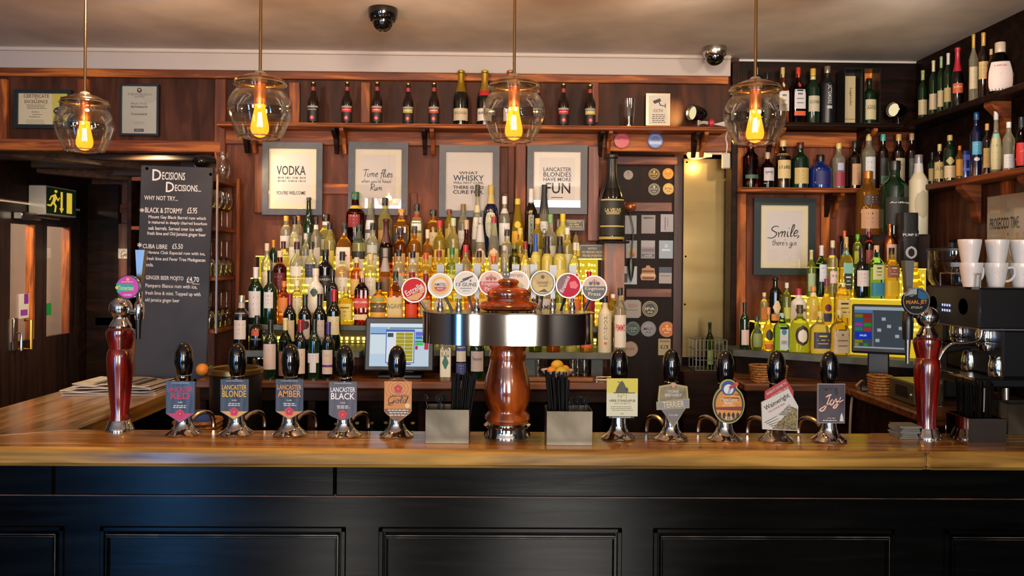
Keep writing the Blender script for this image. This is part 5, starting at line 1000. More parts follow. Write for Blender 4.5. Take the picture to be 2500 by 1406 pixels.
def bottle(px, top, wpx, st, gl, cap, labels, Y, z, name, label, cat, group, sq=0, rz=0., capz=None, sy=1., neck=None, foil=None, px2=None, seg=22, stopper=None):
    p = P(px, top, Y); h = p.z - z; r = wpx / 2 * (Y / F) * (1.0 if not sq else .96); prof, cp = ST[st]
    gm = GLS[gl] if isinstance(gl, str) else gl
    pr = [(a * r, b * h) for a, b in prof]; sm = smooth_line(pr, 2)
    m = MB(); m.lathe([(max(0, a), b) for a, b in sm], gm, seg, sq=sq, sy=sy); X_ = p.x
    o = m.build(name, None, (X_, Y, z), rz); tag(o, label, cat, group)
    if cap and cp:
        cr, c0 = cp[0] * r, (capz if capz is not None else cp[1]) * h; cm = cap if not isinstance(cap, str) else mat('#8a7a4a' if cap == 'crown' else cap, .35, coat=.2, name='cap')
        m = MB()
        if stopper: m.lathe([(cr * .7, c0)] + [(stopper * r * math.sin(PI * k / 8), h - stopper * r - stopper * r * math.cos(PI * k / 8)) for k in range(1, 9)], cm, 18)
        elif st in ('wine', 'champ'):
            if st == 'champ': m.lathe([(r * .76, .60 * h), (r * .6, .665 * h), (r * .47, .735 * h), (r * .41, .8 * h), (r * .40, .94 * h), (r * .5, .955 * h), (r * .5, .985 * h), (r * .36, h)], cm, 18)
            else: m.lathe([(cr, c0), (cr, .955 * h), (cr * 1.1, .96 * h), (cr * 1.1, .985 * h), (cr * .96, h)], cm, 18)
        elif cap == 'crown': m.lathe([(cr, c0), (cr * 1.08, c0 + .004), (cr, h), (cr * .7, h + .001)], mat('#8a7a4a', .3, 1.), 18)
        else: m.lathe([(cr * .98, c0), (cr, c0 + .003), (cr, h - .003), (cr * .9, h)], cm, 18)
        m.build('cap', o)
    if neck: n0, n1, nc = neck; m = MB(); m.lathe([(_rad(pr, n0 * h) * 1.03, n0 * h), (_rad(pr, n1 * h) * 1.03, n1 * h)], mat(nc, .4), 18); m.build('neck_band', o)
    for part, sel in (('paper_label', [L for L in labels if L[0] < .58]), ('neck_label', [L for L in labels if L[0] >= .58])):
        if not sel: continue
        m = MB()
        for i, L in enumerate(sel):
            z0, z1, c = L[:3]; half = R(L[3] if len(L) > 3 and L[3] else 58); txt = L[4] if len(L) > 4 else None
            lm = mat(c, .55, name='label') if isinstance(c, str) else c; e = 1.012 + .006 * i; n = 12; v = []; f = []
            shape = L[6] if len(L) > 6 else None
            def at(a, zz, ee): 
                x, y = math.sin(a), -math.cos(a); q = 1 / (abs(x) ** sq + abs(y) ** sq) ** (1 / sq) if sq else 1; rr_ = _rad(pr, zz) * q * ee + .0004; return (rr_ * x, rr_ * y * sy, zz)
            rows = 7 if not shape else 9
            for k in range(rows):
                u = k / (rows - 1); zz = (z0 + (z1 - z0) * u) * h
                hw = half * (math.sqrt(max(0.004, 1 - (2 * u - 1) ** 2)) if shape == 'o' else (1 - abs(2 * u - 1) * .75) if shape == 'd' else 1)
                for j in range(n + 1): v.append(at(-hw + 2 * hw * j / n, zz, e))
            for k in range(rows - 1):
                for j in range(n): q = k * (n + 1) + j; f.append((q, q + 1, q + n + 2, q + n + 1))
            m.add(v, f, lm, True)
            if txt:
                tc = L[5] if len(L) > 5 and L[5] else '#2a241c'; b0, b1 = (z0 + (z1 - z0) * .5) * h, (z0 + (z1 - z0) * .72) * h; wr = half * .78
                if txt.startswith('|'):        # upright lettering
                    tx = txt[1:]; g, ff, tw, th = text_geo(tx); vv = [at((b - .5) * wr * 1.1, (z0 + .06 * (z1 - z0) + (1 - a) * (z1 - z0) * .88) * h, e + .008) for a, b in g]; m.add(vv, [q for q in ff], mat(tc, .6))
                elif txt == '-':
                    rn = random.Random(int(px * 7 + i))
                    for q in range(3):
                        zz = (z0 + (z1 - z0) * (.72 - .22 * q)) * h; hh = (z1 - z0) * h * (.09 if q == 0 else .045); a0 = -wr * rn.uniform(.5, .9); a1 = -a0
                        vv = [at(a0, zz, e + .006), at(0, zz, e + .006), at(a1, zz, e + .006), at(a1, zz + hh, e + .006), at(0, zz + hh, e + .006), at(a0, zz + hh, e + .006)]; m.add(vv, [(0, 1, 4, 5), (1, 2, 3, 4)], mat(tc, .6))
                else:
                    m.text(txt, -wr, wr, b0, b1, 0, mat(tc, .6), bend=lambda a, b: at(a, b, e + .008))
        m.build(part, o)
    return o
def _rad(pr, z):
    for i in range(len(pr) - 1):
        if pr[i][1] <= z <= pr[i + 1][1]:
            k = (z - pr[i][1]) / max(1e-6, pr[i + 1][1] - pr[i][1]); return pr[i][0] + (pr[i + 1][0] - pr[i][0]) * k
    return pr[-1][0]
STEPS = 'spirit bottles on the lit steps'; CR_ = 'spirit bottles on the corner display'
def row(items, Yz, group, where, frm, cat='bottle', ordn=True, **kw):
    items = sorted(items, key=lambda a: a[0])
    for i, it in enumerate(items):
        px, top, wpx, st, gl, cap, labels, desc = it[:8]; ex = dict(kw); ex.update(it[8] if len(it) > 8 else {})
        if group == STEPS:
            g = [abs(items[j][0] - px) - (items[j][2] + wpx) / 2 for j in (i - 1, i + 1) if 0 <= j < len(items)]
            wpx += max(0, min([wpx * .16] + [q * .9 for q in g]))
        Y, z = Yz(px) if callable(Yz) else Yz; Y += ex.pop('dy', 0)
        nm = ex.pop('name', None) or desc_name(desc); ct = ex.pop('cat', cat)
        lab = '%s, %s %s' % (desc, ORD[i] if ordn else '', where) if ordn else '%s %s' % (desc, where)
        bottle(px, top, wpx, st, gl, cap, labels, Y, z, nm, lab, ct, group, **ex)
def desc_name(d):
    for k in ('wine', 'whisky', 'beer', 'champagne', 'gin', 'rum', 'vodka', 'liqueur', 'cognac', 'decanter', 'jar', 'flask'):
        if k in d.split() or k in d: return {'decanter': 'decanter', 'jar': 'jar', 'flask': 'spirit_flask'}.get(k, k + '_bottle')
    return 'spirit_bottle'
# ------------------------------------------------------------------ bottles: (px, top, width, shape, glass, cap, labels, look)
cr, wh, yl, bk = '#cfc39a', '#cdc8c0', '#c9a43a', '#16140f'
ch = lambda c='#1a1413': [(.05, .34, '#1d1512', 70), (.19, .37, c, 62, 'ALE', '#e6dcc8'), (.09, .16, '#a82030', 22), (.38, .42, '#8a8a88', 70)]
def beer(c, w): return [(.06, .44, '#17120f', 70), (.28, .37, c, 60, w, '#e9dfcc'), (.38, .425, '#8d8b86', 66), (.09, .2, '#a01f2c', 26, None, None, 'd'), (.12, .17, '#d9806a', 10)]
N_ = {'neck': (.79, .88, '#8a2a24')}
row([(765, 200, 27, 'beer', 'brown', 'crown', beer('#1a1512', 'BLACK'), 'brown beer bottle with black label band', N_), (848, 200, 26, 'beer', 'brown', 'crown', beer('#b31d22', 'RED'), 'brown beer bottle with bright red label band', N_),
     (921, 200, 27, 'beer', 'brown', 'crown', beer('#a83a24', 'AMBER'), 'brown beer bottle with rust-red label band', N_), (997, 203, 26, 'beer', 'brown', 'crown', beer('#a89a3c', 'BLONDE'), 'brown beer bottle with yellow label band', {'neck': (.79, .88, '#9a2434')}),
     (1060, 202, 26, 'beer', 'brown', 'crown', beer('#b8402a', 'AMBER'), 'brown beer bottle with orange-red label band', N_), (1314, 206, 26, 'beer', 'brown', 'crown', beer('#1a1512', 'BLACK'), 'dark beer bottle half hidden by the lamp globe', N_),
     (1376, 204, 27, 'beer', 'brown', 'crown', beer('#b3182c', 'RED'), 'brown beer bottle with crimson label band', N_), (1441, 206, 27, 'beer', 'brown', 'crown', beer('#b0a040', 'BLONDE'), 'brown beer bottle with pale yellow label band', N_)],
    (SY + .075, SZ), 'beer bottles on the wall shelf', 'along the long wall shelf', '')
row([(1126, 172, 38, 'champ', 'wine', mat('#b08f2a', .3, .8), [(.08, .30, '#b3a488', 62, 'BOLLINGER', '#5a4a34')], 'champagne bottle with gold foil and dull cream label'), (1184, 172, 38, 'champ', 'wine', mat('#c09c34', .3, .8), [(.08, .30, '#c9c4ba', 62, 'BRUT', '#3a342c'), (.53, .62, '#a31c24', 50)], 'champagne bottle with gold foil and red collar'), (1246, 172, 36, 'champ', 'wine', mat('#b5764a', .3, .8), [(.08, .3, '#c9b8a8', 62)], 'champagne bottle with copper foil hidden behind the lamp globe')],
    (SY + .075, SZ), 'champagne bottles on the wall shelf', 'along the long wall shelf', '')
STEPS = 'spirit bottles on the lit steps'
D = [(699, 527, 25, 'spirit', 'clear', '#c9a63c', [(.2, .5, wh)], 'clear spirit bottle with gold cap'), (728, 527, 25, 'tall', 'clear', '#c87820', [(.15, .5, '#c9c4a8', 58, '-')], 'clear spirit bottle with orange capsule'), (754, 482, 25, 'beer', 'dkgreen', mat('#2a352c', .4), [(.1, .4, '#3a4a38')], 'dark green long-neck bottle'),
     (796, 523, 42, 'round', 'pale', '#15151a', [(.16, .4, cr, 40)], 'round yellow-lit bottle with black and white cap', {'neck': (.74, .82, '#d9d4c8')}), (868, 469, 44, 'tall', 'red', '#1f5a34', [(.45, .68, '#7a1418', 40, '-', '#d98a90')], 'large deep red bottle with green cap', {'neck': (.74, .79, '#c9a63c')}),
     (905, 483, 31, 'cone', 'clear', '#8f8a80', [(.46, .62, '#d5d8da', 50), (.1, .4, '#c9c9c2', 45, '-')], 'clear bottle with grey cap and white neck label'), (940, 483, 30, 'spirit', 'pale', '#17171a', [(.1, .45, '#b98a4a', 55, '-')], 'pale gold bottle with tall black cap and white tick'), (980, 510, 36, 'spirit', 'amber', '#c98a3c', [(.22, .5, '#1f2024', 40, '-', '#c9b890'), (.05, .2, '#c9784a', 45)], 'amber bottle with cork cap and black label', {'sq': 5}),
     (1018, 498, 28, 'spirit', 'pale', '#141416', [(.5, .68, '#d9d9d4', 45, '-'), (.1, .45, '#c9a85a', 50, '-')], 'golden bottle with black cap and white shoulder label', {'neck': (.74, .8, '#a03024')}), (1058, 512, 32, 'spirit', 'amber', '#16201a', [(.1, .52, '#d0bd88', 55, '-')], 'amber bottle with dark green cap and cream label'), (1097, 511, 20, 'slim', 'yellow', '#6a1c24', [(.2, .6, '#b89a4a', 50)], 'slim yellow bottle with maroon cap'),
     (1131, 498, 24, 'tall', 'clear', '#7a5a2c', [(.15, .5, wh, 50, '-')], 'slim clear bottle with bronze cap'), (1166, 451, 28, 'round', 'clear', '#2c2a1a', [(.25, .55, '#cfc8b4', 50, '-')], 'ornate tall clear bottle with black and gold stopper', {'neck': (.62, .72, '#c9b98a')}), (1199, 452, 34, 'spirit', 'navy', '#b59a44', [(.25, .66, '#b9bc9c', 45, '-', None, 'o')], 'domed dark blue bottle with gold neck and cream oval', {'neck': (.74, .87, '#b9a35a')}),
     (1232, 479, 28, 'spirit', 'clear', '#d0ccc4', [(.2, .56, '#d9d6d0', 58, '-', '#6a7078')], 'clear bottle with white cap and blue-specked white label', {'neck': (.72, .8, '#c9c4bc')}), (1264, 485, 31, 'cone', 'yellow', '#c9b23a', [(.12, .45, '#dba428', 58, '-', '#a04a1c'), (.5, .62, '#e0b020', 34, None, None, 'o')], 'bright yellow tapered bottle with yellow cap'), (1297, 461, 26, 'tall', 'black', '#c9c4bc', [(.2, .62, '#8a8a70', 26, '|SAMBUCA', '#20201a')], 'black bottle with silver cap and upright grey label', {'neck': (.8, .9, '#d0ccc6')}),
     (1329, 451, 26, 'cone', 'clear', mat('#17181b', .4), [(.06, .5, '#d9d7d2', 48, '|VODKA', '#3a3a44'), (.6, .92, '#1d1f22', 179)], 'tall frosted-white bottle with black conical neck'), (1374, 522, 34, 'squat', 'cloudy', '#d6b41c', [(.1, .5, '#cbb96a', 50)], 'cloudy cream-yellow bottle with yellow cap'), (1406, 567, 20, 'cone', 'pale', '#1f1c16', [(.3, .6, '#e3dcb8', 50, '-'), (.1, .3, '#d9b020', 50)], 'small pale bottle with black cap and yellow label')]
row(D, (TIERS[3][1], TIERS[3][0]), STEPS, 'along the top lit step', '')
C = [(668, 586, 19, 'wine', 'dkgreen', '#c98a2c', [(.1, .4, cr)], 'small dark green bottle with orange cap'), (692, 589, 27, 'wine', 'pale', '#4a1420', [(.1, .5, '#c9b24a', 55)], 'pale yellow bottle with maroon foil'), (720, 528, 27, 'spirit', 'clear', '#191715', [(.2, .5, '#cfc9b0', 50, '-')], 'clear bottle with black cap crossed in gold'), (747, 570, 24, 'spirit', 'clear', '#b9b4aa', [(.2, .5, '#bdb7a2')], 'clear bottle with dull silver cap'),
     (772, 530, 25, 'tall', 'clear', '#1d1a1c', [(.2, .5, '#c4c0b4')], 'clear bottle with dark cap and white collar', {'neck': (.8, .87, '#d9d4cc')}), (805, 544, 24, 'tall', 'pale', '#20223a', [(.2, .5, '#cdb94a')], 'yellow-lit bottle with dark blue cap'), (841, 544, 36, 'squat', 'amber', '#1c1d22', [(.14, .56, '#d9cdbb', 50, '2', '#b02a34')], 'square-shouldered bottle with white label and red figure', {'sq': 5, 'neck': (.77, .84, '#c9ccd0')}),
     (877, 548, 32, 'spirit', 'pale', '#17211a', [(.1, .36, '#c9c3ae', 45, '-'), (.66, .76, '#2a3a28', 60), (.36, .5, '#14140f', 62, '-', '#d9d2b0')], 'straight whisky bottle with dark cap and black band', {'neck': (.74, .86, '#2c3a2a')}), (910, 544, 28, 'spirit', 'clear', '#1a1f1c', [(.1, .42, '#d6d3c8', 50, '-'), (.46, .6, '#aab0a4', 50)], 'clear bottle with black cap and long white label'), (943, 534, 31, 'champ', 'redbrown', mat('#4a201c', .4), [(.3, .52, '#15100e', 62)], 'dark red wax-sealed bottle with black sash'),
     (978, 556, 28, 'spirit', 'whisky', '#1d1e24', [(.15, .5, '#caa06a', 50, '-')], 'dark amber bottle with black cap and tan label'), (1012, 552, 28, 'spirit', 'amber', '#3a342a', [(.15, .5, '#c7b27a', 50, '-')], 'amber bottle with grey-brown cap and straw label'), (1044, 560, 27, 'squat', 'amber', '#c9bda0', [(.15, .48, '#d4c48c', 50, '-')], 'squat amber bottle with ivory cap'), (1074, 538, 29, 'spirit', 'yellow', '#b01c2c', [(.15, .5, '#cfae4a', 55, '-')], 'yellow bottle with bright red cap'),
     (1107, 532, 26, 'spirit', 'pale', '#aebf9a', [(.15, .5, '#c9c46a')], 'yellow-green bottle with pale green cap'), (1139, 537, 27, 'round', 'red', '#b39a78', [(.2, .5, '#6a0c14', 40)], 'deep red round bottle with cork cap'), (1173, 530, 25, 'cone', 'clear', '#a9a7a4', [(.2, .5, '#d9bfae', 60, 'MALFY', '#c07a6a', 'o')], 'hourglass clear bottle with pink round label', {'neck': (.6, .88, '#b9b7b6')}), (1206, 529, 26, 'cone', 'clear', '#9a1220', [(.2, .5, '#d9b48a', 60, 'MALFY', '#b06a3a', 'o')], 'clear bottle with red foil and peach round label'),
     (1238, 560, 26, 'spirit', 'clear', '#2a2c30', [(.15, .5, '#b9b9b0')], 'clear bottle with charcoal cap'), (1270, 556, 26, 'spirit', 'yellow', '#c9b040', [(.15, .5, '#d9a83c', 50, '-')], 'yellow bottle with mustard cap and orange label'), (1313, 533, 22, 'slim', 'yellow', '#c9a83a', [(.15, .5, '#c9b050')], 'slim golden bottle with gold cap'), (1344, 523, 27, 'spirit', 'clear', '#6f9a5a', [(.12, .52, '#cfd0b4', 50, '-', '#c05a6a')], 'clear bottle with green cap and flowered label'), (1385, 556, 26, 'spirit', 'pale', '#d9d2c0', [(.15, .5, '#d0c9a0')], 'pale bottle with ivory cap')]
row(C, (TIERS[2][1], TIERS[2][0]), STEPS, 'along the third lit step', '')
Bt = [(652, 594, 23, 'spirit', 'clear', '#cfc2a0', [(.12, .5, '#d9c9a0', 50, '-')], 'clear bottle with cream cap'), (684, 612, 28, 'spirit', 'redbrown', '#d0b8a0', [(.22, .56, '#5a1418', 62, '-', '#d9a09a')], 'red-brown bottle with dark red label'), (725, 590, 28, 'spirit', 'clear', '#3c1820', [(.42, .58, '#d6d0c4', 50, '-')], 'clear bottle with maroon-black capsule'), (760, 590, 29, 'spirit', 'clear', '#24262c', [(.4, .62, '#2c3246', 50, '-', '#b9c4d0'), (.28, .38, '#c9c9c4')], 'clear bottle with navy label and black neck'),
      (795, 609, 38, 'spirit', 'black', '#0c0c0d', [(.3, .5, '#1c1c1c', 60, 'KRAKEN', '#b9b5aa')], 'big black rum bottle with white lettering'), (836, 614, 32, 'squat', 'clear', '#1c1e22', [(.2, .48, '#c9c6b0', 50, '-')], 'clear squat bottle with black cap'), (871, 628, 26, 'spirit', 'whisky', '#c9b48a', [(.15, .5, '#cfa85a')], 'amber bottle with straw cap'), (905, 620, 28, 'spirit', 'pale', '#c0b070', [(.1, .5, '#cfcab8', 50, '-')], 'pale gold bottle with dull gold cap'), (941, 606, 31, 'round', 'amber', '#8d8780', [(.18, .44, '#6a4a2a', 50)], 'amber decanter-shaped bottle with pewter neck', {'neck': (.56, .82, '#97918c')}),
      (974, 609, 28, 'spirit', 'clear', '#131416', [(.15, .5, '#aab0b0', 50, '-')], 'clear bottle with glossy black cap'), (1008, 613, 27, 'spirit', 'clear', '#101418', [(.15, .5, '#c0b07a')], 'clear bottle with blue-black cap', {'neck': (.77, .84, '#b9bcc0')}), (1040, 617, 27, 'spirit', 'yellow', '#c0481c', [(.15, .5, '#d9a03c')], 'golden bottle with vermilion cap'), (1072, 611, 28, 'spirit', 'yellow', '#7a2a22', [(.12, .55, '#d9c48a', 55, '-')], 'golden bottle with brown-red cap and cream label'), (1104, 604, 26, 'spirit', 'lime', '#1f6a3a', [(.15, .5, '#bcc05a', 50, '-')], 'lime-yellow bottle with emerald cap'),
      (1137, 598, 26, 'spirit', 'pale', '#b01c2a', [(.15, .5, '#d9d2a0')], 'pale bottle with scarlet cap'), (1170, 612, 26, 'spirit', 'yellow', '#2c2418', [(.15, .5, '#cf8a3c')], 'golden bottle with brown-black cap'), (1205, 625, 28, 'spirit', 'amber', '#c0602a', [(.15, .5, '#c9702c', 50, '-')], 'amber bottle with burnt-orange cap'), (1232, 599, 19, 'slim', 'clear', '#c0bcb6', [(.15, .5, '#c9c0a4')], 'very slim clear bottle with silver cap'), (1256, 594, 26, 'slim', 'olive', '#6a6a24', [(.3, .58, '#16181a', 62, 'OLD J', '#d0ccc0')], 'olive bottle with black label'), (1283, 589, 24, 'spirit', 'pale', '#7a2420', [(.1, .62, '#c9ccb8', 55, '-')], 'pale bottle with dark red cap and long white label'),
      (1308, 571, 24, 'spirit', 'cloudy', '#1c4a9a', [(.6, .7, '#c9bd5a', 60)], 'cloudy yellow liqueur bottle with blue capsule', {'neck': (.74, .87, '#2456a8')}), (1336, 577, 25, 'spirit', 'cloudy', '#17181a', [(.12, .5, '#c9b848')], 'cloudy yellow liqueur bottle with black capsule', {'neck': (.74, .87, '#1a1c20')}), (1367, 577, 29, 'spirit', 'cloudy', '#191a1c', [(.12, .5, '#cdbf60')], 'cloudy lemon liqueur bottle with charcoal capsule', {'neck': (.74, .87, '#2a2c30')}), (1404, 592, 22, 'spirit', 'pale', '#c9c4b0', [(.12, .5, '#e0d8a8', 50, '-')], 'pale bottle with bone-white cap')]
row(Bt, (TIERS[1][1], TIERS[1][0]), STEPS, 'along the second lit step', '')
A = [(625, 652, 32, 'wine', 'dkgreen', '#d5d2ca', [(.12, .58, '#c9c6c4', 55, '-', '#55525a')], 'dark green bottle with white cap and white label'), (660, 660, 33, 'wine', 'dkgreen', '#10180f', [(.3, .6, '#c6c4be', 38, '-')], 'dark green bottle with black foil and small white label'), (694, 686, 26, 'spirit', 'whisky', '#c9742c', [(.3, .62, '#d0792a', 58, '-', '#7a3c10')], 'amber bottle with orange label'), (725, 684, 27, 'spirit', 'pale', '#d9d4b8', [(.2, .6, '#cfc9a8', 55, '-')], 'pale bottle with cream label and ivory cap'),
     (771, 655, 33, 'spirit', 'white', '#cfcac2', [(.25, .5, '#d9d2c4', 58), (.5, .66, '#2c4a34', 30, None, None, 'd'), (.1, .22, '#a87a30', 40, '-')], 'white coconut rum bottle with palm picture'), (812, 657, 28, 'spirit', 'black', '#1c1c1e', [(.3, .6, '#1a1d22', 55, '4', '#d9d5cc')], 'black bottle with white emblem'), (845, 700, 35, 'squat', 'yellow', '#b09a5a', [(.12, .56, '#cfba52', 62, '-', '#6a5a2c')], 'squat golden bottle with broad straw label', {'sq': 6}), (884, 662, 32, 'spirit', 'redbrown', '#b59a5a', [(.1, .2, '#c9b88a', 45), (.32, .5, '#b23c2c', 62, 'RED LABEL', '#e6c8b8')], 'square red-brown whisky bottle with slanted red label', {'sq': 5, 'neck': (.66, .74, '#c9a03c')}),
     (925, 688, 38, 'squat', 'amber', '#131416', [(.12, .3, '#d9a03c', 60), (.3, .52, '#5a4a2a', 62, '35', '#e0cfa0'), (.54, .66, '#8a8a50', 50)], 'wide amber bottle with a pictorial green and gold label'), (966, 662, 36, 'squat', 'whisky', '#17241a', [(.1, .52, '#c9b478', 60, 'AGAVE', '#5a6a34'), (.06, .1, '#c0501c', 60)], 'amber tequila bottle with cactus label and dark green cap', {'sq': 6}), (1006, 664, 30, 'spirit', 'red', '#7a1420', [(.1, .4, '#c8401c', 50)], 'red-orange bottle with maroon cap'), (1040, 668, 27, 'spirit', 'whisky', '#6a1c24', [(.2, .5, '#b9a06a', 50, '-')], 'amber bottle with wine-red cap'),
     (1075, 676, 28, 'spirit', 'clear', '#b9b4aa', [(.2, .5, '#c9c4b0', 50, '-')], 'clear bottle behind the badge reading Amstel'), (1112, 680, 30, 'spirit', 'yellow', '#a02028', [(.15, .5, '#d9b82a', 60, '-', '#8a2a2a')], 'bright yellow bottle behind the white badge'), (1148, 684, 26, 'spirit', 'amber', '#2a2420', [(.15, .5, '#c96a3c', 50)], 'orange-amber bottle between the badge arms'), (1184, 676, 32, 'squat', 'yellow', '#c9b050', [(.12, .56, '#d6b41e', 62, '-', '#8a6a14')], 'broad yellow bottle below the red and cream badge', {'sq': 6}), (1222, 688, 26, 'spirit', 'pale', '#d0ccc0', [(.15, .5, '#cfc9a0')], 'pale bottle behind the wooden finial'),
     (1290, 684, 28, 'spirit', 'yellow', '#c0a040', [(.15, .5, '#c9a030')], 'golden bottle beside the wooden finial'), (1329, 676, 34, 'spirit', 'clear', '#c9c6c0', [(.12, .56, '#c4c2be', 60, 'LAMB', '#2a2a2c')], 'clear bottle with grey-white label below the gold badge'), (1366, 686, 28, 'spirit', 'lime', '#3a3a34', [(.15, .5, '#c0bc50')], 'lime bottle below the crimson badge'), (1403, 668, 30, 'spirit', 'amber', '#b0301c', [(.1, .5, '#c96a2c', 50)], 'amber bottle with brick-red cap'), (1438, 662, 26, 'wine', 'red', '#a8182a', [(.1, .5, '#8a1424')], 'dark red bottle with crimson foil by the notice plaque')]
row(A, (TIERS[0][1], TIERS[0][0]), STEPS, 'along the slate step', '')
L1 = [(590, 721, 36, 'spirit', 'brown', mat('#b9b4a4', .3, .8), [(.62, .71, '#23221c', 60, 'RICARD', '#d9d5cc'), (.2, .55, '#c9c2b6', 50, '-', '#8a2a2a')], 'dark aniseed bottle with silver neck and banner', {'neck': (.77, .88, '#b0aa98')}), (628, 770, 34, 'squat', 'black', '#1a1a1a', [(.42, .62, '#b5501c', 30, 'A', '#15100c'), (.28, .35, '#1c1a18', 55, 'TAURUS', '#e0dcd4')], 'squat black bottle with orange arch'),
      (708, 716, 32, 'wine', 'wine', '#7a1430', [(.16, .53, '#c0b193', 55, '-', '#8a7a5c')], 'red wine bottle with plum foil and cream label'), (745, 718, 32, 'wine', 'wine', '#1c2a20', [(.2, .55, '#b9aa98', 58), (.36, .55, '#3c1418', 50, None, None, 'o')], 'red wine bottle with green foil and dark round emblem'), (781, 717, 32, 'wine', 'wine', '#1a1414', [(.12, .54, '#b5a79c', 55, '-'), (.1, .24, '#7a7a80', 55)], 'red wine bottle with gold-topped black foil'), (816, 706, 33, 'wine', 'wine', '#a0182a', [(.26, .56, '#c6bf94', 58, '-', '#4a6a3a')], 'red wine bottle with scarlet foil and pale label'),
      (1308, 722, 32, 'spirit', 'olive', '#2a2824', [(.2, .5, '#3c3a24')], 'olive bottle under the steel head'), (1352, 728, 33, 'squat', 'whisky', '#3a1c34', [(.15, .4, '#5a2a4a', 40)], 'amber and purple bottle under the steel head'), (1394, 726, 30, 'spirit', 'pale', '#d0ccb8', [(.2, .5, '#d9d49a')], 'pale yellow bottle under the steel head'), (1432, 720, 31, 'spirit', 'amber', '#c05a1c', [(.08, .3, '#c8502a', 56, '-', '#e8c89a'), (.35, .52, '#d9d2c4', 40)], 'amber bottle with orange-red label under the steel head'),
      (1477, 722, 33, 'tall', 'frost', '#1a1c1c', [(.2, .72, '#cbc4a8', 30, '|TEICHENNE', '#2c2c26'), (.14, .19, '#c0602c', 12, None, None, 'o')], 'cream frosted bottle with upright lettering'), (1514, 702, 31, 'tall', 'clear', '#22241e', [(.08, .58, '#d6d2ca', 60, "PIMM'S", '#b02a34')], 'white-labelled bottle with pourer spout')]
row(L1, (4.20, S1Z), 'bottles on the lower slate', 'along the lower slate', '')
bottle(1497, 718, 26, 'tall', 'yellow', '#e0dccc', [(.15, .5, '#d9c46a')], 4.215 + .07, S2Z, 'spirit_bottle', 'golden bottle with white cap between the frosted and the white-labelled bottle', 'bottle', STEPS)
L0 = [(661, 781, 34, 'wine', 'dkgreen', '#101410', [(.17, .6, '#c0b0ac', 60, '-', '#8a6a6a')], 'wine bottle with broad pinkish label'), (697, 776, 31, 'wine', solid_glass('#5a7a1a', 0, 1.38), '#c9c08a', [(.06, .46, '#7a5a48', 60, '-', '#d9cfc4')], 'green-yellow white wine bottle with brown label'), (734, 781, 31, 'wine', 'wine', '#8f1420', [(.1, .52, '#c4b49c', 58, '-', '#9a3a2c')], 'wine bottle with red foil and cream label'), (768, 779, 32, 'wine', 'dkgreen', '#0e1a12', [(.12, .44, '#c9c4c0', 28), (.28, .44, '#c9c4c0', 54, '-', '#3a3434')], 'dark green wine bottle with cross-shaped label'), (802, 786, 31, 'wine', 'wine', '#3a2a74', [(.1, .52, '#c9b9a4', 50, '-', '#8a7a80'), (.22, .26, '#5a2a7a', 50)], 'wine bottle with purple foil and purple-banded label'),
      (1089, 786, 29, 'squat', 'clear', '#c9c04a', [(.06, .74, '#cfd2c0', 44, 'KOKO', '#1f2a24'), (.2, .42, '#2f6a5c', 30, None, None, 'd')], 'square clear bottle with tall white label and green triangle', {'sq': 7}), (1127, 784, 29, 'spirit', 'olive', '#8a8a3c', [(.1, .3, '#3a4478', 55, '-', '#cfd0d8'), (.32, .5, '#c9c9b8', 50), (.5, .6, '#3f4a80', 55, 'VERMOUTH', '#dcdce0')], 'pale olive bottle with blue and white label'), (1166, 784, 37, 'squat', 'dkgreen', '#b01c24', [(.16, .5, '#b9b8bc', 52, 'Tanqueray', '#3a3a44'), (.58, .68, '#a31c20', 20, None, None, 'o')], 'round-shouldered green gin bottle with grey label')]
row(L0, (4.076, CZ), 'bottles on the back counter', 'along the back counter', '')
# the giant black bottle on its pilaster
t = thing('pilaster', 'orange-brown wooden pilaster carrying the giant black bottle', 'post', P(1497, 700, 4.52)); o0 = t.location.copy(); zp = Z(589, 4.5, 1497); m = MB(); m.box(P(1474, 640, 4.5).x, P(1522, 640, 4.5).x, 4.46, 4.6, S2Z - .12, zp - .012, grain('orange_post', '#5a2c10', '#a4602a', (30, 30, 3), .4, .2, '#7d441c')); m.xform(Matrix.Translation(-o0)); m.build('post', t)
m = MB(); m.box(P(1462, 640, 4.5).x, P(1530, 640, 4.5).x, 4.40, 4.6, zp - .012, zp, NIGHT, .003); m.xform(Matrix.Translation(-o0)); m.build('ledge', t)
bottle(1494, 376, 62, 'champ', 'black', mat('#12120f', .3), [(.02, .05, '#a08f4a', 80), (.06, .48, '#15150f', 66), (.46, .475, '#b3a85a', 64), (.16, .175, '#b3a85a', 64), (.24, .42, '#1c1b12', 46, 'LA VEUVE', '#c9bd7a'), (.3, .33, '#8a8048', 30)], 4.5, zp, 'champagne_bottle', 'giant black bottle with gold-framed label on the wooden pilaster', 'bottle', None)
# ---- corner display: diagonal slate with five lit steps
def YR(px, off): return 4.36 - (px - 1795) * .51 / 480 + off
RT = [(S1Z + .0, .0, 1792, 2278), (1.43, .108, 1858, 2274), (1.575, .194, 1962, 2268), (1.735, .278, 2046, 2262), (1.915, .355, 2084, 2270)]
t = thing('slate_step', 'diagonal corner display of slate and lit steps beneath the smile picture', 'display stand', (P(2035, 800, 4.3).x, 4.5, S1Z)); o0 = t.location.copy()
def wedge(mb, pa, pb, off, off2, z0, z1, mt):
    pts = []
    for px, o_ in ((pa, off), (pb, off), (pb, off2), (pa, off2)):
        Y = min(YR(px, o_), YB - .045); pts.append((X(px, YR(px, off)) + (0), Y))
    v = [(x, y, z) for z in (z0, z1) for x, y in pts]; mb.add(v, [(3, 2, 1, 0), (4, 5, 6, 7)] + [(i, (i + 1) % 4, 4 + (i + 1) % 4, 4 + i) for i in range(4)], mt); return mb
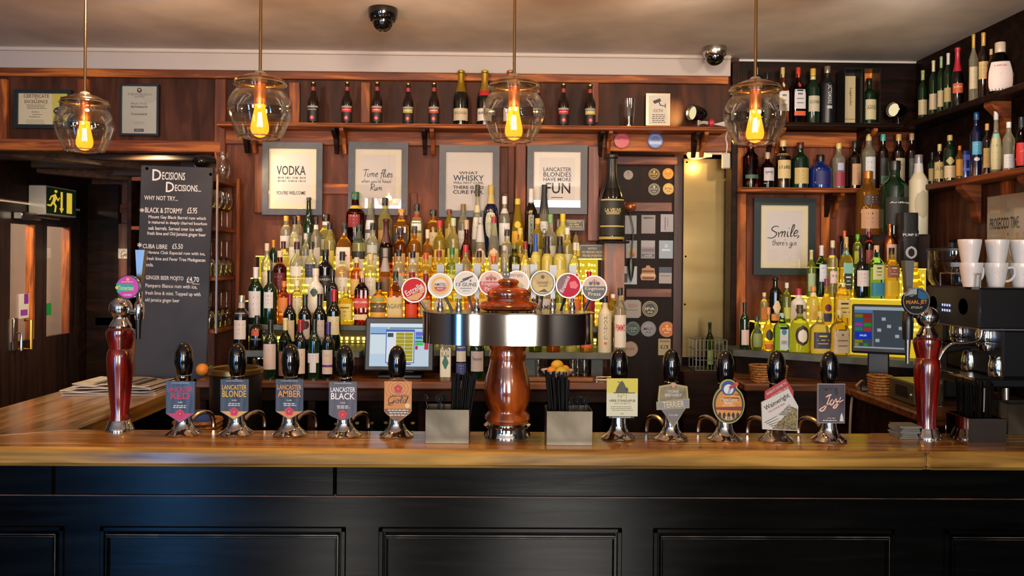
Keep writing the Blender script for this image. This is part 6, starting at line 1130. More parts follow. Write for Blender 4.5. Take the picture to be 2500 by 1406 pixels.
rel2 = lambda b: b.xform(Matrix.Translation(-o0))
m = MB(); wedge(m, 1792, 2278, -.005, .55, S1Z - .034, S1Z, SLATE); rel2(m).build('slab', t)
m = MB(); wedge(m, 1800, 2270, .05, .075, CZ + .001, S1Z - .035, NIGHT); rel2(m).build('support', t)
for i in range(1, 5):
    z, off, pa, pb = RT[i]; st_ = thing('lit_step' if i < 4 else 'wooden_step', 'glowing yellow %s step of the corner display' % ORD[i], 'display step', (o0.x, o0.y, RT[i - 1][0]), 0, 'lit steps of the corner display'); o1 = st_.location.copy()
    if i == 4: st_['label'] = 'dark wooden top step of the corner display under the giant bottles'
    m = MB(); wedge(m, pa, pb, off + .012, .55, RT[i - 1][0] + .0005, z - .006, NIGHT); m.xform(Matrix.Translation(-o1)); m.build('body', st_)
    m = MB(); wedge(m, pa + 1, pb - 1, off + .003, off + .011, RT[i - 1][0] + .001, z - .007, LIT if i < 4 else NIGHT)
    n = int((pb - pa) / 7)
    for q_ in range(4 if i < 4 else 0):
        for k_ in range(n):
            if (k_ * 7 + q_ * 3) % 5: px_ = pa + 3 + (pb - pa - 6) * k_ / n; zz_ = RT[i - 1][0] + .016 + q_ * .034; wedge(m, px_, px_ + 4.4, off + .0005, off + .003, zz_, zz_ + .012, STRIP)
    m.xform(Matrix.Translation(-o1)); m.build('lit_riser' if i < 4 else 'riser', st_)
    m = MB(); wedge(m, pa, pb, off, .55, z - .0055, z, GLOWT if i < 4 else NIGHT); m.xform(Matrix.Translation(-o1)); m.build('glass_tread' if i < 4 else 'tread', st_)
def RR(i, k=.048): z, off = RT[i][:2]; return lambda px: (YR(px, off + k), z)
CR = 'spirit bottles on the corner display'; PH = 'along the %s of the corner'
row([(1818, 738, 24, 'wine', 'dkgreen', '#0f1812', [(.1, .42, '#c9b3ae', 50)], 'dark green bottle with pinkish label'), (1848, 772, 30, 'round', 'lime', '#2a3a30', [(.1, .5, '#7d8a4a', 50), (.5, .62, '#26443c', 40)], 'round yellow-green bottle'), (1876, 750, 27, 'round', 'yellow', '#c9843c', [(.24, .5, '#1f2418', 40, None, None, 'o'), (.03, .16, '#c8642c', 56, '-', '#f0c8a0')], 'round bottle with black disc and orange base label'), (1909, 764, 36, 'spirit', 'aqua', '#8fb0a0', [(.06, .66, '#bcc0c4', 30, None), (.44, .6, '#3a7a8c', 20, None, None, 'o'), (.2, .3, '#9aa0a6', 24, '-')], 'square blue-green gin bottle with tall white label', {'sq': 6}),
     (1953, 744, 44, 'squat', 'lime', '#3c3a2a', [(.16, .58, '#2c2018', 46, None, None, 'o'), (.22, .5, '#d9d0bc', 30, None, None, 'o')], 'stout yellow-green gin bottle with round black label'), (2002, 760, 44, 'squat', 'pale', '#c9bd6a', [(.14, .52, '#3c4054', 52, '-', '#d9c86a'), (.05, .13, '#c9b45a', 30)], 'broad gin bottle with slate-blue label', {'sq': 6}), (2050, 756, 42, 'squat', 'yellow', '#d9d090', [(.06, .58, '#cfc3a0', 56, '-', '#7a705a')], 'broad yellow bottle with plain parchment label', {'sq': 6})], RR(0), CR, 'along the diagonal corner slate', '')
row([(1866, 714, 22, 'spirit', 'pale', '#c9bd8a', [(.12, .5, '#c47a3c', 55)], 'pale bottle with orange label'), (1893, 674, 31, 'spirit', 'black', BLACK, [(.2, .48, '#d0b890', 40, '-', '#7a6a40', 'd'), (.06, .2, '#c9853c', 50)], 'black bottle with large black ball stopper and diamond label', {'stopper': .48}), (1921, 690, 22, 'spirit', 'lime', '#cfcac0', [(.12, .4, '#a8b04a', 50)], 'lime-green bottle with white cap'), (1950, 704, 38, 'squat', 'white', '#a8283c', [(.36, .44, '#9a3a2c', 40), (.1, .3, '#d0ccc8', 50, '-')], 'white frosted swing-top bottle with red stopper', {'name': 'swing_top_bottle'}), (1986, 699, 30, 'spirit', 'pale', '#d08a2c', [(.12, .5, '#c9a63c', 50)], 'pale yellow bottle with orange cap and white collar', {'neck': (.76, .84, '#d9d0b0')}), (2018, 680, 28, 'round', 'yellow', '#7a2a5a', [(.3, .46, '#5a1c44', 34, None, None, 'o'), (.08, .26, '#33345c', 44)], 'yellow bottle with purple wax seal'), (2056, 690, 34, 'slim', 'yellow', '#d9d2a0', [(.2, .62, '#d0c078', 55, '-'), (.64, .7, '#caa62c', 58)], 'straight yellow bottle with parchment label', {'sq': 6})], RR(1, .042), CR, 'along the second corner step', '')
row([(1981, 610, 22, 'wine', 'lime', '#c9bc94', [(.12, .5, '#9ab08a')], 'slim green bottle with cream cap'), (2006, 599, 27, 'wine', solid_glass('#5a9a4a', 0, 1.38), '#c9c6c4', [(.3, .64, '#c9d0d8', 40, '-', '#5a7ab8')], 'green bottle with silver foil and blue-white label'), (2033, 587, 24, 'tall', 'pale', '#cfc2a0', [(.25, .46, '#d9c4b8', 45, '24', '#26242a')], 'pale bottle with label numbered 24', {'neck': (.74, .86, '#4a2438')}), (2066, 578, 30, 'squat', 'yellow', '#b99a60', [(.4, .58, '#7ab0a0', 40), (.14, .4, '#22302c', 36, '-', '#cfd8c0')], 'yellow bottle with teal neck and black-green label', {'sq': 6, 'neck': (.7, .78, '#6ab0b0')}), (2104, 606, 36, 'squat', 'wine', '#2a1420', [(.24, .56, '#c4bab4', 56, '-', '#7a6a80')], 'dark purple flask-shaped bottle with white sash'), (2140, 599, 33, 'spirit', 'aqua', '#c9a67a', [(.36, .64, '#bfc08a', 45, '-'), (.05, .3, '#2a7a9a', 62)], 'sea-blue bottle with cork and pale label', {'sq': 6}), (2177, 605, 32, 'spirit', 'yellow', '#1a1210', [(.42, .66, '#8a5a4a', 52, '-', '#e0d0c0'), (.06, .36, '#d0b428', 56)], 'yellow-brown bottle with brown label and black capsule', {'sq': 5}), (2233, 640, 52, 'bell', 'yellow', '#c9b84a', [(.2, .34, '#c9a498', 34), (.06, .18, '#a8342c', 22, None, None, 'd')], 'bell-shaped yellow bottle with red emblem')], RR(2, .044), CR, 'along the third corner step', '')
row([(2062, 563, 20, 'wine', 'navy', '#d0501c', [(.12, .5, '#26305c')], 'dark blue bottle with orange-red cap'), (2094, 572, 23, 'spirit', 'lime', '#55a81c', [(.12, .5, '#b8c040')], 'lime bottle with bright green cap'), (2122, 566, 24, 'spirit', 'red', '#6a1420', [(.12, .5, '#8a3a34')], 'red bottle with maroon cap'), (2173, 547, 31, 'squat', 'copper', mat('#b06a3c', .25, 1.), [(.1, .54, '#c9a894', 50, '-', '#8a6a5a')], 'copper bottle with ornate cap and rose label'), (2215, 527, 44, 'can', 'tin', None, [(.5, .72, '#15171a', 60, 'PUMP ST', '#d5d5d2'), (.18, .42, '#b9bcbc', 34, None, None, 'o'), (.22, .38, '#15171a', 20, None, None, 'o')], 'black tin with white skull roundel', {'name': 'spirit_tin', 'sq': 5})], RR(3, .042), CR, 'along the fourth corner step', '')
row([(2119, 418, 54, 'tall', 'amber', mat('#b06a30', .3, .6), [(.1, .4, '#b58a68', 55, '-', '#4a2a1c'), (.46, .62, '#3a2a22', 40, '-', '#d9b89a')], 'giant amber bottle with copper stopper'), (2184, 393, 66, 'spirit', 'dkgreen', '#10140f', [(.12, .5, '#10160f', 60), (.34, .48, '#11160f', 55, 'Ardbeg', '#cfcfc6')], 'giant dark green whisky bottle with white lettering'), (2243, 378, 44, 'tall', 'frost', mat('#8a8a8c', .35, .5), [(.2, .55, '#a9a084', 50, None, None, 'o'), (.9, .98, '#d5d7d8', 50, None, None, 'o')], 'giant frosted pale bottle with grey cap', {'neck': (.78, .92, '#c0bfbc')})], RR(4, .066), CR, 'along the highest corner step', '')
# ---- shelves on the right
SHU = 'whiskies on the dark upper shelf'; SHL = 'bottles on the brown lower shelf'
row([(1846, 165, 22, 'spirit', 'brown', '#b5985a', [(.1, .5, '#8a7a5c')], 'dark bottle with brass stopper behind the lamp rod'), (1873, 176, 22, 'spirit', 'brown', '#17181a', [(.1, .5, '#3a3428')], 'dark bottle with black cap behind the lamp globe'), (1911, 165, 29, 'squat', 'whisky', '#c0a66a', [(.22, .58, '#cbc6bc', 42, '-', '#6a6a70'), (.64, .74, '#c9c4bc', 20, None, None, 'd')], 'square cognac bottle with cork ball and white label', {'sq': 6}), (1949, 165, 32, 'squat', 'redbrown', '#c03a1c', [(.26, .6, '#c6c2c4', 44, '-', '#5a5a6a'), (.14, .22, '#c8501c', 44), (.64, .74, '#a8381c', 24, None, None, 'd')], 'square cognac bottle with orange-red stopper', {'sq': 6}), (1985, 168, 32, 'spirit', 'dkgreen', '#c9a23c', [(.22, .5, '#b5ad94', 56, 'KILCHOMAN', '#4a4434')], 'dark whisky bottle with yellow cap and grey label', {'neck': (.8, .86, '#c9c48a')}), (2020, 162, 34, 'tall', 'tin', mat('#b9a490', .3, .8), [(.32, .7, '#1a1c20', 34, '|OCTOMORE', '#c9c9c6'), (.26, .31, '#aab0b8', 20)], 'matt black whisky bottle with upright white lettering')], (4.585, UZ), SHU, 'along the dark upper shelf', '')
row([(1833, 346, 38, 'tall', 'red', '#4a0c14', [(.2, .28, '#3a5a44', 56)], 'deep red bottle with green band under the lamp'), (1874, 372, 34, 'squat', 'redbrown', '#a89a80', [(.2, .56, '#b9b3b8', 46, '響', '#2c2a30')], 'faceted decanter with wide stopper and white label', {'name': 'decanter', 'cat': 'decanter'}), (1912, 343, 37, 'spirit', 'brown', '#cdb878', [(.2, .58, '#c6b27a', 56, '山崎', '#231c10')], 'dark whisky bottle with straw label and brush characters', {'neck': (.68, .72, '#c0a860')}), (1954, 348, 40, 'spirit', 'dkgreen', '#4a1a1c', [(.1, .44, '#b9a468', 58, '-', '#5a4a24')], 'dark green whisky bottle with burgundy capsule'), (2003, 378, 54, 'squat', 'blue', '#14161c', [(.1, .5, '#101c5a', 40)], 'broad cobalt-blue bottle'), (2048, 350, 30, 'tall', 'clear', '#cdbd6a', [(.06, .36, '#8a3040', 56), (.4, .56, '#b0a8c8', 30)], 'clear bottle with yellow capsule and violet label'), (2087, 345, 32, 'spirit', 'brown', '#15181c', [(.08, .52, '#b08a64', 42, '-', '#6a4a30')], 'brown whisky bottle with tan label'), (2121, 328, 32, 'tall', 'clear', '#c9b878', [(.18, .58, '#c9cacc', 48, '-', '#6a6a74')], 'clear bottle with cork and large white label'), (2156, 328, 27, 'tall', 'brown', '#4aa89a', [(.1, .56, '#1c2620', 44, None), (.1, .24, '#4a7a50', 40)], 'dark bottle with turquoise cap'), (2194, 328, 30, 'tall', 'brown', '#c09a54', [(.05, .56, '#b9af94', 48, '-', '#6a604c')], 'dark bottle with cork and cream label'), (2226, 326, 26, 'tall', 'brown', '#c0a080', [(.1, .55, '#3a4034', 50, '-', '#b9b9a8')], 'dark bottle with pale cork beside the cable')], (4.583, LZ), SHL, 'along the brown lower shelf', '')
SX = RW - .092
sy = lambda py: (lambda px: PX(px, py, SX).y)
row([(2253, 172, 22, 'wine', 'dkgreen', '#8a9a5a', [(.1, .4, '#b5a884', 60, '-')], 'dark green whisky bottle with olive cap and cream label'), (2279, 148, 20, 'wine', 'dkgreen', '#c0b894', [(.12, .4, '#b9a88a', 60)], 'dark green whisky bottle with ivory neck strip'), (2298, 138, 18, 'wine', 'dkgreen', '#7a9a6a', [(.12, .4, '#b5a882', 60)], 'dark green whisky bottle with pale green cap'), (2315, 130, 20, 'wine', 'dkgreen', '#b9bab0', [(.16, .4, '#b0a06a', 60, '-', '#a04a2c')], 'green whisky bottle with silver cap'), (2338, 116, 28, 'champ', 'black', mat('#a01c2c', .35), [(.24, .4, '#b0502c', 52, 'JURA', '#e8c0a0')], 'black bottle with red foil and orange crest'), (2377, 84, 20, 'wine', 'clear', '#b08a3c', [(.2, .52, '#c0b494', 60, '-')], 'clear grappa bottle with gold foil and cream label'), (2401, 80, 24, 'wine', 'brown', '#b08a3c', [(.3, .56, '#b9a06a', 60, '-')], 'dark bottle with gold foil and tan label'), (2420, 120, 17, 'tall', 'whisky', '#c0b080', [(.2, .5, '#7a3424')], 'small amber bottle behind the cognac flask'), (2442, 104, 60, 'flask', 'redbrown', '#b9a894', [(.06, .62, '#c4b4b0', 60, None), (.45, .6, '#c4b4b0', 40, 'HINE', '#a8283c'), (.32, .4, '#c4b4b0', 40, '-', '#8a6a6a')], 'wide cognac flask with big pinkish-white label', {'sy': .5, 'name': 'cognac_flask'})],
    lambda px: (PX(px, 200, SX).y, UZ), 'bottles on the upper side shelf', 'along the upper side shelf', '', rz=R(-22))
row([(2276, 372, 18, 'wine', 'dkgreen', '#1a1c1a', [(.12, .5, '#a8905a')], 'dark bottle with tan label'), (2294, 352, 26, 'squat', 'brown', '#c0b07a', [(.12, .54, '#b5a468', 60, 'AIP', '#4a3c1c')], 'round-shouldered dark bottle with straw label lettered AIP'), (2319, 330, 28, 'tall', 'dkgreen', '#b09a54', [(.08, .34, '#c4ae88', 60, '-', '#7a5a34'), (.36, .52, '#b0a06a', 40, None, None, 'd')], 'dark green bottle with gold cap and tilted label'), (2343, 356, 18, 'tall', 'amber', '#c0682c', [(.12, .6, '#b9822c')], 'amber bottle with orange top'), (2361, 372, 20, 'can', 'blue', None, [(.3, .4, '#3c58c0', 60), (.7, .9, '#2a3c9a', 60)], 'cobalt-blue carton', {'sq': 12, 'name': 'bottle_carton', 'cat': 'box'}), (2384, 274, 28, 'tall', 'navy', '#1c4a7a', [(.34, .54, '#4a9ab8', 44, '-', '#dce8ec'), (.24, .3, '#c0c4cc', 26, None, None, 'o')], 'tall dark bottle with blue capsule and sky-blue label'), (2410, 302, 22, 'spirit', 'brown', '#b98a4a', [(.14, .52, '#a88a4c', 50, '-')], 'dark bottle with cork and mustard label'), (2432, 268, 28, 'round', 'clear', '#b9b6b0', [(.06, .55, '#b5ac84', 58, '-', '#6a8a5a'), (.55, .62, '#7ab0a0', 50)], 'clear ornate bottle with patterned label'), (2463, 298, 26, 'tall', 'clear', '#d0ccc8', [(.06, .34, '#c4c2c6', 58, '-', '#55555c')], 'clear bottle with white cap and low white label'), (2494, 286, 30, 'flask', 'red', '#1f262a', [(.06, .5, '#b01c1c', 56, None), (.24, .4, '#b01c1c', 30, 'A', '#e09a5a')], 'bright red flask-shaped bottle at the photo edge')],
    lambda px: (PX(px, 420, SX).y, LZ), 'bottles on the lower side shelf', 'along the lower side shelf', '', rz=R(-22))
# boxed whiskies on the dark upper shelf
s = Sign(2053, 165, 2101, 298, 4.53); hx = s.r(23); H = s.z(165) - s.z(298)
for cxp, lab, kind in ((2077, 'dark open presentation box with cream panel on the upper shelf', 0), (2122, 'open orange flame-patterned presentation box on the upper shelf', 1)):
    p = P(cxp, 298, 4.56); t = thing('presentation_box', lab, 'box', (p.x, 4.575, UZ)); w_ = s.r(22 if kind == 0 else 20); m = MB(); c = mat('#141310', .4) if kind == 0 else grain('flame_print', '#7a2008', '#ffb038', (26, 26, 26), .4, 0, '#e0701c', 0)
    m.box(-w_, w_, .05, .055, 0, H, c).box(-w_, -w_ + .003, -.05, .05, 0, H, mat('#1c1b18', .35)).box(w_ - .003, w_, -.05, .05, 0, H, mat('#1c1b18', .35)).box(-w_, w_, -.05, .055, H, H + .003, mat('#1c1b18', .35)).box(-w_ + .003, w_ - .003, -.05, .05, 0, .004, mat('#b08a2c', .4) if kind else BLACK); m.build('box_body', t)
    if kind == 0: m = MB(); m.box(-w_ * .62, w_ * .62, .0, .049, .004, H * .9, mat('#b5a57c', .6)); m.text('Lagavulin', -.05, .05, -.008, .008, 0, mat('#3a2c1c'), bend=lambda a, b: (b + .004, -.001, H * .52 - a)); m.box(-w_ * .62, w_ * .62, -.002, 0, .03, .035, mat('#8a7a50')); m.build('cream_panel', t)
bottle(2122, 192, 33, 'spirit', 'dkgreen', '#14140f', [(.08, .52, '#bfb590', 52, 'LAGAVULIN', '#4a3c24')], 4.57, UZ + .0045, 'whisky_bottle', 'dark whisky bottle standing inside the orange flame-patterned box', 'bottle', None)
# ------------------------------------------------------------------ glass rack by the passage
RX0, RX1, RY0, RY1 = -1.93, -1.475, 4.225, 4.565; RZ = (1.385, 1.66, 1.92, 2.175)
t = thing('glass_rack', 'open red-wood rack of wine glasses behind the chalkboard', 'rack', (RX1, RY1, RZ[0])); ox_, oy_, oz_ = RX1, RY1, RZ[0]
def rb(mb, x0, x1, y0, y1, z0, z1, mt=REDH): mb.box(x0 - ox_, x1 - ox_, y0 - oy_, y1 - oy_, z0 - oz_, z1 - oz_, mt, .003); return mb
for z in RZ: rb(MB(), RX0 + .02, RX1, RY0, RY1, z - .02, z, RED).build('board', t)
rb(MB(), RX0, RX0 + .02, RY0, RY1, RZ[0] - .02, RZ[3], NIGHT).build('side_panel', t); rb(MB(), RX0 + .02, RX1 - .03, RY1 + .001, RY1 + .012, RZ[0] - .02, RZ[3], MIDP).build('back_panel', t)
rb(MB(), RX1 + .0005, RX1 + .02, RY1 - .02, RY1 + .012, RZ[0] - .02, RZ[3] + .03, REDV).build('post', t); rb(MB(), RX1 + .0005, RX1 + .012, RY0, RY0 + .012, RZ[0] - .02, RZ[3] + .02, mat('#8a7a6a', .3, .6)).build('post', t)
WG = thin_glass('#f6f6f2', .16, .75, .03)
def wineglass():
    m = MB(); pr = [(.032, 0), (.031, .002), (.008, .006), (.0045, .015), (.004, .085), (.008, .094), (.022, .106), (.033, .125), (.036, .145), (.034, .17), (.030, .195)]
    m.shell(smooth_line(pr, 3), WG, 20); return m
up = wineglass().build('wine_glass'); dn = wineglass(); dn.v = [(x, y, .195 - z) for x, y, z in dn.v]; dn = dn.build('wine_glass')
k = 0
for sh, (proto, lab) in enumerate(((dn, 'upside-down wine glass on the lowest shelf of the rack'), (dn, 'upside-down wine glass on the middle shelf of the rack'), (up, 'upright wine glass on the top shelf of the rack'))):
    for i in range(4):
        for j in range(3):
            o = proto if (sh in (0, 2) and i == j == 0) else proto.copy()
            if o is not proto: COL.objects.link(o)
            tag(o, lab, 'glass', ('glasses on the lowest rack shelf', 'glasses on the middle rack shelf', 'glasses on the top rack shelf')[sh]); o.location = (RX1 - .045 - j * .085, RY0 + .05 + i * .088, RZ[sh] + .001)
def lamp_can(label, p, yaw, pitch=0., scale=1., lit=True):
    t = thing('spotlight', label, 'spotlight', p, yaw, 'clip spotlights on the shelves'); s = scale; m = MB(); m.lathe([(0, -.05 * s), (.022 * s, -.046 * s), (.034 * s, -.03 * s), (.042 * s, .01 * s), (.045 * s, .05 * s), (.041 * s, .052 * s), (.036 * s, .03 * s)], GLOSSB, 24, (0, 0, .085 * s), axis='y'); m.build('lamp_head', t)
    m = MB(); m.lathe([(0, .034 * s), (.036 * s, .036 * s)], glow((1, .82, .45), .7, 'spot_lens'), 20, (0, 0, .085 * s), axis='y'); m.build('lens', t)
    m = MB(); m.lathe([(.022 * s, 0), (.022 * s, .012), (.006, .014), (.006, .06 * s)], BLACK, 16); m.build('stand', t); return t
# the lathe's +axis runs towards -y, so a yaw of 90 deg aims it along +x
p = P(1705, 300, 4.52); lamp_can('black spotlight on the long shelf aimed at the security notice', (p.x, 4.52, SZ), R(-62)); spot('shelf_spot', (p.x - .05, 4.50, SZ + .09), (p.x - .10, 4.615, SZ + .1), 10, (1, .62, .18), 70)
p = P(2196, 298, 4.56); lamp_can('black spotlight at the end of the dark upper shelf beside the flame box', (p.x, 4.575, UZ), R(-62)); spot('shelf_spot', (p.x - .05, 4.55, UZ + .09), (p.x - .3, 4.60, UZ + .1), 2.5, (1, .62, .2), 70)
p = P(512, 404, 4.27); lamp_can('black spotlight standing on the glass rack above the chalkboard', (-1.56, 4.27, RZ[3]), R(150)); spot('rack_spot', (-1.50, 4.34, RZ[3] + .1), (-.6, 4.62, 2.0), 10, (1, .74, .42), 100)
m = MB(); m.shell(smooth_line([(.022, .002), (.034, .02), (.046, .06), (.04, .1), (.03, .13), (.036, .16)], 3), WG, 20); m.lathe([(0, 0), (.022, 0), (.022, .004), (0, .004)], WG, 20); tag(m.build('glass_vase', None, (-1.52, 4.46, RZ[3] + .001)), 'small clear glass vase standing on the glass rack', 'vase')
# ------------------------------------------------------------------ things on the long shelf
p = P(1535, 304, 4.52); m = MB(); m.shell([(.028, .002), (.034, .08), (.037, .16)], WG, 24); m.lathe([(0, .001), (.028, .001), (.028, .012), (0, .012)], WG, 24); m.lathe([(0, .0125), (.027, .0125), (.031, .06), (0, .06)], thin_glass('#e8c86a', .15, .4), 20); tag(m.build('pint_glass', None, (p.x, 4.52, SZ)), 'tall clear pint glass on the long shelf beside the security notice', 'glass')
s = Sign(1577, 228, 1636, 307, 4.56); t = thing('security_sign', 'white security camera notice in a steel holder on the long shelf', 'sign', s.o); m = MB(); m.prism(s.rect(1577, 228, 1636, 306.5), 0, .012, mat('#b9a894', .3, .7)); m.build('holder', t)
m = MB(); y = -.001; m.poly(s.rect(1584, 234, 1630, 304), y, mat('#c4bcae', .6)); K = mat('#1f1c18'); m.poly(s.pts([(1593, 247), (1611, 240), (1614, 247), (1598, 254)]), y - .0004, K); m.poly(s.pts([(1607, 248), (1609, 247), (1613, 256), (1624, 258), (1624, 260), (1611, 258)]), y - .0004, K); m.poly(s.rect(1623, 253, 1625, 263), y - .0004, K)
s.t(m, 'CCTV', 1595, 267, 1619, 274, y - .0004, K); dashes(m, s, 1590, 1626, 279, 5, 4.6, 2, y - .0004, mat('#4a453e'), 6, .1); m.build('notice', t)
m = MB(); rn = random.Random(4); p0 = P(1696, 297, 4.5); p1 = P(1772, 296, 4.5)
for q in range(5):
    a = rn.uniform(-.012, .012); pts = [(p0.x + .01, 4.47 + a, SZ + .012 + q * .006), (p0.x + .06, 4.5 - a, SZ + .04 + a), (p0.x + .11, 4.49, SZ + .022), (p0.x + .16, 4.47 + a, SZ + .008 + q * .006), (p1.x, 4.5 + a, SZ + .012 + q * .008)]; m.tube(smooth_line(pts, 4), .004, mat('#bdb6ac', .5, name='white_cable'), 6)
t = thing('cable_bundle', 'bundle of white cable tied with red tape at the end of the long shelf', 'cable', ((p0.x + p1.x) / 2, 4.48, SZ)); m.xform(Matrix.Translation(-t.location)); m.build('cable', t); m = MB(); m.lathe([(.024, -.012), (.026, 0), (.024, .012)], mat('#a01c2c', .5), 14, axis='x', c=(.0, .005, .026)); m.build('red_tape', t)
# ------------------------------------------------------------------ tills
def till(label, c, rz, tilt, w_, h_, draw, zb):
    t = thing('till', label, 'till', (c.x, c.y, zb), rz); H = c.z - zb; m = MB(); m.box(-w_ / 2, w_ / 2, 0, .035, -h_ / 2, h_ / 2, mat('#1a2126', .35, name='till_case'), .006); b = m.build('screen_case', t); b.location = (0, 0, H); b.rotation_euler = (-tilt, 0, 0)
    m = MB(); draw(m); o = m.build('lit_screen', b); o.location = (0, -.001, 0)
    m = MB(); m.box(-w_ * .33, w_ * .33, .02, .17, 0, .02, BLACK, .005).box(-w_ * .2, w_ * .2, .07, .12, .02, H - .01, mat('#15181b', .4), .006); m.build('stand', t); return t
k = 4.08 / F; SC = {}
def scr(c, e=.75): return glow(c, e, 'screen_%s' % c[1:])
def d_till(m):
    U = lambda x0, y0, x1, y1: [((x0 - 975) * k, -(y1 - 838) * k), ((x1 - 975) * k, -(y1 - 838) * k), ((x1 - 975) * k, -(y0 - 838) * k), ((x0 - 975) * k, -(y0 - 838) * k)]
    R_ = lambda x0, y0, x1, y1, c, z: m.poly(U(x0, y0, x1, y1), -z * .0004, scr(c))
    R_(903, 788, 1047, 892, '#b9cfe0', 0); R_(903, 788, 1047, 796, '#d8e4ec', 1); R_(904, 797, 946, 812, '#8fb0d8', 1); R_(904, 812, 942, 814, '#3a4a5c', 2); R_(904, 816, 941, 862, '#d0dde4', 1); R_(950, 798, 1046, 800, '#38485c', 1); R_(942, 802, 1012, 884, '#4f66b4', 2); R_(944, 808, 1010, 882, '#dbe2e6', 3); R_(946, 811, 960, 821, '#4a525c', 4)
    for r_ in range(8):
        for c_ in range(2): R_(967 + c_ * 21, 810 + r_ * 8.8, 987 + c_ * 21, 817.8 + r_ * 8.8, '#a89a26', 5)
    R_(1014, 808, 1046, 818, '#6a70d0', 3); R_(1014, 819, 1046, 826, '#3a80b8', 3); R_(1013, 829, 1034, 834, '#2c9a54', 3); R_(1013, 835, 1034, 841, '#4ab85c', 3); R_(1036, 831, 1046, 851, '#c03a44', 3); R_(1014, 842, 1020, 851, '#b03040', 3)
    for r_ in range(5):
        for c_ in range(3): R_(1013 + c_ * 11.5, 853 + r_ * 7, 1023.5 + c_ * 11.5, 859 + r_ * 7, '#c4d0dc', 3)
    R_(946, 885, 1004, 888, '#5a6470', 2)
p = P(975, 840, 4.09); till('touch-screen till with a blue and yellow screen on the back counter', p, 0, R(9), 168 * k, 130 * k, d_till, CZ)
k2 = 3.72 / F
def d_till2(m):
    U = lambda x0, y0, x1, y1: [((x0 - 60) * k2, -(y1 - 60) * k2), ((x1 - 60) * k2, -(y1 - 60) * k2), ((x1 - 60) * k2, -(y0 - 60) * k2), ((x0 - 60) * k2, -(y0 - 60) * k2)]
    R_ = lambda x0, y0, x1, y1, c, z: m.poly(U(x0, y0, x1, y1), -z * .0004, scr(c, .5))
    R_(4, 6, 116, 110, '#4a525a', 0); R_(4, 6, 116, 14, '#b0bcc6', 1); R_(4, 14, 46, 22, '#5f82b8', 1); R_(4, 106, 116, 110, '#a8b0b8', 1)
    cols = ['#8a7a1c', '#a02c1c', '#1c6a9a', '#b0301c', '#b03ab0', '#2a9a34', '#2a8a74', '#b8344a']
    for i in range(8): R_(5 + (i % 2) * 20, 25 + (i // 2) * 11, 23 + (i % 2) * 20, 34 + (i // 2) * 11, cols[i], 1)
    R_(5, 70, 43, 88, '#1c3cc0', 1); R_(5, 90, 23, 97, '#9a8a1c', 1); R_(5, 98, 14, 105, '#8aa02c', 1); R_(25, 98, 34, 105, '#2a9a3c', 1); R_(46, 22, 47, 106, '#aab0b8', 1); m.text('SALES', *(lambda q: (q[0][0], q[1][0], q[0][1], q[2][1]))(U(16, 76, 32, 81)), -.001, scr('#d8e0e8'))
    for x, y in ((66, 32), (78, 50), (104, 54), (56, 60), (96, 74), (52, 86)): R_(x, y, x + 9, y + 8, '#b9bfc4', 1)
p = P(2146, 802, 3.74); till('touch-screen till with coloured buttons in front of the corner display', p, R(-24), R(14), 124 * k2, 122 * k2, d_till2, CZ)
# ------------------------------------------------------------------ corner counter, coffee machine, cups, grinder
KX0 = 1.22
t = thing('back_counter', 'red-brown corner counter running under the corner display to the coffee machine', 'counter', (1.9, 4.2, CZ)); m = MB(); m.box(KX0 - 1.9, RW - 1.9 - .04, 4.0 - 4.2, 4.64 - 4.2, -.04, 0, OAKD, .008); m.build('board', t); m = MB(); m.box(1.69 - 1.9, RW - 1.9 - .04, 3.15 - 4.2, 3.999 - 4.2, -.04, 0, OAKD, .008); m.build('side_board', t)
t = thing('base_cabinet', 'near-black cabinet under the corner counter', 'cabinet', (1.9, 4.2, 0)); m = MB(); m.box(KX0 - 1.9 + .02, RW - 1.9 - .04, 4.04 - 4.2, 4.64 - 4.2, 0, CZ - .041, NIGHT); m.box(1.74 - 1.9, RW - 1.9 - .04, 3.15 - 4.2, 4.039 - 4.2, 0, CZ - .041, NIGHT); m.build('carcass', t)
CMX, CMY0, CMY1 = 1.885, 3.16, 3.56
t = thing('coffee_machine', 'black espresso machine with steam wand at the end of the corner counter', 'coffee machine', (2.05, 3.36, CZ)); q = lambda x, y, z: (x - 2.05, y - 3.36, z - CZ)
CB_ = mat('#0b0c0e', .3, coat=.3, name='machine_black')
def cbx(mb, x0, x1, y0, y1, z0, z1, mt=CB_, bv=.008): a = q(x0, y0, z0); b = q(x1, y1, z1); mb.box(a[0], b[0], a[1], b[1], a[2], b[2], mt, bv); return mb
cbx(MB(), CMX, 2.27, CMY0, CMY1, 1.50, 1.665).build('upper_body', t); cbx(MB(), 1.98, 2.27, CMY0, CMY1, 1.31, 1.499).build('back_body', t); m = cbx(MB(), CMX - .02, 2.27, CMY0, CMY1, 1.27, 1.309); cbx(m, CMX - .024, CMX - .016, CMY0, CMY1, 1.30, 1.312, CHROME, .002); m.build('drip_tray', t)
m = MB()
for x in (CMX + .04, 2.22):
    for y in (CMY0 + .04, CMY1 - .04): m = MB(); m.lathe([(.02, 0), (.018, .11)], STEEL, 14, (x - 2.05, y - 3.36, 0.001)); m.build('foot', t)
m = cbx(MB(), CMX - .004, CMX, CMY0, CMY1, 1.50, 1.506, mat('#8a7a4a', .3, .8), 0); cbx(m, CMX - .003, 2.27, CMY0 - .003, CMY0, 1.498, 1.504, CHROME, 0); m.build('trim_strip', t)
m = MB()
for i in range(4):
    for j in range(2): a = q(CMX - .002, 3.42 - i * .018, 1.585 - j * .022); m.lathe([(0, -.002), (.006, 0)], glow('#aab4e8', 1.2, 'button'), 10, a, axis='x')
m.build('lit_buttons', t); m = MB()
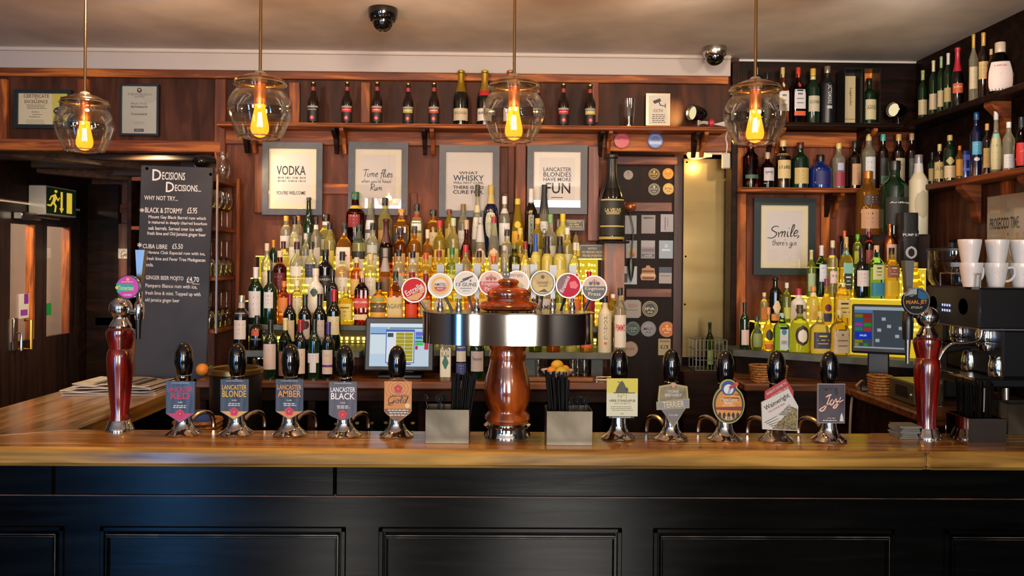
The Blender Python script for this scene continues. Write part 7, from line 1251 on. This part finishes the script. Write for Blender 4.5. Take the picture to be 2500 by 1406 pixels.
for y in (3.50, 3.27): m.lathe([(.034, 0), (.036, .004), (.034, .008)], mat('#2c3034', .3, .6), 20, q(CMX, y, 1.585), axis='x')
m.build('dials', t)
for y in (3.45, 3.26):
    m = MB(); m.lathe([(.035, 0), (.04, -.03), (.038, -.05), (.028, -.055)][::-1], CHROME, 24, q(CMX + .09, y, 1.499)); o = m.build('group_head', t); m = MB(); a = q(CMX + .09, y, 1.44); m.lathe([(.03, -.03), (.036, -.012), (.036, .004)], CHROME, 22, a); m.tube([(a[0], a[1], a[2] - .01), (a[0] - .08, a[1], a[2] - .02)], .008, CHROME); m.tube([(a[0] - .07, a[1], a[2] - .018), (a[0] - .17, a[1], a[2] - .035)], .013, BLACK); m.build('portafilter', o)
m = MB(); y = 3.19; m.tube(smooth_line([q(CMX + .03, y, 1.50), q(CMX + .02, y, 1.46), q(CMX - .03, y, 1.445), q(CMX - .09, y, 1.44), q(CMX - .13, y, 1.40), q(CMX - .16, y, 1.32)], 5), .006, CHROME, 10); m.build('steam_wand', t)
for y in (3.39, 3.20): m = MB(); a = q(CMX + .1, y, 1.31); m.lathe([(.03, .0015), (.034, .01), (.032, .05), (.026, .075), (.03, .085)], mat('#c9c9c6', .12, 1.), 24, a); tag(m.build('milk_jug', None, (2.05 + a[0], 3.36 + a[1], CZ + a[2])), 'polished steel milk jug on the coffee machine tray, %s' % ('under the far group head' if y > 3.3 else 'under the near group head'), 'jug', 'milk jugs'); o = COL.objects[-1]; o.data.transform(Matrix.Translation((-a[0], -a[1], -a[2])))
m = MB(); z = 1.72; m.tube([q(CMX + .01, CMY0 + .01, 1.665), q(CMX + .01, CMY0 + .01, z), q(CMX + .01, CMY0 + .3, z), q(CMX + .01, CMY0 + .3, 1.665)], .004, CHROME, 8); m.build('cup_rail', t)
CUP = mat('#d9d5d0', .3, coat=.3, name='white_china')
def cup(): 
    m = MB(); m.lathe(smooth_line([(.001, 0), (.026, 0), (.03, .004), (.038, .05), (.044, .092), (.041, .092), (.035, .05), (.026, .012), (.001, .01)], 2), CUP, 28); o = m.build('coffee_cup')
    h = MB(); h.tube(smooth_line([(.036, 0, .075), (.062, 0, .078), (.066, 0, .05), (.052, 0, .028), (.033, 0, .022)], 4), .0055, CUP, 8); h.build('handle', o); d = MB()
    for a in (0, .35, -.4): d.lathe([(.003, 0), (.0, .0)], BLACK, 6)
    e = MB(); rn = random.Random(2)
    for i in range(9): a = rn.uniform(-.9, .5); z_ = rn.uniform(.045, .075); r_ = .0375 + (z_ - .05) * .14 + .0008; e.add([((r_) * math.sin(a + u * .03) , -(r_) * math.cos(a + u * .03), z_ + w2 * .003) for u, w2 in ((0, 0), (1, 0), (1, 1), (0, 1))], [(0, 1, 2, 3)], mat('#3a3430', .5))
    e.build('printed_mark', o); return o
c0 = cup(); first = True
for i, (px, hz_) in enumerate(((2371, R(20)), (2432, R(-20)), (2492, R(30)))):
    for j in range(2):
        y = 3.25 + .005 * i; xx = X(px + j * (2 if i else -4), y); lab = '%s white coffee cup of the %s stack on the coffee machine' % (('lower', 'upper')[j], ('far', 'middle', 'near')[i])
        o = c0 if first else dup(c0, (0, 0, 0)); first = False; tag(o, lab, 'cup', 'stacked coffee cups'); o.location = (xx, y, 1.667 + j * .0935); o.rotation_euler = (0, (0, (-.12, .0, .08)[i] if False else 0)[j], hz_ + j * 1.1)
t = thing('coffee_grinder', 'bean grinder with clear hopper of coffee beans behind the coffee machine', 'grinder', (2.07, 3.68, CZ)); m = MB(); m.box(-.09, .09, -.1, .1, 0, .47, CB_, .012); m.build('body', t)
m = MB(); m.shell([(.06, .471), (.1, .53), (.105, .66)], thin_glass('#f0ead8', .12, .6), 32); m.build('hopper', t); m = MB(); m.lathe([(0, .472), (.057, .473), (.094, .53), (.098, .61), (.06, .618), (0, .62)], grain('coffee_beans', '#120805', '#341a0e', (160, 160, 160), .4), 28); o = m.build('coffee_beans', t); m = MB(); m.lathe([(.108, .66), (.108, .672), (.05, .676), (.02, .68), (.014, .7), (.02, .712), (0, .716)], BLACK, 28); m.build('lid', t)
p = P(2342, 695, 3.45); t = thing('jar', 'dark glass jar with a pale blue lid on the coffee machine', 'jar', (p.x, 3.45, 1.667)); m = MB(); m.lathe([(.03, 0), (.032, .01), (.032, .07), (.028, .078)], mat('#14161e', .12, coat=.5), 22); m.build('jar_body', t); m = MB(); m.lathe([(.031, .078), (.033, .08), (.033, .095), (.03, .098)], mat('#8ea2c0', .35), 22); m.build('lid', t)
# small steel unit, basket and papers on the corner counter
t = thing('card_machine', 'small steel box with a dark window on the corner counter below the coffee machine', 'appliance', (1.81, 3.5, CZ)); m = MB(); m.box(-.06, .06, -.11, .11, 0.001, .095, mat('#5c5a40', .3, .7), .006); m.build('body', t); m = MB(); m.box(-.0625, -.06, -.06, .05, .025, .075, BLACK, .002); m.lathe([(.004, -.064), (.004, -.06)], WHITE, 8, (0, -.085, .045), axis='x'); m.build('display_window', t)
WICK = grain('wicker', '#5a3414', '#a8702e', (60, 60, 90), .6, 0, None, .5)
def basket(label, p, w_, d_, h_, rz=0, cloth=None):
    t = thing('wicker_basket', label, 'basket', p, rz, 'wicker baskets'); m = MB(); rows = 7
    for i in range(rows):
        z = h_ * (i + .5) / rows; k_ = .86 + .14 * i / rows; a, b = w_ / 2 * k_, d_ / 2 * k_; n = 36; pts = []
        for j in range(n + 1):
            an = 2 * PI * j / n; c, s_ = math.cos(an), math.sin(an); e = .6; wv = 1 + .012 * (-1) ** (j + i); pts.append((a * wv * math.copysign(abs(c) ** e, c), b * wv * math.copysign(abs(s_) ** e, s_), z))
        m.tube(pts, h_ / rows * .55, WICK, 6)
    m.box(-w_ * .4, w_ * .4, -d_ * .4, d_ * .4, 0, .006, WICK); m.build('woven_body', t)
    if cloth: m = MB(); m.lathe(smooth_line([(0, h_ * 1.1), (w_ * .2, h_ * 1.25), (w_ * .36, h_ * .9), (w_ * .3, h_ * .5)], 3)[::-1], mat(cloth, .8), 14, sy=d_ / w_); m.build('folded_cloth', t)
    return t
p = G(1838, 925, CZ); basket('long wicker basket at the edge of the corner counter, below the green bottle', (p.x + .05, 4.085, CZ), .18, .12, .085)
p = G(2130, 958, CZ); basket('small wicker basket on the corner counter behind the steel box', (1.75, 3.70, CZ), .09, .1, .09)
for i in range(7):
    m = MB(); m.box(-.042, .042, -.042, .042, 0, .006, mat('#6a6a62', .6)); p = G(2222, 1046, BT)
    tag(m.build('coaster', None, (1.545 + .002 * (i % 2), 3.055 + .003 * (i % 3), BT + .0008 + i * .0068), .1 * (i % 3)), 'grey square drip mat in the pile behind the right-hand red column' if False else 'grey mat in the pile beside the red column before the coffee machine', 'mat', 'pile of grey mats')
p = G(2082, 1058, BT); m = MB(); a = P(2106, 938, 3.97); m.tube(smooth_line([(a.x + .03, 4.02, CZ + .0065), (a.x, 3.985, CZ + .02), (a.x - .05, 3.95, CZ - .02), (a.x - .075, 3.93, CZ - .12), (a.x - .085, 3.92, CZ - .4)], 5), .006, mat('#a09a8c', .5), 8); tag(m.build('cable'), 'pale cable curving down over the edge of the corner counter', 'cable')
# ------------------------------------------------------------------ niche floor unit, wire crate, bottle
t = thing('niche_cabinet', 'low dark cabinet standing in front of the golden steel sheet', 'cabinet', (X(1727, 4.5), 4.5, 0)); xa, xb = X(1672, 4.4) - t.location.x, 1.208 - t.location.x; m = MB(); m.box(xa, xb, -.1, .2, 0, 1.16, NIGHT, .005); m.build('carcass', t)
t = thing('wire_crate', 'grey wire crate on the dark cabinet below the steel sheet', 'crate', (X(1732, 4.5), 4.52, 1.161)); m = MB(); W_, D_, H_ = .085, .08, .17; GW = mat('#6a6a60', .3, .8)
for i in range(9): x = -W_ + 2 * W_ * i / 8; m.tube([(x, -D_, H_), (x, -D_, .003), (x, D_, .003), (x, D_, H_)], .002, GW, 5)
for z in (.003, .06, .115, H_): m.tube([(-W_, -D_, z), (W_, -D_, z), (W_, D_, z), (-W_, D_, z), (-W_, -D_, z)], .0026, GW, 5)
m.build('wire_frame', t)
bottle(1733, 786, 20, 'wine', solid_glass('#6a8a2a', 0, 1.38), '#17241a', [(.1, .4, '#7a8a4a', 40)], 4.50, 1.166, 'wine_bottle', 'slim green bottle standing in the wire crate', 'bottle', None)
m = MB(); a = P(1546, 560, 4.76); m.tube([(a.x - .02, a.y, P(1540, 520, 4.76).z), (a.x, a.y - .006, a.z), (a.x - .012, a.y - .01, P(1545, 640, 4.76).z)], .0035, BLACK, 6); m.lathe([(.012, 0), (.02, -.04), (.012, -.1), (0, -.14)][::-1], mat('#3a3c34', .3, .6), 12, (a.x - .012, a.y - .012, P(1545, 632, 4.76).z), sy=.4); tag(m.build('bar_tongs'), 'black-handled tongs hanging before the sticker board by the giant bottle', 'tongs')
m = MB(); a = P(1536, 505, 4.76); m.lathe([(.0, -.03), (.02, -.025), (.032, .0), (.03, .02), (.012, .04)], mat('#a8603c', .3, .7), 18, tuple(a), axis='x'); tag(m.build('bell'), 'small copper bell-shaped fitting beside the neck of the giant bottle', 'bell')
# ------------------------------------------------------------------ under the lower slate: bowl of fruit, tumblers, boards
p = G(1357, 921, CZ); t = thing('fruit_bowl', 'white bowl of citrus fruit under the lower slate', 'bowl', (p.x, 4.085, CZ)); m = MB(); m.lathe(smooth_line([(.001, 0), (.032, 0), (.036, .004), (.06, .025), (.082, .05), (.079, .05), (.056, .028), (.03, .012), (.001, .01)], 2), mat('#cfc6bd', .25, coat=.4, name='white_bowl'), 32); m.build('bowl_body', t)
for dx, dy, dz, r_, c, nm, lab in ((-.03, -.02, .046, .027, '#c97a1c', 'orange', 'orange at the front of the white bowl'), (.02, -.026, .045, .027, '#b9a426', 'lemon', 'greenish lemon at the front of the white bowl'), (.04, .015, .05, .025, '#c8861c', 'orange', 'orange half hidden at the back of the white bowl'), (.0, .012, .075, .026, '#c9a020', 'lemon', 'yellow lemon on top of the fruit in the white bowl')):
    m = MB(); el = 1.25 if nm == 'lemon' else 1.; m.lathe([(r_ * math.sin(PI * i / 10), -r_ * el * math.cos(PI * i / 10)) for i in range(11)], mat(c, .45, name=nm + '_peel'), 18, axis='x' if nm == 'lemon' else 'z'); o = m.build(nm, None, (p.x + dx, 4.085 + dy, CZ + dz), .4); tag(o, lab, 'fruit', 'fruit in the white bowl')
for nm, px, py, r_, c, lab, Y in (('orange', 497, 878, .032, '#c8741c', 'orange behind the chalkboard edge, on the back counter', 4.26), ('lime', 514, 886, .024, '#3f5a16', 'dark green lime beside the oranges on the back counter', 4.24), ('orange', 496, 898, .032, '#d0822c', 'orange nearest the chalkboard on the back counter', 4.16)):
    m = MB(); m.lathe([(r_ * math.sin(PI * i / 10), -r_ * math.cos(PI * i / 10)) for i in range(11)], mat(c, .45, name=nm + '_peel'), 18); tag(m.build(nm, None, (X(px, Y), Y, CZ + r_)), lab, 'fruit', 'loose fruit on the back counter')
tum = None
for i, px in enumerate((1316, 1330, 1400, 1414, 1428)):
    if tum is None: m = MB(); m.shell([(.02, .002), (.024, .08)], WG, 16); m.lathe([(0, .001), (.02, .001), (.02, .008), (0, .008)], WG, 16); tum = o = m.build('tumbler')
    else: o = tum.copy(); COL.objects.link(o)
    tag(o, 'clear tumbler under the lower slate %s' % ('beside the slate support, first of two', 'touching the fruit bowl, second of two', 'just past the fruit bowl, first of three', 'middle of the three past the fruit bowl', 'last of the three past the fruit bowl')[i].replace(',', ''), 'glass', 'tumblers under the slate'); o.location = (X(px, 4.28) , 4.28 + (.03 if i % 2 else -.03), CZ + .001)
for a, b, lab, c in ((1292, 1376, 'pale chopping board beside the wooden tower on the back counter', '#8a6236'), (1382, 1452, 'orange-brown chopping board behind the straw caddy on the back counter', '#93602c')):
    m = MB(); xa, xb = X(a, 4.01), X(b, 4.01); m.box(-(xb - xa) / 2, (xb - xa) / 2, -.012, .03, .0005, .022, grain('board_wood_' + c[1:4], '#6a4420', c, (3, 26, 26), .5), .006); tag(m.build('chopping_board', None, ((xa + xb) / 2, 4.018, CZ)), lab, 'board', 'chopping boards')
m = MB(); xa, xb = X(1456, 4.05), X(1528, 4.05)
for i in range(13): x = -(xb - xa) / 2 + (xb - xa) * i / 12; m.tube([(x, -.04, .012), (x + .012, .06, .012)], .003, STEEL, 6)
m.tube([(-(xb - xa) / 2, -.04, .012), ((xb - xa) / 2, -.04, .012), ((xb - xa) / 2 + .012, .06, .012), (-(xb - xa) / 2 + .012, .06, .012), (-(xb - xa) / 2, -.04, .012)], .0045, STEEL, 6)
for sx in (-1, 1): m.lathe([(.006, .0005), (.006, .01)], STEEL, 8, (sx * (xb - xa) / 2 * .95, -.035, 0)).lathe([(.006, .0005), (.006, .01)], STEEL, 8, (sx * (xb - xa) / 2 * .95 + .01, .055, 0))
tag(m.build('drip_grid', None, ((xa + xb) / 2, 4.06, CZ)), 'steel drip grid on the back counter behind the yellow pump clip', 'drip tray')
m = MB(); p = G(628, 908, CZ); m.lathe([(.02, 0), (.026, .02), (.03, .085), (.028, .085), (.02, .01), (0, .008)], mat('#b9a88a', .15, 1.), 22); tag(m.build('cocktail_tin', None, (X(632, 4.2), 4.2, CZ + .0005)), 'steel cocktail tin under the lower slate beside the wine bottles', 'cup')
# bottles in the open bay below the counter
row([(820, 1032, 20, 'beer', 'dkgreen', '#8a7a3a', [], 'small green bottle with dull gold top'), (872, 1030, 22, 'beer', 'dkgreen', '#a09a6a', [], 'small green bottle with pale gold top'), (908, 1030, 22, 'beer', 'dkgreen', '#6a6a4a', [], 'small green bottle with olive top'), (942, 1029, 22, 'beer', 'dkgreen', '#8a8a5a', [], 'small green bottle with grey-gold top'), (1008, 1030, 22, 'beer', 'dkgreen', '#c9a83a', [], 'small green bottle with bright gold top', {'neck': (.66, .8, '#c9b04a')})], (4.10, .7205), 'bottles in the bay under the counter', 'in the bay under the back counter', '')
# behind the bar, left: drum with brass rim, basket on a low work shelf
t = thing('ice_drum', 'tall black drum with a brass rim behind the pump reading Blonde', 'drum', (X(578, 3.75), 3.75, 0)); m = MB(); m.lathe([(.11, 0), (.115, .02), (.115, 1.22), (.112, 1.235)], BLACK, 36); m.build('drum_body', t); m = MB(); m.lathe([(.115, 1.225), (.122, 1.23), (.122, 1.25), (.112, 1.256), (.1, 1.25), (.1, 1.235)], mat('#8a6f3a', .3, .9), 36, closed=True); m.build('brass_rim', t)
t = thing('work_shelf', 'low dark work shelf behind the side of the bar', 'shelf', (-1.36, 3.38, 0)); m = MB(); m.box(-.2, .2, -.14, .14, 0, .96, NIGHT, .004); m.build('carcass', t)
basket('wicker basket with blue cloth behind the red-lettered pump', (X(487, 3.38), 3.38, .9605), .17, .16, .13, 0, '#1c3a7a')
